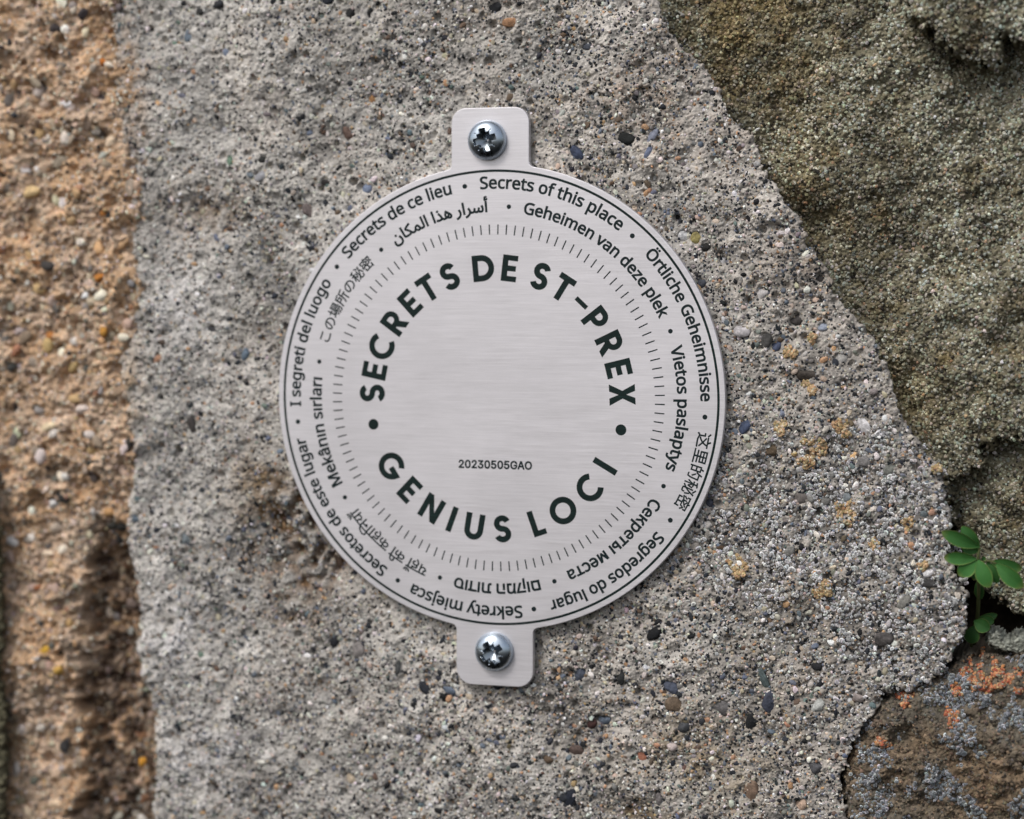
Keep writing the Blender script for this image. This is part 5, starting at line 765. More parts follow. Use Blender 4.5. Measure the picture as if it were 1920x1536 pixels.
     707, 221, 665, 221, 665, 195, 707, 195, 707, 84], [1189, 262, 1189, 144, 1187, 91, 1174, 37, 1143, -11, 1164, -29, 1198, 24, 1213, 85, 1217, 144, 1217, 152, 1271, 152, 1271,
     -27, 1298, -27, 1298, 152, 1339, 152, 1339, 177, 1217, 177, 1217, 242, 1279, 254, 1333, 270, 1315, 293, 1258, 275], [1061, 128, 1061, 138, 1061, 184, 1131, 184, 1131, 128],
     [1156, 290, 1101, 273, 1035, 262, 1035, 138, 1031, 62, 1011, -12, 1032, -29, 1053, 34, 1061, 104, 1157, 104, 1157, 208, 1061, 208, 1061, 242, 1121, 252, 1173, 268], [1523,
     227, 1503, 132, 1476, 67, 1449, 48, 1433, 55, 1419, 76, 1413, 113, 1426, 162, 1464, 204], [1552, 228, 1603, 211, 1635, 174, 1647, 125, 1633, 73, 1600, 38, 1557, 20, 1526, 15,
     1543, -11, 1615, 12, 1660, 58, 1676, 124, 1659, 190, 1612, 236, 1540, 254, 1462, 234, 1406, 182, 1385, 110, 1395, 60, 1418, 27, 1448, 16, 1480, 28, 1507, 65, 1531, 126],
     [1860, 184, 1851, 126, 1834, 74, 1855, 67, 1872, 120, 1881, 179], [1892, 280, 1959, 226, 1976, 246, 1908, 298], [2002, 275, 1969, 178, 1925, 94, 1925, 220, 1900, 220, 1900,
     59, 1868, 25, 1832, -4, 1854, -22, 1900, 20, 1900, 16, 1903, -9, 1914, -22, 1937, -25, 1985, -25, 2006, -19, 2017, 1, 2021, 41, 1998, 51, 1995, 9, 1983, -1, 1940, -1, 1928, 2,
     1925, 15, 1925, 50, 1961, 105, 1992, 167, 2012, 113, 2025, 62, 2049, 69, 2036, 120, 2015, 174, 1992, 168, 2027, 270], [1826, 294, 1783, 279, 1732, 266, 1740, 246, 1777, 253,
     1777, 196, 1728, 196, 1728, 171, 1774, 171, 1750, 110, 1720, 59, 1734, 33, 1757, 71, 1777, 119, 1777, -29, 1802, -29, 1802, 131, 1826, 83, 1842, 104, 1802, 163, 1802, 171,
     1843, 171, 1843, 196, 1802, 196, 1802, 259, 1843, 273], [2126, 196, 2107, 162, 2079, 133, 2100, 120, 2128, 151, 2148, 186], [2187, 222, 2247, 183, 2262, 201, 2200, 238],
     [2320, 181, 2354, 147, 2380, 114, 2400, 129, 2374, 161, 2339, 194], [2306, 226, 2256, 180, 2193, 143, 2193, 201, 2169, 201, 2169, 133, 2169, 132, 2075, 102, 2091, 79, 2176,
     109, 2190, 102, 2216, 100, 2292, 100, 2316, 104, 2328, 120, 2334, 152, 2311, 161, 2307, 129, 2290, 122, 2218, 122, 2204, 122, 2273, 163, 2328, 214], [2119, 69, 2119, -12,
     2335, -12, 2335, -28, 2361, -28, 2361, 72, 2335, 72, 2335, 13, 2252, 13, 2252, 88, 2225, 88, 2225, 13, 2145, 13, 2145, 69], [2218, 297, 2227, 267, 2089, 267, 2089, 197, 2115,
     197, 2115, 243, 2362, 243, 2362, 197, 2389, 197, 2389, 267, 2255, 267, 2244, 301]]),
    'num': (2400,
     [[0, 0, 0, 23, 81, 109, 104, 134, 117, 155, 122, 176, 120, 188, 116, 199, 109, 207, 99, 213, 76, 218, 63, 217, 51, 212, 42, 206, 36, 196, 31, 185, 30, 172, 1, 172, 3, 192, 11,
     210, 22, 225, 38, 236, 56, 243, 77, 245, 97, 243, 115, 236, 130, 225, 141, 211, 148, 195, 151, 177, 146, 151, 129, 123, 96, 85, 42, 29, 42, 27, 155, 27, 155, 0], [293, -3,
     268, 0, 247, 11, 230, 29, 218, 54, 210, 84, 208, 121, 210, 157, 218, 188, 230, 212, 247, 230, 268, 241, 293, 245, 317, 241, 338, 230, 355, 212, 367, 188, 375, 157, 377, 121,
     375, 84, 367, 54, 355, 29, 338, 11, 317, 0], [293, 24, 309, 26, 323, 35, 334, 49, 342, 68, 346, 92, 348, 121, 346, 149, 342, 173, 334, 193, 323, 207, 309, 215, 293, 218, 276,
     215, 262, 207, 251, 193, 243, 173, 238, 149, 237, 121, 238, 92, 243, 68, 251, 49, 262, 35, 276, 26], [430, 0, 430, 23, 511, 109, 534, 134, 548, 155, 552, 176, 551, 188, 546,
     199, 539, 207, 530, 213, 506, 218, 493, 217, 482, 212, 473, 206, 466, 196, 462, 185, 460, 172, 431, 172, 434, 192, 441, 210, 453, 225, 468, 236, 486, 243, 507, 245, 527, 243,
     545, 236, 560, 225, 571, 211, 579, 195, 581, 177, 576, 151, 560, 123, 527, 85, 472, 29, 472, 27, 585, 27, 585, 0], [719, -3, 697, -1, 678, 5, 662, 14, 648, 27, 640, 43, 636,
     63, 667, 63, 670, 51, 675, 41, 683, 34, 694, 28, 719, 24, 746, 29, 756, 35, 765, 44, 770, 55, 771, 69, 770, 81, 765, 93, 757, 103, 746, 111, 730, 116, 711, 118, 690, 118, 690,
     142, 752, 213, 752, 215, 648, 215, 648, 242, 792, 242, 792, 219, 716, 132, 716, 137, 740, 137, 762, 131, 779, 120, 791, 106, 799, 88, 802, 69, 799, 49, 791, 31, 778, 17, 762,
     6, 742, -1], [938, -3, 913, 0, 892, 11, 875, 29, 863, 54, 856, 84, 853, 121, 856, 157, 863, 188, 875, 212, 892, 230, 913, 241, 938, 245, 963, 241, 984, 230, 1000, 212, 1013,
     188, 1020, 157, 1023, 121, 1020, 84, 1013, 54, 1001, 29, 984, 11, 963, 0], [938, 24, 954, 26, 968, 35, 979, 49, 987, 68, 992, 92, 994, 121, 992, 149, 987, 173, 979, 193, 968,
     207, 954, 215, 938, 218, 922, 215, 908, 207, 897, 193, 889, 173, 884, 149, 882, 121, 884, 92, 889, 68, 897, 49, 908, 35, 922, 26], [1151, -3, 1130, -1, 1112, 5, 1097, 15,
     1085, 29, 1077, 44, 1074, 62, 1104, 62, 1106, 51, 1111, 42, 1128, 29, 1151, 24, 1164, 25, 1177, 31, 1187, 39, 1195, 50, 1200, 62, 1201, 77, 1199, 92, 1194, 105, 1186, 116,
     1176, 124, 1163, 130, 1149, 131, 1125, 127, 1106, 117, 1077, 120, 1091, 242, 1219, 242, 1219, 215, 1117, 215, 1109, 143, 1110, 143, 1130, 154, 1154, 158, 1170, 157, 1185, 152,
     1198, 145, 1209, 135, 1218, 124, 1225, 110, 1230, 94, 1231, 78, 1229, 55, 1221, 36, 1208, 20, 1192, 7, 1173, -1], [1368, -3, 1343, 0, 1322, 11, 1306, 29, 1293, 54, 1286, 84,
     1283, 121, 1286, 157, 1293, 188, 1306, 212, 1323, 230, 1343, 241, 1368, 245, 1393, 241, 1414, 230, 1431, 212, 1443, 188, 1451, 157, 1453, 121, 1451, 84, 1443, 54, 1431, 29,
     1414, 11, 1393, 0], [1368, 24, 1385, 26, 1398, 35, 1409, 49, 1417, 68, 1422, 92, 1424, 121, 1422, 149, 1417, 173, 1409, 193, 1398, 207, 1385, 215, 1368, 218, 1352, 215, 1338,
     207, 1327, 193, 1319, 173, 1314, 149, 1313, 121, 1314, 92, 1319, 68, 1327, 49, 1338, 35, 1352, 26], [1581, -3, 1560, -1, 1542, 5, 1527, 15, 1515, 29, 1507, 44, 1504, 62, 1534,
     62, 1536, 51, 1541, 42, 1558, 29, 1581, 24, 1595, 25, 1607, 31, 1617, 39, 1625, 50, 1630, 62, 1631, 77, 1630, 92, 1625, 105, 1617, 116, 1606, 124, 1594, 130, 1579, 131, 1555,
     127, 1537, 117, 1508, 120, 1521, 242, 1650, 242, 1650, 215, 1547, 215, 1539, 143, 1540, 143, 1560, 154, 1585, 158, 1601, 157, 1615, 152, 1628, 145, 1640, 135, 1649, 124, 1656,
     110, 1660, 94, 1661, 78, 1659, 55, 1651, 36, 1639, 20, 1622, 7, 1603, -1], [1819, -3, 1788, 1, 1762, 12, 1740, 30, 1724, 55, 1714, 85, 1710, 121, 1714, 156, 1724, 187, 1740,
     211, 1762, 230, 1788, 241, 1817, 245, 1835, 243, 1853, 239, 1868, 232, 1882, 223, 1894, 211, 1904, 198, 1912, 182, 1916, 166, 1885, 166, 1875, 187, 1860, 203, 1841, 213, 1817,
     216, 1796, 214, 1778, 205, 1762, 192, 1750, 173, 1743, 149, 1740, 121, 1743, 92, 1750, 69, 1763, 50, 1778, 36, 1797, 28, 1819, 25, 1838, 27, 1855, 34, 1869, 44, 1879, 59,
     1886, 76, 1888, 96, 1897, 95, 1825, 95, 1825, 121, 1918, 121, 1918, 95, 1915, 67, 1905, 43, 1890, 24, 1870, 9, 1846, 0], [1946, 0, 2034, 242, 2069, 242, 2158, 0, 2126, 0,
     2074, 144, 2063, 177, 2048, 227, 2054, 227, 2039, 176, 2029, 144, 1978, 0], [1990, 67, 1990, 94, 2114, 94, 2114, 67], [2293, -3, 2263, 1, 2237, 12, 2216, 30, 2199, 55, 2189,
     85, 2185, 121, 2189, 156, 2199, 187, 2216, 211, 2237, 230, 2263, 241, 2293, 245, 2322, 241, 2348, 230, 2370, 211, 2386, 187, 2397, 156, 2400, 121, 2397, 85, 2386, 55, 2370,
     30, 2348, 12, 2322, 1], [2293, 25, 2313, 28, 2332, 36, 2348, 50, 2360, 68, 2368, 92, 2370, 121, 2368, 149, 2360, 173, 2348, 192, 2332, 206, 2313, 214, 2293, 216, 2272, 214,
     2253, 205, 2238, 192, 2225, 173, 2218, 149, 2215, 121, 2218, 92, 2225, 69, 2238, 50, 2253, 36, 2272, 28]]),
}

# ================================================================== THE PLAQUE
STEEL = brushed_mat('brushed_metal', (.71, .690, .716), .55, .34, .6, .06, .13, .18)
INK = brushed_mat('dark_print', (.007, .017, .016), .0, .34, .6, .15, .5, .2, specks=(.03, .08, .068), spec=.18)
INK_FINE = brushed_mat('fine_print', (.008, .017, .019), .0, .4, .6, .1, .3, .1, spec=.2)


def widen(q, k):
    """Outline pushed outward (outlines run counter-clockwise, holes clockwise) by k."""
    e = np.roll(q, -1, 0) - q; e = e / np.maximum(np.linalg.norm(e, axis=1), 1e-9)[:, None]
    nr = np.stack([e[:, 1], -e[:, 0]], 1); m = nr + np.roll(nr, 1, 0)
    m = m / np.maximum(np.linalg.norm(m, axis=1), .3)[:, None]
    c = np.clip((m * nr).sum(1), .6, 1)
    return q + m * (k / c)[:, None]


def area(q):
    return .5 * float(np.sum(q[:, 0] * np.roll(q[:, 1], -1) - q[:, 1] * np.roll(q[:, 0], -1)))


def printed(name, loops, mat, weight=0.0, z0=-.006, z1=.014):
    """Print on the plaque: the area with non-zero winding inside the outlines, a hair thick."""
    loops = [np.asarray(q, float) for q in loops]
    if sum(map(area, loops)) < 0:
        loops = [q[::-1] for q in loops]
    loops = [widen(q, weight) if weight else q for q in loops]
    pts = np.vstack(loops); edges, k = [], 0
    for q in loops:
        n = len(q); edges += [(k + i, k + (i + 1) % n) for i in range(n)]; k += n
    vs, _, fs, _, _, _ = delaunay_2d_cdt([Vector(x) for x in (pts * 10).tolist()], edges, [], 0, 1e-5)
    vs = np.array([x[:] for x in vs]) / 10; fs = np.array(fs)
    c = vs[fs].mean(1); wn = np.zeros(len(c))
    for q in loops:
        A, B = q, np.roll(q, -1, 0)
        up = (A[None, :, 1] <= c[:, 1:]) & (B[None, :, 1] > c[:, 1:]); dn = (A[None, :, 1] > c[:, 1:]) & (B[None, :, 1] <= c[:, 1:])
        side = (B[None, :, 0] - A[None, :, 0]) * (c[:, 1:] - A[None, :, 1]) - (c[:, :1] - A[None, :, 0]) * (B[None, :, 1] - A[None, :, 1])
        wn += (up & (side > 0)).sum(1) - (dn & (side < 0)).sum(1)
    fs = fs[wn != 0]
    s = vs[fs]; cr = (s[:, 1, 0] - s[:, 0, 0]) * (s[:, 2, 1] - s[:, 0, 1]) - (s[:, 1, 1] - s[:, 0, 1]) * (s[:, 2, 0] - s[:, 0, 0])
    fs = fs[np.abs(cr) > 1e-7]; cr = cr[np.abs(cr) > 1e-7]
    fs = np.where((cr > 0)[:, None], fs, fs[:, ::-1])
    V, F, base = [np.c_[vs, np.full(len(vs), z1)]], fs.tolist(), len(vs)
    for q in loops:
        n = len(q); V += [np.c_[q, np.full(n, z0)], np.c_[q, np.full(n, z1)]]
        F += [[base + i, base + (i + 1) % n, base + n + (i + 1) % n, base + n + i] for i in range(n)]; base += 2 * n
    v = np.vstack(V) - np.array(PORG); v = np.stack([v[:, 0], -v[:, 2], v[:, 1]], 1) * .001
    me = bpy.data.meshes.new(name); me.from_pydata(v.tolist(), [], F); me.update()
    me.materials.append(mat)
    return place(bpy.data.objects.new(name, me), PORG, plaque)


def plate_mesh(q, mat):
    """The plate: outline q, back at -1.3, face at 0, with a small rounded edge."""
    rings = [(q, -1.3)] + [(widen(q, -.16 * (1 - math.cos(t))), -.16 + .16 * math.sin(t)) for t in np.linspace(0, math.pi / 2, 5)]
    n = len(q); V = np.vstack([np.c_[r, np.full(n, z)] for r, z in rings])
    F = []
    for k in range(len(rings) - 1):
        F += [[k * n + i, k * n + (i + 1) % n, (k + 1) * n + (i + 1) % n, (k + 1) * n + i] for i in range(n)]
    F += [list(range((len(rings) - 1) * n, len(rings) * n)), list(range(n))[::-1]]
    v = V - np.array(PORG); v = np.stack([v[:, 0], -v[:, 2], v[:, 1]], 1) * .001
    me = bpy.data.meshes.new('plate'); me.from_pydata(v.tolist(), [], F); me.update()
    me.materials.append(mat)
    return place(bpy.data.objects.new('plate', me), PORG, plaque)


def polar(a, r):
    """Clockwise angle from the top (degrees) and radius to plaque coordinates."""
    a = np.radians(a); return np.stack([r * np.sin(a), r * np.cos(a)], -1)


def tab_outline():
    """Disc with a rounded ear at the top and another at the bottom."""
    RD, h = 44.8, 7.75

    def corner(p, a, b, r, n=8):
        p, a, b = map(np.array, (p, a, b)); d0 = (a - p) / np.linalg.norm(a - p); d1 = (b - p) / np.linalg.norm(b - p)
        s0, s1 = p + d0 * r, p + d1 * r
        t = np.linspace(0, 1, n)[:, None]; k = .45
        c0, c1 = p + d0 * r * k, p + d1 * r * k
        return (1 - t) ** 3 * s0 + 3 * t * (1 - t) ** 2 * c0 + 3 * t * t * (1 - t) * c1 + t ** 3 * s1
    pts = []

    def ear(c, top, sgn, r):
        xl, xr = c - h, c + h                     # walked clockwise: left flank up, top, right flank down
        order = (xl, xr) if sgn > 0 else (xr, xl)
        out = []
        for k, x in enumerate(order):
            y = sgn * math.sqrt(RD ** 2 - x * x)
            an = math.degrees(math.atan2(x, y))
            other = polar(np.array([an + (-2 if k == 0 else 2)]), RD)[0]
            foot = corner((x, y), other, (x, top), .9, 5)
            cor = corner((x, top), (x, y), (c, top), r)
            out += [foot, cor] if k == 0 else [cor[::-1], foot[::-1]]
        return out, order
    e1, _ = ear(-1.0, 55.5, 1, 2.9)
    e2, _ = ear(-.15, -55.6, -1, 3.1)
    pts += e1
    a0 = math.degrees(math.atan2(e1[-1][-1][0], e1[-1][-1][1])); a1 = math.degrees(math.atan2(e2[0][0][0], e2[0][0][1])) % 360
    pts.append(polar(np.linspace(a0, a1, 120)[1:-1], RD))
    pts += e2
    a2 = math.degrees(math.atan2(e2[-1][-1][0], e2[-1][-1][1])) % 360; a3 = math.degrees(math.atan2(e1[0][0][0], e1[0][0][1])) % 360
    pts.append(polar(np.linspace(a2, a3, 120)[1:-1], RD))
    return np.vstack(pts)


PORG = (0, 0, -1.3)
plaque = tag(empty('plaque', PORG), 'round brushed metal plaque with two ears, printed with rings of words in many languages', 'plaque')
edge = tab_outline()
plate_mesh(edge if area(edge) > 0 else edge[::-1], STEEL)
t = np.linspace(0, 360, 361)[:-1]
printed('border_ring', [polar(t, 43.74), polar(t, 43.28)[::-1]], INK)
printed('tick_ring', [polar(np.array([a, a, a, a]), np.array([31.4, 33.3, 33.3, 31.4])) + np.array([[-1], [-1], [1], [1]]) * .12 * np.array([math.cos(R(a)), -math.sin(R(a))])
                      for a in np.arange(1.0, 361, 3)], INK_FINE)


def glyph_loops(key):
    n, loops = GLYPHS[key]
    return n, [np.array(q, float).reshape(-1, 2) for q in loops]


def ring_text(key, a0, a1, base, weight, dense=True):
    """A phrase bent along a circle, clockwise from a0 to a1 degrees, tops outward."""
    n, loops = glyph_loops(key)
    k = R(a1 - a0) * base / n                    # millimetres per unit
    res = []
    for p in loops:
        q = []
        for i in range(len(p)):                  # long straight runs get extra points so that they bend too
            c, d = p[i], p[(i + 1) % len(p)]
            m = max(1, int(np.linalg.norm(d - c) * k / .9))
            q += [c + (d - c) * j / m for j in range(m)]
        q = np.array(q) * k
        res.append(polar(a0 + np.degrees(q[:, 0] / base), base + q[:, 1]))
    return printed('lettering', res, INK_FINE, weight)


for key, a0, a1 in [('fr', 312.0, 347.5), ('en', 355.9, 397.2), ('de', 47.0, 89.7), ('zh', 98.0, 119.1), ('pt', 127.8, 164.3),
                    ('pl', 172.5, 204.6), ('es', 213.4, 258.0), ('it', 267.1, 303.4)]:
    ring_text(key, a0, a1, 40.15 if key != 'zh' else 40.25, .10 if key != 'zh' else .045)
for key, a0, a1 in [('ar', 325.7, 357.6), ('nl', 9.2, 64.2), ('lt', 73.7, 110.6), ('ru', 120.6, 156.4), ('he', 165.9, 193.0),
                    ('hi', 202.4, 232.7), ('tr', 241.6, 275.5), ('ja', 287.0, 316.6)]:
    ring_text(key, a0, a1, 35.75, .10 if key not in ('ja', 'hi') else .045)
for a in (351.5, 41.0, 93.9, 122.95, 169.1, 209.05, 262.7, 308.0):
    printed('bullet', [polar(np.array([a]), 41.05)[0] + .47 * polar(np.linspace(0, 345, 24), 1)], INK_FINE)
for a in (4.3, 69.0, 115.7, 161.2, 197.8, 237.2, 280.5, 321.0):
    printed('bullet', [polar(np.array([a]), 36.75)[0] + .44 * polar(np.linspace(0, 345, 24), 1)], INK_FINE)
for a in (257.7, 102.5):
    printed('bullet', [polar(np.array([a]), 25.45)[0] + 1.05 * polar(np.linspace(0, 352, 44), 1)], INK)
n_, l_ = glyph_loops('num')
printed('serial_number', [q * 14.6 / n_ + [-7.3, -13.45] for q in l_], INK_FINE, .085)

# the big words: a geometric capital alphabet, capital height 1
SW = .228


def arc(cx, cy, rx, ry, a0, a1, n=20):
    a = np.radians(np.linspace(a0, a1, n)); return np.stack([cx + rx * np.cos(a), cy + ry * np.sin(a)], 1)


def strip(path, s=SW):
    p = np.array(path, float)
    d = np.diff(p, axis=0); d /= np.linalg.norm(d, axis=1)[:, None]
    nrm = np.stack([-d[:, 1], d[:, 0]], 1)
    m = np.vstack([nrm[:1], (nrm[:-1] + nrm[1:]), nrm[-1:]])
    m /= np.linalg.norm(m, axis=1)[:, None]
    k = np.concatenate([[1], 1 / np.maximum((m[1:-1] * nrm[1:]).sum(1), .5), [1]])
    o = m * k[:, None] * s / 2
    return np.vstack([p + o, (p - o)[::-1]])


def letter(c):
    s = SW
    if c == 'O':
        return 1.03, [arc(.515, .5, .525, .525, 0, 352, 46), arc(.515, .5, .525 - s, .525 - s, 0, 352, 40)]
    if c == 'C':
        r = .525 - s / 2
        return .93, [strip(arc(.525, .5, r, r, 46, 314, 36))]
    if c == 'G':
        r = .525 - s / 2
        return 1.02, [strip(np.vstack([arc(.525, .5, r, r, 46, 338, 42), [(.525 + r, .455), (.56, .455)]]))]
    if c == 'S':
        ry, rx = (1.04 - s) / 4, .33 - s / 2
        q = np.vstack([arc(.33, .5 + ry, rx, ry, 22, 270, 30), arc(.33, .5 - ry, rx * 1.05, ry, 90, -158, 30)[1:]])
        return .67, [strip(q)]
    if c == 'D':
        return .86, [np.vstack([[(0, 0)], arc(.36, .5, .5, .5, -90, 90, 26), [(0, 1)]]),
                     np.vstack([[(s, s)], arc(.36, .5, .5 - s, .5 - s, -90, 90, 20), [(s, 1 - s)]])]
    if c == 'E':
        h = s * .92
        return .60, [np.array([(0, 0), (.6, 0), (.6, h), (s, h), (s, .5 - h / 2), (.55, .5 - h / 2), (.55, .5 + h / 2), (s, .5 + h / 2), (s, 1 - h), (.6, 1 - h), (.6, 1), (0, 1)])]
    if c == 'T':
        return .70, [np.array([(.35 - s / 2, 0), (.35 + s / 2, 0), (.35 + s / 2, 1 - s), (.7, 1 - s), (.7, 1), (0, 1), (0, 1 - s), (.35 - s / 2, 1 - s)])]
    if c in 'PR':
        y, r = (.32, .34)
        bowl = arc(.34, y + r, r, r, -90 if c == 'P' else -58, 90, 22)
        foot = [(0, 0), (s, 0), (s, y)] if c == 'P' else [(0, 0), (s, 0), (s, y), (.27, y), (.46, 0), (.72, 0)]
        h = s * .93
        return (.68 if c == 'P' else .72), [np.vstack([foot, bowl, [(0, 1)]]), np.vstack([[(s, y + h)], arc(.34, y + r, r - h, r - h, -90, 90, 16), [(s, 1 - h)]])]
    if c == 'X':
        w, e = .80, .27
        return w, [np.array([(0, 0), (e, 0), (w / 2, .36), (w - e, 0), (w, 0), (w / 2 + .145, .51), (w - .01, 1), (w - e, 1), (w / 2, .655), (e, 1), (.01, 1), (w / 2 - .145, .51)])]
    if c == 'N':
        w = .80
        return w, [np.array([(0, 0), (s, 0), (s, .60), (w - s, 0), (w, 0), (w, 1), (w - s, 1), (w - s, .40), (s, 1), (0, 1)])]
    if c == 'I':
        return s, [np.array([(0, 0), (s, 0), (s, 1), (0, 1)])]
    if c == 'L':
        h = s * .92
        return .53, [np.array([(0, 0), (.53, 0), (.53, h), (s, h), (s, 1), (0, 1)])]
    if c == 'U':
        w = .76; r = (w - s) / 2
        return w, [strip(np.vstack([[(s / 2, 1)], arc(w / 2, r + s / 2 - .02, r, r, 180, 360, 26), [(w - s / 2, 1)]]))]
    return .56, [np.array([(0, .41), (.56, .41), (.56, .585), (0, .585)])]


def arc_word(text, angles, up, rmid, cap):
    loops = []
    for c, a in zip(text, angles):
        w, ls = letter(c)
        e, q = R(a), None
        out = np.array([math.sin(e), math.cos(e)]) * (1 if up else -1)
        right = np.array([math.cos(e), -math.sin(e)]) * (1 if up else -1)
        ctr = polar(np.array([a]), rmid)[0]
        for k, q in enumerate(ls):               # outer outline one way round, hole the other
            q = q if (area(q) > 0) == (k == 0) else q[::-1]
            q = (q - [w / 2, .5]) * cap
            loops.append(ctr + q[:, :1] * right + q[:, 1:] * out)
    return printed('lettering', loops, INK)


arc_word('SECRETSDEST-PREX', (271.6, 281.6, 292.7, 305.4, 316.7, 327.2, 338.7, 354.6, 6.6, 21.2, 32.3, 42.9, 52.6, 64.5, 76.0, 87.4), True, 25.1, 5.05)
arc_word('GENIUSLOCI', (237.6, 224.0, 210.9, 200.4, 189.7, 176.6, 160.6, 147.4, 132.0, 119.8), False, 25.1, 5.05)


# ================================================================== THE SCREWS
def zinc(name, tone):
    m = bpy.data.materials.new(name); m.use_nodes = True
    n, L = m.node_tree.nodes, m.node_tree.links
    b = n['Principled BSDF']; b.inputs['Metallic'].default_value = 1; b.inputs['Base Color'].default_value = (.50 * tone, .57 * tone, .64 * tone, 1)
    tc = n.new('ShaderNodeTexCoord'); t = n.new('ShaderNodeTexNoise'); t.inputs['Scale'].default_value = 900; t.inputs['Detail'].default_value = 5
    L.new(tc.outputs['Object'], t.inputs['Vector'])
    r = n.new('ShaderNodeMapRange'); r.inputs['To Min'].default_value = .16; r.inputs['To Max'].default_value = .42
    L.new(t.outputs[0], r.inputs['Value']); L.new(r.outputs[0], b.inputs['Roughness'])
    bp = n.new('ShaderNodeBump'); bp.inputs['Strength'].default_value = .12; bp.inputs['Distance'].default_value = .0001
    L.new(t.outputs[0], bp.inputs['Height']); L.new(bp.outputs[0], b.inputs['Normal'])
    return m


ZINC, SHADED_ZINC = zinc('zinc_plate', 1.0), zinc('shaded_zinc', .5)       # darker zinc: the recess's shade, with some dirt, put into its colour


def make_screw(org, turn, label):
    root = tag(empty('screw', org), label, 'screw', 'screws holding the plaque to the wall')
    na = 400
    prof = []
    RH, hh = 3.82, 2.55
    for r in np.linspace(0, 2.5, 90):
        prof.append((r, .35 + (hh - .35) * math.sqrt(1 - (r / RH) ** 2.1)))
    for k in np.linspace(math.asin(2.5 / RH), math.pi / 2, 24)[1:-1]:
        r = RH * math.sin(k)
        prof.append((r, .35 + (hh - .35) * math.sqrt(max(1 - (r / RH) ** 2.1, 0))))
    prof += [(3.82, .35), (3.82, .08), (3.76, 0.0)]
    prof = np.array(prof)
    a = np.linspace(0, 2 * math.pi, na, endpoint=False)
    X = prof[:, :1] * np.cos(a)[None]; Y = prof[:, :1] * np.sin(a)[None]; Z = np.repeat(prof[:, 1:], na, 1)
    c, s_ = math.cos(R(turn)), math.sin(R(turn))
    p, q = X * c + Y * s_, -X * s_ + Y * c
    ap, aq = np.abs(p), np.abs(q)
    rr = np.hypot(p, q)
    arm = ((ap < .62) & (aq < 2.3)) | ((aq < .62) & (ap < 2.3))
    core = (ap < 1.32) & (aq < 1.32)
    g = np.abs(ap - aq) / math.sqrt(2)
    nick = (g < .11) & (rr > 1.2) & (rr < 2.35)
    mask = arm | core
    depth = np.where(mask, 1.2 + 1.5 * np.clip(1 - rr / 2.15, 0, 1), 0)
    depth = np.where(nick & ~mask, .22, depth)
    Z = Z - depth + .05 * np.exp(-((ap - .62) / .1) ** 2) * (aq < 2.2) * (aq > .5) * ~mask   # burr along the slot
    v = np.stack([X.ravel() + org[0], Y.ravel() + org[1], Z.ravel() + org[2]], 1)
    nr = len(prof); idx = np.arange(nr * na).reshape(nr, na); nx = np.roll(idx, -1, 1)
    f = np.stack([idx[:-1], idx[1:], nx[1:], nx[:-1]], -1).reshape(-1, 4)
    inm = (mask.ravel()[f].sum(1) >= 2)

    def sub(name, ff, smooth, mt=ZINC):
        u = np.unique(ff); mp = np.zeros(len(v), np.int32); mp[u] = np.arange(len(u))
        return mesh(name, v[u], mp[ff], mt, org, root, None, smooth)
    sub('screw_head', f[~inm], True)
    sub('drive_recess', f[inm], False, SHADED_ZINC)
    t_ = np.linspace(0, 2 * math.pi, 24, endpoint=False)
    sv = np.vstack([np.stack([1.9 * np.cos(t_) + org[0], 1.9 * np.sin(t_) + org[1], np.full(24, org[2] + w)], 1) for w in (.02, -9.)])
    k = np.arange(24); sf = np.stack([k, k + 24, np.roll(k, -1) + 24, np.roll(k, -1)], 1)
    mesh('shank', sv, sf, ZINC, org, root, None, True)
    return root


make_screw((-1.45, 49.3, .02), 14, 'upper zinc screw with cross recess in the top ear of the round plaque')
make_screw((-.12, -48.85, .02), 33, 'lower zinc screw with cross recess in the bottom ear of the round plaque')

# ================================================================== THE WALL
CONCRETE = stone_mat('concrete', .92, 1500, .45, .30)
SAND = stone_mat('sand_grain', .75, 1800, .25, .25, .35)
PEBBLE = stone_mat('pebble_stone', .75, 1100, .4, .5, .3)
MORTAR = stone_mat('tan_mortar', .95, 1100, .5, .35)
SANDSTONE = stone_mat('olive_sandstone', .95, 1300, .5, .4)
LICHEN = stone_mat('lichen', .9, 1600, .3, .25, .2)
EARTH = stone_mat('dark_earth', 1.0, 500, .5, .5)

GREYS = [(.24, (38, 43, 52)), (.14, (22, 24, 28)), (.14, (128, 124, 118)), (.17, (200, 193, 182)), (.10, (98, 108, 126)), (.07, (104, 82, 62)),
         (.045, (190, 140, 86)), (.07, (226, 222, 216)), (.11, (190, 170, 142)), (.02, (100, 120, 112))]
rng = np.random.default_rng(7)

# ---------------------------------------------------------------- grey concrete slab carrying the plaque
ZS = -1.75                                       # mean level of the slab's face
slab_px = [(150, -330), (176, -120), (196, 0), (212, 90), (208, 180), (226, 290), (243, 360), (250, 500), (243, 600), (222, 680), (230, 800), (240, 900),
           (226, 1010), (240, 1060), (255, 1150), (247, 1210), (262, 1290), (280, 1350), (281, 1450), (272, 1540), (280, 1900),
           (1640, 1900), (1600, 1600), (1582, 1500), (1580, 1445), (1598, 1395), (1628, 1340), (1662, 1306), (1715, 1288), (1765, 1268), (1795, 1225), (1812, 1185),
           (1812, 1120), (1800, 1060), (1782, 1000), (1778, 930), (1770, 885), (1735, 850), (1705, 805), (1680, 760), (1665, 700), (1640, 640), (1598, 592), (1560, 540),
           (1530, 470), (1488, 400), (1455, 352), (1420, 285), (1372, 205), (1318, 130), (1262, 60), (1222, 0), (1150, -150), (1060, -330)]
slab_poly = poly_at(slab_px, ZS)
G = Grid(-93, 100, -112, 108, .18)
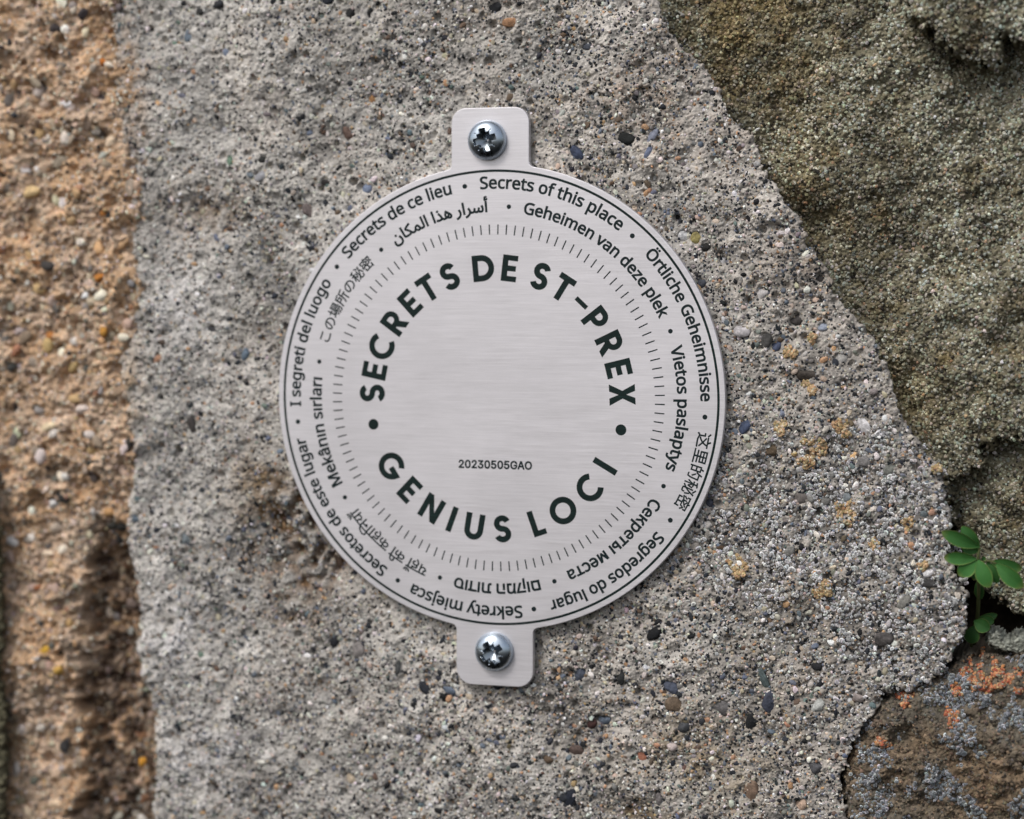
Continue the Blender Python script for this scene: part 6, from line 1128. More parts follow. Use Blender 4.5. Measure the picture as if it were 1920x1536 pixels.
d = sdist(slab_poly, G.U, G.V)
left = np.clip((-G.U - 10) / 50, 0, 1)
low = np.clip((-G.V + 20) / 70, 0, 1)
d = d + .26 * G.noise(.8, 6, 1.2, 1) + .3 * G.noise(2, 16, 1.5, 2)
H = edge_profile(d, ZS, 1.1 + 2.8 * left * (.3 + low), 22.0)
bed = G.noise(5, 60, 1.5, 3); rough = G.noise(.45, 4, .9, 4); mid = G.noise(2, 9, 1.4, 5)
coarse = np.clip(.5 + .5 * G.noise(5, 40, 1.5, 6) + .5 * (G.U + 10) / 60 - .35 * (G.V - 10) / 60, 0, 1)   # where the cement has weathered away
near_plate = np.clip((52 - np.hypot(G.U, G.V)) / 8, 0, 1)
H += .46 * bed * (1 - .8 * near_plate) + .11 * rough * (1 - .5 * near_plate) + .17 * mid * (1 - .6 * near_plate) - .18 * coarse
# hollows left of the plaque and near the edges, as the photograph shows them
for x, y, ru, rv, dep in [(372, 395, 9, 5, 1.6), (552, 985, 7, 10, 3.4), (600, 1060, 6, 5, 2.0), (320, 470, 4, 9, .9), (420, 330, 5, 6, .9), (330, 900, 4, 12, .8), (430, 250, 10, 3, .8), (1180, 1520, 9, 3, 1.3), (545, 1160, 8, 4, 1.0), (1330, 560, 4, 6, .6)]:
    H -= dep * blob(G.U, G.V, x, y, ZS, ru, rv) * np.clip(.8 + .35 * mid + .3 * bed, .1, 1.8)

inside_plate = lambda u, v: (np.hypot(u, v) < 43) | ((np.abs(u) < 7) & (np.abs(v) < 54))


def scatter(n, poly, margin, keepfn=None, g=rng):
    lo, hi = poly.min(0), poly.max(0)
    lo = np.maximum(lo, [-120, -108]); hi = np.minimum(hi, [130, 104])
    p = g.uniform(lo, hi, (n, 2))
    p = p[sdist(poly, p[:, 0], p[:, 1]) > margin]
    return p[keepfn(p[:, 0], p[:, 1])] if keepfn is not None else p


# the stones one can point at: (pixel x, y, half-length, half-width in pixels, turn, colour, note)
named = [(1617, 797, 21, 13, -62, (214, 210, 212), 'white oval pebble'), (1257, 1290, 15, 11, -40, (72, 80, 100), ''), (1262, 1322, 15, 14, 0, (104, 84, 62), ''),
         (1350, 1330, 16, 15, 0, (102, 98, 98), ''), (1443, 1318, 21, 13, 75, (60, 66, 84), 'dark blue speckled pebble'), (1430, 1270, 20, 9, -65, (78, 94, 94), ''),
         (1066, 1495, 20, 12, 70, (34, 40, 54), ''), (1203, 1422, 12, 10, 10, (160, 92, 58), 'rust coloured pebble'), (1407, 1485, 20, 13, 75, (128, 100, 76), ''),
         (1515, 706, 22, 12, -12, (70, 62, 54), ''), (1572, 676, 22, 15, 80, (160, 156, 150), ''), (1492, 599, 12, 10, 0, (70, 64, 62), ''), (1437, 640, 14, 10, 70, (74, 72, 70), ''),
         (1536, 521, 9, 8, 0, (50, 46, 44), ''), (1427, 549, 14, 12, 20, (178, 172, 170), ''), (1541, 613, 9, 7, 0, (140, 150, 170), ''), (1453, 650, 11, 8, 40, (62, 74, 104), ''),
         (1396, 800, 14, 9, 60, (58, 72, 102), ''), (1222, 254, 15, 7, 55, (120, 126, 146), 'blue grey angular chip'), (1216, 285, 13, 6, 65, (98, 110, 140), ''),
         (1081, 287, 15, 9, -50, (56, 68, 96), ''), (1100, 85, 9, 8, 0, (72, 78, 90), ''), (1391, 620, 15, 12, 0, (176, 170, 172), ''), (1352, 486, 13, 10, 10, (192, 190, 192), ''),
         (1305, 446, 10, 10, 0, (150, 136, 62), 'mustard yellow pebble'), (1322, 462, 10, 8, 60, (42, 40, 38), ''), (1281, 443, 9, 11, 60, (188, 188, 190), ''), (1314, 531, 8, 8, 0, (62, 66, 76), ''),
         (928, 14, 13, 9, 20, (42, 44, 48), ''), (408, 8, 11, 8, 20, (44, 46, 52), ''), (372, 22, 9, 6, 0, (46, 46, 46), ''), (655, 25, 10, 9, 10, (34, 34, 36), ''), (688, 354, 9, 8, 0, (110, 126, 156), ''),
         (360, 798, 17, 9, -70, (62, 56, 54), ''), (395, 620, 10, 8, 60, (66, 66, 70), ''), (458, 664, 12, 8, 70, (90, 110, 128), ''), (628, 1056, 25, 6, -68, (74, 54, 38), 'thin dark brown sliver below the plaque'),
         (345, 1012, 14, 9, -70, (110, 122, 128), ''), (696, 185, 10, 6, -70, (150, 102, 40), ''), (608, 342, 9, 6, 0, (50, 46, 44), ''), (575, 395, 14, 11, -60, (112, 98, 94), ''),
         (490, 330, 13, 9, 30, (150, 150, 156), ''), (492, 298, 9, 8, 0, (34, 36, 34), ''), (430, 302, 6, 10, 0, (104, 138, 112), 'pale green grain'), (415, 240, 12, 9, 70, (188, 186, 190), ''),
         (612, 190, 10, 8, 20, (178, 180, 188), ''), (670, 1220, 15, 12, 80, (136, 128, 124), ''), (745, 1252, 14, 5, 80, (70, 72, 72), ''), (1085, 1265, 14, 11, 60, (66, 74, 90), ''), (1165, 1270, 14, 7, 85, (44, 46, 46), ''),
         (1078, 1410, 13, 11, 0, (94, 74, 66), ''), (1107, 1358, 10, 9, 50, (66, 36, 32), ''), (1130, 1352, 11, 9, 0, (84, 98, 116), ''), (1282, 1362, 12, 10, 20, (70, 72, 76), ''),
         (1500, 935, 12, 10, 0, (104, 96, 90), ''), (1545, 940, 10, 8, 50, (110, 108, 104), ''), (1668, 880, 14, 9, 40, (110, 112, 104), ''), (1618, 868, 12, 11, 0, (128, 124, 122), ''), (1744, 1095, 14, 8, 0, (62, 60, 60), ''),
         (1738, 1075, 11, 7, 20, (210, 206, 208), ''), (1532, 1250, 10, 7, 0, (30, 30, 34), ''), (1585, 935, 10, 9, 0, (120, 128, 132), ''), (1695, 1130, 15, 9, 50, (128, 126, 118), ''), (1655, 1200, 17, 12, 10, (86, 80, 78), ''),
         (1325, 985, 9, 8, 0, (172, 166, 160), ''), (1330, 945, 9, 7, 90, (70, 74, 90), ''), (1528, 1440, 13, 11, 20, (74, 74, 78), ''), (1530, 1325, 18, 14, 40, (176, 178, 172), ''), (1605, 1310, 13, 9, -10, (150, 136, 130), '')]
P, RD_, AN, CO, NOTE = [], [], [], [], []
for x, y, a, b, tn, c, note in named:
    q = at(x, y, ZS)
    P.append(q[:2]); RD_.append((a * .1035, b * .1035)); AN.append(R(tn)); c = S(*c); CO.append(c * .7 + .3 * c.mean()); NOTE.append(note)
big = scatter(150, slab_poly, 1.5, lambda u, v: ~inside_plate(u, v))[:100 - len(P)]
for p in big:
    r = rng.uniform(.75, 1.25)
    P.append(p); RD_.append((r * rng.uniform(1.0, 1.5), r * .85)); AN.append(rng.uniform(0, 3.1)); NOTE.append('')
CO += list(palette(rng, len(big), GREYS))
P, RD_, AN, CO = map(np.array, (P, RD_, AN, CO))
G.dent(H, P[:, 0], P[:, 1], RD_.max(1) * 1.22, np.full(len(P), .45), 1.2)
# medium gravel, then sand
med = scatter(11000, slab_poly, .4, lambda u, v: ~inside_plate(u, v) & (rng.uniform(0, 1, len(u)) < .35 + .65 * G.sample(coarse, u, v)))
mr = .30 + .42 * rng.power(.45, len(med))
holes = scatter(7000, slab_poly, .4, lambda u, v: ~inside_plate(u, v))
G.dent(H, med[:, 0], med[:, 1], mr * 1.45, mr * .34, 1.3)
hr = .22 + .70 * rng.power(.22, len(holes))
G.dent(H, holes[:, 0], holes[:, 1], hr, hr * rng.uniform(1.0, 1.6, len(holes)), 1.5)

cem = S(184, 180, 174)[None, None] * (1 + .05 * bed + .07 * mid + .12 * G.noise(10, 60, 1.2, 13) + .07 * G.noise(.4, 2, .5, 12))[:, :, None] * np.ones((1, 1, 3))
pink = np.clip(.5 + .5 * G.noise(8, 70, 1.4, 11) + (G.U - 5) / 75, 0, 1)[:, :, None]
cem = cem * (1 - .30 * pink + .30 * pink * np.array([1.10, 1.0, .93]))
for x, y, ru, rv, k, c in [(372, 395, 10, 6, .45, (128, 112, 96)), (545, 985, 9, 12, .75, (116, 92, 66)), (590, 1060, 9, 7, .65, (100, 78, 56)), (480, 900, 6, 6, .35, (150, 128, 100)), (545, 1170, 8, 4, .5, (110, 92, 70)), (400, 1430, 9, 8, -.35, (140, 140, 150)), (330, 1180, 7, 8, -.3, (150, 150, 155)), (330, 560, 7, 10, -.2, (150, 150, 150)), (760, 60, 16, 7, .3, (150, 142, 132)), (1500, 1180, 12, 14, .25, (150, 130, 102)), (1300, 1420, 20, 9, .35, (160, 142, 114)), (1250, 180, 14, 10, .3, (176, 154, 134)), (1400, 140, 12, 9, .3, (160, 140, 122)),
                           (1180, 1530, 10, 3, .6, (120, 104, 84)), (235, 150, 5, 14, .6, (168, 138, 108)), (230, 740, 5, 12, .5, (182, 160, 136)), (1530, 520, 8, 10, .25, (168, 146, 124))]:
    m_ = np.clip(abs(k) * blob(G.U, G.V, x, y, ZS, ru, rv) * (1 + .6 * mid + .5 * bed), 0, 1)[:, :, None]
    cem = cem * (1 - m_) + (S(*c) if k > 0 else S(214, 212, 214)) * m_
cem *= (1 - .25 * coarse)[:, :, None]
crust_m = np.clip(blob(G.U, G.V, 1700, 1160, ZS, 17, 18) + blob(G.U, G.V, 1560, 1010, ZS, 22, 13) + .6 * blob(G.U, G.V, 1640, 900, ZS, 13, 10) + .45 * blob(G.U, G.V, 1400, 1000, ZS, 13, 12), 0, 1) * np.clip(.75 + .6 * G.noise(2, 14, 1.2, 21), 0, 1.3)
cm_ = np.clip(crust_m, 0, .85)[:, :, None]
cem = cem * (1 - cm_) + S(92, 88, 84) * cm_
slab = tag(empty('stone_slab', (0, 0, -30)), 'big light grey concrete block full of pebbles that carries the plaque', 'stone block')
G.build('block_face', H, d > -1.15, CONCRETE, cem, (0, 0, -30), slab, d, 10.0)
for k in range(len(P)):
    w = G.sample(H, P[k:k + 1, 0], P[k:k + 1, 1])[0]
    rz = RD_[k].min() * .45
    v, f, c = grains(np.array([[*P[k], w + .30 - rz * .42]]), np.array([[*RD_[k], rz]]) * 1.12, AN[k:k + 1], CO[k:k + 1], 3, rng, .06, .16)
    o = mesh('pebble', v, f, PEBBLE, (*P[k], w), slab, c)
    if NOTE[k]:
        o['label'] = NOTE[k]

V_, F_, C_ = [], [], []


def soup(v, f, c):
    F_.append(f + sum(map(len, V_))); V_.append(v); C_.append(c)


def flush(name, mat, org, parent=None, smooth=False):
    o = mesh(name, np.vstack(V_), np.vstack(F_), mat, org, parent, np.vstack(C_), smooth)
    V_.clear(); F_.clear(); C_.clear()
    return o


w = G.sample(H, med[:, 0], med[:, 1]); e = mr * rng.uniform(.75, 1.0, len(mr))
soup(*grains(np.c_[med, w + mr * .02], np.c_[mr * rng.uniform(1, 1.4, len(mr)), e, e * .62], rng.uniform(0, 3.14, len(mr)), palette(rng, len(mr), [(.6 * k, c) if sum(c) < 150 else (k, c) for k, c in GREYS]), 2, rng, .18))
dens = lambda u, v: ~inside_plate(u, v) & (rng.uniform(0, 1, len(u)) < .45 + .55 * G.sample(coarse, u, v))
fine = scatter(150000, slab_poly, .1, dens)
fr = .13 + .20 * rng.power(.5, len(fine)); w = G.sample(H, fine[:, 0], fine[:, 1])
soup(*grains(np.c_[fine, w - fr * .05], np.c_[fr * rng.uniform(.9, 1.5, len(fr)), fr, fr * .7], rng.uniform(0, 3.14, len(fr)), palette(rng, len(fr), GREYS), 1, rng, .28))
tag(flush('sand_grains', SAND, (0, 0, -30), slab), kind='stuff')

# ---------------------------------------------------------------- pale crust of lichen on the slab's lower right
cr = scatter(170000, slab_poly, -.3, lambda u, v: ~inside_plate(u, v) & (rng.uniform(0, 1, len(u)) < .75 * G.sample(crust_m, u, v)))
r_ = .11 + .30 * rng.power(.7, len(cr)); w = G.sample(H, cr[:, 0], cr[:, 1])
soup(*grains(np.c_[cr, w + .05], np.c_[r_ * rng.uniform(.95, 1.6, len(r_)), r_, r_ * .55], rng.uniform(0, 3.14, len(r_)), palette(rng, len(r_), [(4, (232, 233, 234)), (2, (204, 206, 208)), (1, (150, 152, 154))]), 2, rng, .3, .12, S(150, 149, 149)))
tag(flush('lichen_crust', LICHEN, (0, 0, -2), None), 'white and grey crust of tiny ringed lichen on the lower right of the concrete block', 'lichen', kind='stuff')

# ---------------------------------------------------------------- ochre lichen patches
OCHRE = [(3, (192, 156, 98)), (2, (172, 132, 76)), (1, (148, 130, 76)), (1, (200, 182, 146))]
ORANGE = [(3, (188, 108, 36)), (1.6, (168, 70, 20)), (2, (196, 146, 84)), (1.2, (140, 128, 110))]


def lichen_patch(x, y, rpx, label, grid, height, w0, table, n=None, thin=-.35, group='ochre lichen patches on the concrete block', lift=.08):
    c = at(x, y, w0); r = rpx * .1035
    n = n or int(110 + 95 * r * r)
    a = rng.uniform(0, 2 * math.pi, n); q = r * np.sqrt(rng.uniform(0, 1, n))
    ph = rng.uniform(0, 6.28, 3)
    q *= 1 + .32 * np.sin(2 * a + ph[0]) + .28 * np.sin(3 * a + ph[1]) + .2 * np.sin(5 * a + ph[2])
    u, v = c[0] + q * np.cos(a), c[1] + q * np.sin(a)
    m = max(5, int(6 + 3.2 * r * r * (.7 if thin > 0 else 1)))          # separate lobes, irregular in place and size
    ka, kq = rng.uniform(0, 2 * math.pi, m), r * np.sqrt(rng.uniform(0, 1, m)) * rng.uniform(.7, 1.25, m)
    kc = np.stack([c[0] + kq * np.cos(ka), c[1] + kq * np.sin(ka)], 1); kr = rng.uniform(.22, .62, m)
    dd = np.hypot(u[:, None] - kc[None, :, 0], v[:, None] - kc[None, :, 1]) / kr[None]
    keep = dd.min(1) + rng.uniform(-.25, .25, n) < 1
    u, v = u[keep], v[keep]
    w = grid.sample(height, u, v); s = rng.uniform(.15, .34, len(u))
    vv, f, cc = grains(np.c_[u, v, w + lift], np.c_[s * 1.2, s, s * .8], rng.uniform(0, 3.1, len(u)), palette(rng, len(u), table), 2, rng, .3, .12)
    o = mesh('lichen_patch', vv, f, LICHEN, (c[0], c[1], w.mean()), None, cc, True)
    return tag(o, label, 'lichen', group)


for x, y, r, lb in [(1520, 846, 32, 'large ochre lichen patch on the grey block, below and left of the white oval pebble'), (1578, 802, 17, 'ochre lichen patch just left of the white oval pebble'),
                    (1463, 800, 12, 'small ochre lichen spot between the plaque and the largest ochre patch'), (1515, 728, 15, 'yellow lichen patch just under the dark oval stone, upper right of the plaque'),
                    (1481, 660, 12, 'yellow lichen spot above and left of the dark oval stone'), (1520, 632, 9, 'topmost small yellow lichen spot on the grey block'),
                    (1583, 962, 21, 'orange ochre lichen patch left of the green leaves, beside a grey oval pebble'), (1700, 980, 15, 'ochre lichen patch nearest to the topmost leaf of the green plant'),
                    (1545, 1108, 22, 'ochre lichen patch lowest on the grey block, midway between plaque and plant'), (1385, 1062, 22, 'golden lichen patch close to the lower right rim of the plaque'),
                    (1640, 1020, 9, 'faint ochre lichen spot in the white crust left of the plant'), (1730, 1062, 10, 'small ochre lichen spot beside the white chip left of the plant'),
                    (1758, 878, 8, 'bright yellow lichen dot on the right edge of the grey block')]:
    lichen_patch(x, y, r, lb, G, H, ZS, OCHRE)

# ---------------------------------------------------------------- tan mortar strip on the left
GM = Grid(-135, -52, -112, 108, .25)
vv = (GM.V + 0) / 80
ZM = -2.4 + 3.2 * np.clip((GM.V + 12) / 60, -1, .5) * .5
rec_poly = poly_at([(196, 1015), (250, 1030), (262, 1200), (280, 1300), (300, 1380), (300, 1900), (150, 1900), (140, 1540), (172, 1400), (150, 1290), (168, 1190), (160, 1110), (185, 1060)], -6)
rec = sdist(rec_poly, GM.U, GM.V) + .9 * GM.noise(1.5, 10, 1.2, 38)
rec = 1 / (1 + np.exp(-rec / .7))
groove = .55 * rec + .45 * np.exp(-((GM.U - at(228, 1280, -5)[0]) / 7.5) ** 2) * np.clip((-GM.V - 18) / 10, 0, 1)
HM = ZM - 9.0 * groove + .9 * GM.noise(4, 40, 1.5, 31) + .30 * GM.noise(1.2, 6, 1.1, 32) + .10 * GM.noise(.6, 2.5, .8, 33)
in_slab = sdist(slab_poly, GM.U, GM.V) + .5 * GM.noise(1, 8, 1.2, 34)
HM = np.where(in_slab > -1, np.minimum(HM, HM * .6 - .5), HM) - 3.0 * np.clip(in_slab - (1.2 + 1.5 * np.clip(GM.V / 60, 0, 1)), 0, 4)      # dives under the slab's edge
mp_ = scatter(2600, np.array([(-134, -111), (-53, -111), (-53, 107), (-134, 107)]), .5)
mrad = .35 + 1.15 * rng.power(.25, len(mp_))
TANS = [(.28, (202, 174, 142)), (.22, (166, 140, 114)), (.10, (204, 156, 90)), (.03, (182, 116, 66)), (.13, (222, 210, 192)), (.08, (112, 104, 96)), (.10, (60, 56, 54)), (.08, (176, 168, 160))]
GM.dent(HM, mp_[:, 0], mp_[:, 1], mrad * 1.4, mrad * .35, 1.4)
pits = scatter(900, np.array([(-134, -111), (-53, -111), (-53, 107), (-134, 107)]), .5)
GM.dent(HM, pits[:, 0], pits[:, 1], rng.uniform(.5, 1.8, len(pits)), rng.uniform(.4, 1.3, len(pits)), 1.3)
och = np.clip(.45 + .5 * GM.noise(4, 30, 1.3, 37), 0, 1)[:, :, None]
cm = (S(192, 168, 145) * (1 - och) + S(188, 156, 124) * och) * (1 + .15 * GM.noise(1.5, 20, 1.2, 35))[:, :, None]
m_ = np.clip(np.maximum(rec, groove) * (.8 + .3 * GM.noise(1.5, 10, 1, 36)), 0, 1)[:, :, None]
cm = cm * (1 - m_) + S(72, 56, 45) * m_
mort = tag(empty('mortar_strip', (-95, 0, -30)), 'rough tan mortar with orange and cream pebbles filling the joint left of the grey block', 'mortar')
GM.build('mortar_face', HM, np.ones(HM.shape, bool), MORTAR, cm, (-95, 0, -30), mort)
spots = [(75, 540, 15, 11, (204, 176, 130)), (124, 195, 13, 8, (228, 224, 224)), (92, 800, 17, 8, (226, 206, 172)), (155, 768, 14, 9, (212, 196, 186)), (125, 893, 12, 9, (210, 206, 200)), (88, 1037, 16, 6, (226, 206, 182)),
         (85, 1218, 13, 9, (202, 160, 62)), (105, 1508, 14, 11, (222, 196, 166)), (125, 1480, 12, 12, (180, 172, 168)), (208, 1142, 9, 15, (206, 190, 172)), (158, 1030, 13, 13, (204, 186, 162)), (60, 360, 20, 12, (206, 178, 132)),
         (195, 118, 9, 9, (176, 104, 40)), (205, 122, 10, 7, (222, 208, 190)), (195, 400, 8, 8, (180, 120, 60)), (268, 1428, 8, 10, (196, 140, 52)), (140, 640, 9, 8, (214, 206, 198)), (30, 215, 9, 7, (60, 62, 66)), (160, 555, 8, 8, (226, 226, 226)),
         (187, 520, 11, 9, (172, 112, 48)), (95, 630, 9, 9, (176, 116, 60)), (195, 622, 8, 11, (180, 130, 58)), (140, 18, 8, 10, (222, 208, 190)), (155, 455, 12, 9, (212, 202, 190)), (110, 1256, 10, 9, (200, 160, 84)), (165, 1330, 12, 8, (196, 176, 164)),
         (218, 1330, 14, 9, (200, 176, 160)), (100, 945, 9, 9, (214, 210, 206)), (205, 960, 10, 9, (192, 150, 104)), (70, 1100, 9, 7, (166, 106, 70))]
for x, y, a_, b_, c_ in spots:
    q = at(x, y, -3.0); w = GM.sample(HM, q[:1], q[1:2])[0]; q = at(x, y, w); a_, b_ = a_ * .1035, b_ * .1035
    v, f, c = grains(np.array([[q[0], q[1], w + .15]]), np.array([[a_, b_, min(a_, b_) * .7]]) * 1.12, rng.uniform(-.3, .3, 1), S(*c_)[None], 3, rng, .06, .12)
    mesh('pebble', v, f, PEBBLE, (q[0], q[1], w), mort, c)
w = GM.sample(HM, mp_[:, 0], mp_[:, 1])
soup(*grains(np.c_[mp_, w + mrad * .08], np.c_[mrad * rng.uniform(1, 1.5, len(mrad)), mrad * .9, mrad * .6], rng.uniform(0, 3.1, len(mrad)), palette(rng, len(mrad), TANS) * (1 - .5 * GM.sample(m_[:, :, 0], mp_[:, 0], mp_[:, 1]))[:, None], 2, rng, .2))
mf = scatter(30000, np.array([(-134, -111), (-53, -111), (-53, 107), (-134, 107)]), .2)
r_ = .14 + .24 * rng.power(.5, len(mf)); w = GM.sample(HM, mf[:, 0], mf[:, 1])
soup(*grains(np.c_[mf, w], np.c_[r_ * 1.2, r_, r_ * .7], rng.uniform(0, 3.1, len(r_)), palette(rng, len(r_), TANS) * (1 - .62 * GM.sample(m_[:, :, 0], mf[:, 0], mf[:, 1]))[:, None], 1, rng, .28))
tag(flush('sand_grains', SAND, (-95, 0, -30), mort), kind='stuff')

# ---------------------------------------------------------------- dark stone whose edge shows at the far lower left
dk_poly = poly_at([(-420, 560), (-70, 600), (-34, 760), (-18, 900), (-6, 1050), (-1, 1250), (5, 1400), (9, 1560), (16, 1900), (-420, 1900)], 1.5)
GD = Grid(-140, -92, -112, 20, .3)
d = sdist(dk_poly, GD.U, GD.V) + .3 * GD.noise(1, 6, 1, 41)
HD = edge_profile(d, 1.5, 1.6, 16) + .25 * GD.noise(.8, 6, 1, 42) + .8 * GD.noise(8, 40, 1.5, 43)
cd = S(92, 88, 70)[None, None] * (1 + .3 * GD.noise(.7, 5, .8, 44))[:, :, None] * np.ones((1, 1, 3))
dk = tag(empty('olive_stone', (-115, -50, -20)), 'dark olive stone showing only a thin edge at the lower left of the tan mortar', 'stone')
GD.build('stone_face', HD, d > -1.2, SANDSTONE, cd, (-115, -50, -20), dk, d, 9.0)

# ---------------------------------------------------------------- olive sandstone, upper right
OL = [(.14, (74, 67, 50)), (.26, (126, 119, 95)), (.28, (152, 147, 122)), (.16, (142, 146, 132)), (.05, (182, 180, 162)), (.03, (158, 124, 84)), (.10, (42, 38, 30))]
ZO = -9.0
ol_poly = poly_at([(900, -420), (1000, -200), (1180, 30), (1400, 380), (1560, 640), (1700, 900), (1775, 960), (1786, 1040), (1800, 1085), (1838, 1122), (1872, 1142), (1905, 1166), (1935, 1180), (2000, 1176), (2300, 1150), (2300, -420)], ZO)
GO = Grid(8, 136, -50, 110, .2)
d = sdist(ol_poly, GO.U, GO.V) + .35 * GO.noise(.6, 5, 1, 51)
HO = edge_profile(d, ZO, 3.0, 16.0)
sd_slab = -sdist(slab_poly, GO.U, GO.V)                      # how far out from the slab
HO += -2.4 * np.exp(-(np.maximum(sd_slab, 0) / 7.0) ** 1.2) + .055 * np.clip(sd_slab, 0, 60)
HO += 1.1 * GO.noise(14, 90, 1.7, 52) + .40 * GO.noise(4, 16, 1.4, 53) + .20 * GO.noise(.5, 4, .9, 54)


def step(pts, amp, soft):
    global HO
    q = sdist(poly_at(pts, ZO), GO.U, GO.V) + .55 * GO.noise(.8, 6, 1, 55)
    HO += amp / (1 + np.exp(-q / soft))
    return q


step([(1660, -420), (1680, -60), (1720, 40), (1788, 98), (1800, 112), (1822, 116), (1846, 128), (1874, 138), (1886, 118), (1884, 96), (1892, 72), (1904, 86), (1930, 96), (2300, 120), (2300, -420)], 6.0, .12)
step([(1778, 905), (1806, 892), (1832, 880), (1848, 846), (1872, 832), (1910, 826), (2300, 800), (2300, 1300), (1778, 1300)], -5.0, .2)
step([(1788, 200), (1800, 150), (1806, 180), (1816, 330), (1850, 480), (1905, 560), (2300, 600), (2300, 140), (1810, 120)], -1.6, .8)
for x, y, ru, rv, dep in [(1690, 770, 5, 7, 1.5), (1640, 700, 4, 6, 1.2), (1880, 660, 4, 3, 1.8), (1905, 610, 4, 2, 1.5), (1450, 250, 5, 7, 1.2), (1540, 450, 4, 6, 1.0), (1836, 160, 3, 2, 1.2), (1893, 98, .8, 2.2, 2.5), (1796, 122, 1.2, 1.2, 3.0), (1875, 850, 4, 1.3, 2.5), (1905, 840, 4, 1.0, 2.5), (1830, 900, 3, 1.4, 2.0), (1600, 505, 1, 3, 1.0), (1770, 520, 3, .8, 1.0)]:
    HO -= dep * blob(GO.U, GO.V, x, y, ZO, ru, rv)
og = scatter(85000, ol_poly, .0, lambda u, v: (-sdist(slab_poly, u, v) > -1.5))
tone = np.clip(.5 + .45 * GO.noise(6, 60, 1.4, 56) + .35 * (GO.U - 75) / 40 + .0 * GO.V, 0, 1)
warm = np.clip(1.0 * blob(GO.U, GO.V, 1400, 20, ZO, 9, 9) + .7 * blob(GO.U, GO.V, 1690, 760, ZO, 7, 10) + .5 * blob(GO.U, GO.V, 1500, 330, ZO, 6, 14) + .4 * blob(GO.U, GO.V, 1440, 130, ZO, 12, 9) + .35 * GO.noise(3, 20, 1.2, 57) * (1 - tone), 0, 1)
r_ = .19 + .20 * rng.power(.6, len(og)); w = GO.sample(HO, og[:, 0], og[:, 1])
oc = palette(rng, len(og), OL)
tn_, wm = GO.sample(tone, og[:, 0], og[:, 1])[:, None], GO.sample(warm, og[:, 0], og[:, 1])[:, None]
oc = oc * (.85 + .75 * tn_) * (1 - tn_ * .6 + tn_ * .6 * np.array([.92, 1.0, 1.06])) * (1 - wm + wm * np.array([1.05, .88, .62]))
co_ = S(118, 112, 92)[None, None] * (.75 + .5 * tone)[:, :, None] * (1 - warm[:, :, None] + warm[:, :, None] * np.array([1.05, .9, .64])) * (1 - .5 * tone[:, :, None] + .5 * tone[:, :, None] * np.array([.95, 1.0, 1.12]))
olive = tag(empty('sandstone_block', (75, 30, -30)), 'rough olive brown sandstone block filling the upper right behind the grey block', 'stone block')
GO.build('block_face', HO, d > -1.2, SANDSTONE, co_, (75, 30, -30), olive)
soup(*grains(np.c_[og, w], np.c_[r_ * rng.uniform(.9, 1.4, len(r_)), r_, r_ * .75], rng.uniform(0, 3.1, len(r_)), np.clip(oc, .004, .8), 1, rng, .28))
tag(flush('sand_grains', SAND, (75, 30, -30), olive), kind='stuff')

# ---------------------------------------------------------------- brown stone with lichen, lower right
ZB = -2.0
br_poly = poly_at([(1580, 1900), (1582, 1600), (1574, 1500), (1574, 1450), (1590, 1396), (1622, 1340), (1656, 1304), (1710, 1284), (1762, 1264), (1798, 1234), (1850, 1234), (1930, 1234), (2050, 1226), (2330, 1200), (2330, 1900)], ZB)
GB = Grid(58, 136, -112, -42, .2)
d = sdist(br_poly, GB.U, GB.V) + .3 * GB.noise(.6, 5, 1, 61)
HB = edge_profile(d, ZB, 6.0, 16) + .9 * GB.noise(8, 50, 1.6, 62) + .35 * GB.noise(2, 8, 1.3, 63) + .16 * GB.noise(.5, 3, .9, 64) + .05 * np.clip(GB.U - 75, 0, 60)
tan_ = np.clip(blob(GB.U, GB.V, 1850, 1470, ZB, 12, 8) + .6 * blob(GB.U, GB.V, 1640, 1420, ZB, 7, 7) + .2 * GB.noise(3, 20, 1.3, 65), 0, 1)[:, :, None]
cb = S(96, 90, 80) * (1 - tan_) + S(116, 99, 80) * tan_
cb = cb * (1 + .2 * GB.noise(.8, 6, .9, 66))[:, :, None]
brown = tag(empty('brown_stone', (95, -75, -25)), 'rounded brown stone with blue grey and orange lichen in the lower right corner', 'stone')
GB.build('stone_face', HB, d > -1.2, SANDSTONE, cb, (95, -75, -25), brown)
bg_ = scatter(16000, br_poly, .0)
r_ = .15 + .2 * rng.power(.6, len(bg_)); w = GB.sample(HB, bg_[:, 0], bg_[:, 1]); tk = GB.sample(tan_[:, :, 0], bg_[:, 0], bg_[:, 1])[:, None]
bc = palette(rng, len(bg_), [(3, (104, 88, 68)), (2, (128, 106, 80)), (1, (70, 60, 48)), (1, (96, 96, 92)), (1, (50, 44, 38))]) * (1 - tk + tk * np.array([1.08, 1.0, .9]))
soup(*grains(np.c_[bg_, w], np.c_[r_ * 1.25, r_, r_ * .75], rng.uniform(0, 3.1, len(r_)), bc, 1, rng, .28))
tag(flush('sand_grains', SAND, (95, -75, -25), brown), kind='stuff')
gm = np.clip(GB.noise(3, 18, 1.5, 67) * 1.1 + .05 + .5 * blob(GB.U, GB.V, 1880, 1360, ZB, 10, 6) + .4 * blob(GB.U, GB.V, 1690, 1480, ZB, 8, 6) - .8 * tan_[:, :, 0], 0, 1)
gl = scatter(26000, br_poly, .0, lambda u, v: rng.uniform(0, 1, len(u)) < GB.sample(gm, u, v))
r_ = rng.uniform(.16, .38, len(gl)); w = GB.sample(HB, gl[:, 0], gl[:, 1])
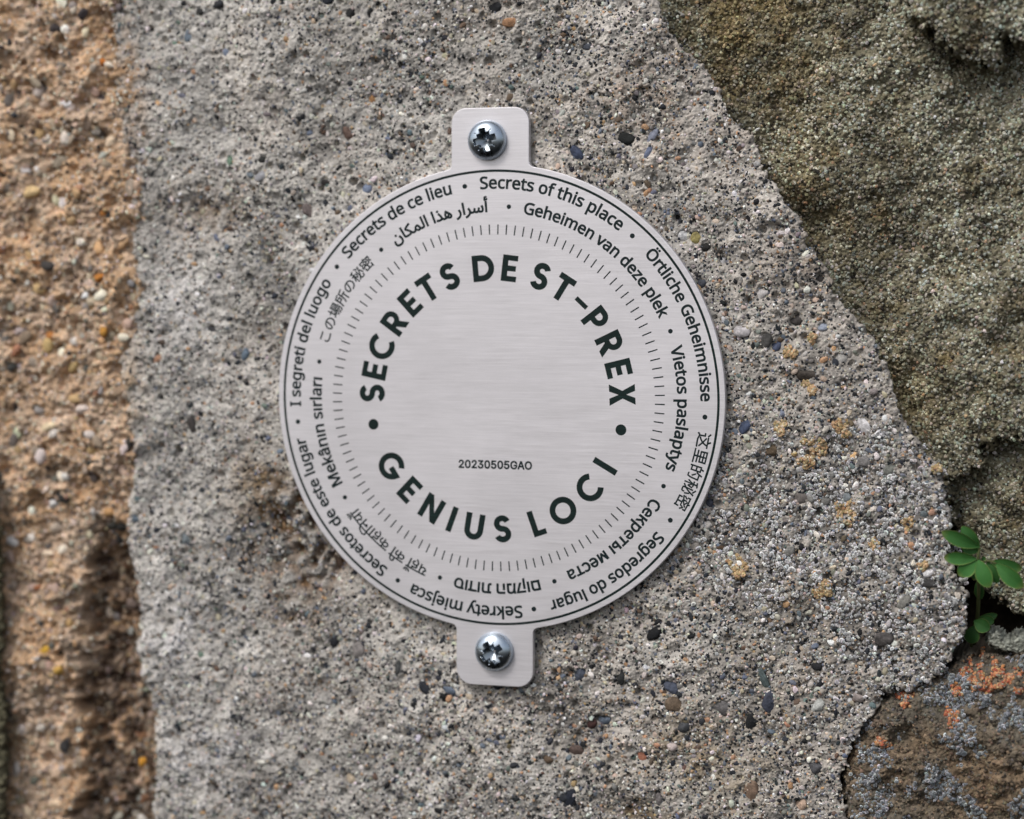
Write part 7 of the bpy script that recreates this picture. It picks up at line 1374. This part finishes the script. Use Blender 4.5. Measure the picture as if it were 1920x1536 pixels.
soup(*grains(np.c_[gl, w + .08], np.c_[r_ * 1.15, r_, r_ * .8], rng.uniform(0, 3.1, len(r_)), palette(rng, len(r_), [(3, (146, 153, 162)), (2, (184, 188, 192)), (1, (106, 114, 124))]), 2, rng, .3, .12, S(104, 108, 112)))
tag(flush('lichen_crust', LICHEN, (95, -75, -2)), 'blue grey lichen crust scattered over the brown stone in the lower right corner', 'lichen', kind='stuff')
for x, y, r, lb in [(1850, 1264, 44, 'largest orange red lichen patch at the top of the brown stone'), (1905, 1268, 22, 'orange lichen patch at the right edge of the photo on the brown stone'),
                    (1700, 1312, 20, 'orange red lichen patch at the upper left tip of the brown stone'), (1785, 1345, 13, 'orange lichen patch in the middle of the brown stone'),
                    (1655, 1392, 12, 'small orange lichen ring at the left side of the brown stone'), (1795, 1300, 14, 'pale orange lichen spot on the upper rim of the brown stone')]:
    lichen_patch(x, y, r, lb, GB, HB, ZB, ORANGE, thin=.1, group='orange lichen patches on the brown stone', lift=.16)

# ---------------------------------------------------------------- thin stone chip in the gap
ZC = -6.0
ch_poly = poly_at([(1850, 1206), (1856, 1186), (1868, 1184), (1882, 1196), (1896, 1201), (1904, 1190), (1925, 1187), (2080, 1182), (2080, 1222), (1960, 1228), (1908, 1225), (1880, 1220), (1862, 1214)], ZC)
GC = Grid(84, 118, -54, -40, .15)
d = sdist(ch_poly, GC.U, GC.V) + .15 * GC.noise(.5, 3, 1, 71)
HC = edge_profile(d, ZC, .8, 5) + .14 * GC.noise(.4, 3, .9, 72) + .15 * (GC.V + 46)
cc_ = S(140, 142, 132)[None, None] * (1 + .28 * GC.noise(.5, 3, .7, 73))[:, :, None] * np.ones((1, 1, 3))
chip = tag(empty('stone_chip', (100, -46, -9)), 'thin pale grey stone chip wedged in the dark gap under the olive block', 'stone')
GC.build('chip_face', HC, d > -.8, SANDSTONE, cc_, (100, -46, -9), chip)

# ---------------------------------------------------------------- earth at the bottom of the joints
GE = Grid(-150, 150, -125, 120, 1.0)
HE = -27 + 1.2 * GE.noise(3, 30, 1.2, 81)
ce = S(54, 46, 38)[None, None] * (1 + .25 * GE.noise(2, 12, .8, 82))[:, :, None] * np.ones((1, 1, 3))
o = GE.build('earth', HE, np.ones(HE.shape, bool), EARTH, ce, (0, 0, -27))
o['kind'] = 'structure'

# ================================================================== THE PLANT
LEAF = bpy.data.materials.new('leaf_green'); LEAF.use_nodes = True
n, L = LEAF.node_tree.nodes, LEAF.node_tree.links
b = n['Principled BSDF']; b.inputs['Roughness'].default_value = .7; b.inputs['Specular IOR Level'].default_value = .25
b.inputs['Subsurface Weight'].default_value = .08; b.inputs['Subsurface Radius'].default_value = (.0006, .001, .0003)
a = n.new('ShaderNodeAttribute'); a.attribute_name = 'col'
tc = n.new('ShaderNodeTexCoord'); t_ = n.new('ShaderNodeTexNoise'); t_.inputs['Scale'].default_value = 700; t_.inputs['Detail'].default_value = 4
L.new(tc.outputs['Object'], t_.inputs['Vector'])
r = n.new('ShaderNodeMapRange'); r.inputs['To Min'].default_value = .75; r.inputs['To Max'].default_value = 1.25; L.new(t_.outputs[0], r.inputs['Value'])
x = n.new('ShaderNodeVectorMath'); x.operation = 'SCALE'; L.new(a.outputs['Color'], x.inputs[0]); L.new(r.outputs[0], x.inputs['Scale']); L.new(x.outputs[0], b.inputs['Base Color'])

plant = tag(empty('plant', at(1832, 1190, -9)), 'small green plant with round leaves growing out of the gap right of the grey block', 'plant')


def leaf(bx_, by_, tx_, ty_, wid, wb, wt, cup=.12, tone=1.0, round_=.5, tip_brown=0.0):
    B, T = at(bx_, by_, wb), at(tx_, ty_, wt)
    ax = T - B; ln = np.linalg.norm(ax); ax /= ln
    side = np.cross([0, 0, 1], ax); side /= np.linalg.norm(side); up = np.cross(ax, side)
    ns, nc = 26, 13
    s = np.linspace(0, 1, ns)[:, None]; c = np.linspace(-1, 1, nc)[None]
    half = wid * .1035 / 2 * (np.sin(np.pi * s ** (.95 + .5 * round_)) ** .62) * np.ones_like(c)
    half = np.maximum(half, .10 * (1 - s))
    X = s * ln + 0 * c; Y = half * c
    Z = cup * wid * .1035 * (c ** 2) * (half / half.max()) + ln * .10 * np.sin(np.pi * s) - .03 * np.abs(np.exp(-(c / .12) ** 2))
    Pn = B + X[..., None] * ax + Y[..., None] * side + Z[..., None] * up
    edge = np.maximum(np.clip((np.abs(c) - .84) / .16, 0, 1) * np.ones_like(s), np.clip((s - .965) / .035, 0, 1) * np.ones_like(c))[..., None]
    vein = np.exp(-(c / .06) ** 2)[..., None] * np.ones_like(s)[..., None]
    g = S(50, 96, 42) * tone
    col = g * (1 - .75 * edge) + S(116, 132, 70) * tone * .75 * edge + S(20, 30, 14) * .25 * vein
    br = np.clip((s - .8) / .2, 0, 1)[..., None] * tip_brown * np.ones_like(c)[..., None]
    col = col * (1 - br) + S(150, 110, 60) * br
    top = Pn.reshape(-1, 3); bot = (Pn - up * .16).reshape(-1, 3)
    idx = np.arange(ns * nc).reshape(ns, nc); q = np.stack([idx[:-1, :-1], idx[:-1, 1:], idx[1:, 1:], idx[1:, :-1]], -1).reshape(-1, 4)
    N = ns * nc
    rim = np.concatenate([idx[:, 0], idx[-1, 1:], idx[-2::-1, -1], idx[0, -2:0:-1]]); nx = np.roll(rim, -1)
    f = np.vstack([q[:, ::-1], q + N, np.stack([rim, nx, nx + N, rim + N], 1)])
    if up[2] < 0:
        f = f[:, ::-1]
    return mesh('leaf', np.vstack([top, bot]), f[:, ::-1], LEAF, B, plant, np.vstack([col.reshape(-1, 3)] * 2))


for args in [(1837, 1028, 1803, 987, 24, 1.0, 1.6, .1, .80, .45), (1836, 1026, 1765, 997, 25, 1.6, 3.2, .14, .95, .5, .2), (1837, 1032, 1804, 1030, 17, .8, 1.2, .12, .85, .5),
             (1831, 1048, 1769, 1045, 23, 1.8, 2.6, .14, 1.05, .5, .3), (1831, 1051, 1797, 1079, 29, 1.6, 2.6, .1, 1.15, .62, .2), (1851, 1052, 1872, 1094, 20, .4, .6, .1, .85, .5),
             (1834, 1049, 1855, 1102, 29, 1.6, 2.6, .12, 1.15, .55, .15), (1858, 1053, 1917, 1067, 24, 1.0, 1.0, .14, .9, .5, .2), (1867, 1057, 1919, 1102, 29, 2.0, 2.4, .12, 1.05, .55, .2),
             (1833, 1072, 1825, 1088, 12, -1.0, -.6, .1, .8, .5, .5), (1834, 1086, 1838, 1124, 18, -4, -5, .1, .55, .5), (1826, 1168, 1870, 1152, 17, -6.4, -6.6, .12, .55, .45), (1840, 1160, 1864, 1166, 18, -5.6, -5.4, .12, .6, .5),
             (1826, 1164, 1856, 1180, 26, -5.2, -4.6, .12, .7, .55), (1829, 1172, 1818, 1206, 28, -5.6, -6.0, .12, .5, .55), (1840, 1050, 1849, 1046, 9, .2, .2, .1, .9, .5, .8)]:
    leaf(*args)


def stem(pts, r0, r1):
    p = np.array([at(*q) for q in pts]); n_ = 24
    t0 = np.linspace(0, len(p) - 1, n_); P_ = np.stack([np.interp(t0, np.arange(len(p)), p[:, k]) for k in range(3)], 1)
    for _ in range(3):
        P_[1:-1] = (P_[:-2] + 2 * P_[1:-1] + P_[2:]) / 4
    tg = np.gradient(P_, axis=0); tg /= np.linalg.norm(tg, axis=1)[:, None]
    a_ = np.cross(tg, [0.3, 0.1, 1]); a_ /= np.linalg.norm(a_, axis=1)[:, None]; b_ = np.cross(tg, a_)
    th = np.linspace(0, 2 * math.pi, 8, endpoint=False); rr = np.linspace(r0, r1, n_)[:, None, None]
    v = P_[:, None] + rr * (a_[:, None] * np.cos(th)[None, :, None] + b_[:, None] * np.sin(th)[None, :, None])
    idx = np.arange(n_ * 8).reshape(n_, 8); nx = np.roll(idx, -1, 1)
    f = np.stack([idx[:-1], nx[:-1], nx[1:], idx[1:]], -1).reshape(-1, 4)
    return mesh('stem', v.reshape(-1, 3), f, LEAF, P_[0], plant, np.repeat(S(78, 84, 50)[None], n_ * 8, 0))


stem([(1826, 1215, -16), (1832, 1170, -10), (1836, 1110, -4), (1833, 1070, -.5), (1833, 1049, 1.5), (1836, 1034, 1.2), (1837, 1027, 1.2)], .42, .22)
stem([(1834, 1060, .2), (1846, 1052, .8), (1858, 1052, 1.0), (1868, 1057, 2.0)], .24, .16)
stem([(1820, 1240, -16), (1822, 1195, -10), (1826, 1168, -6)], .35, .2)
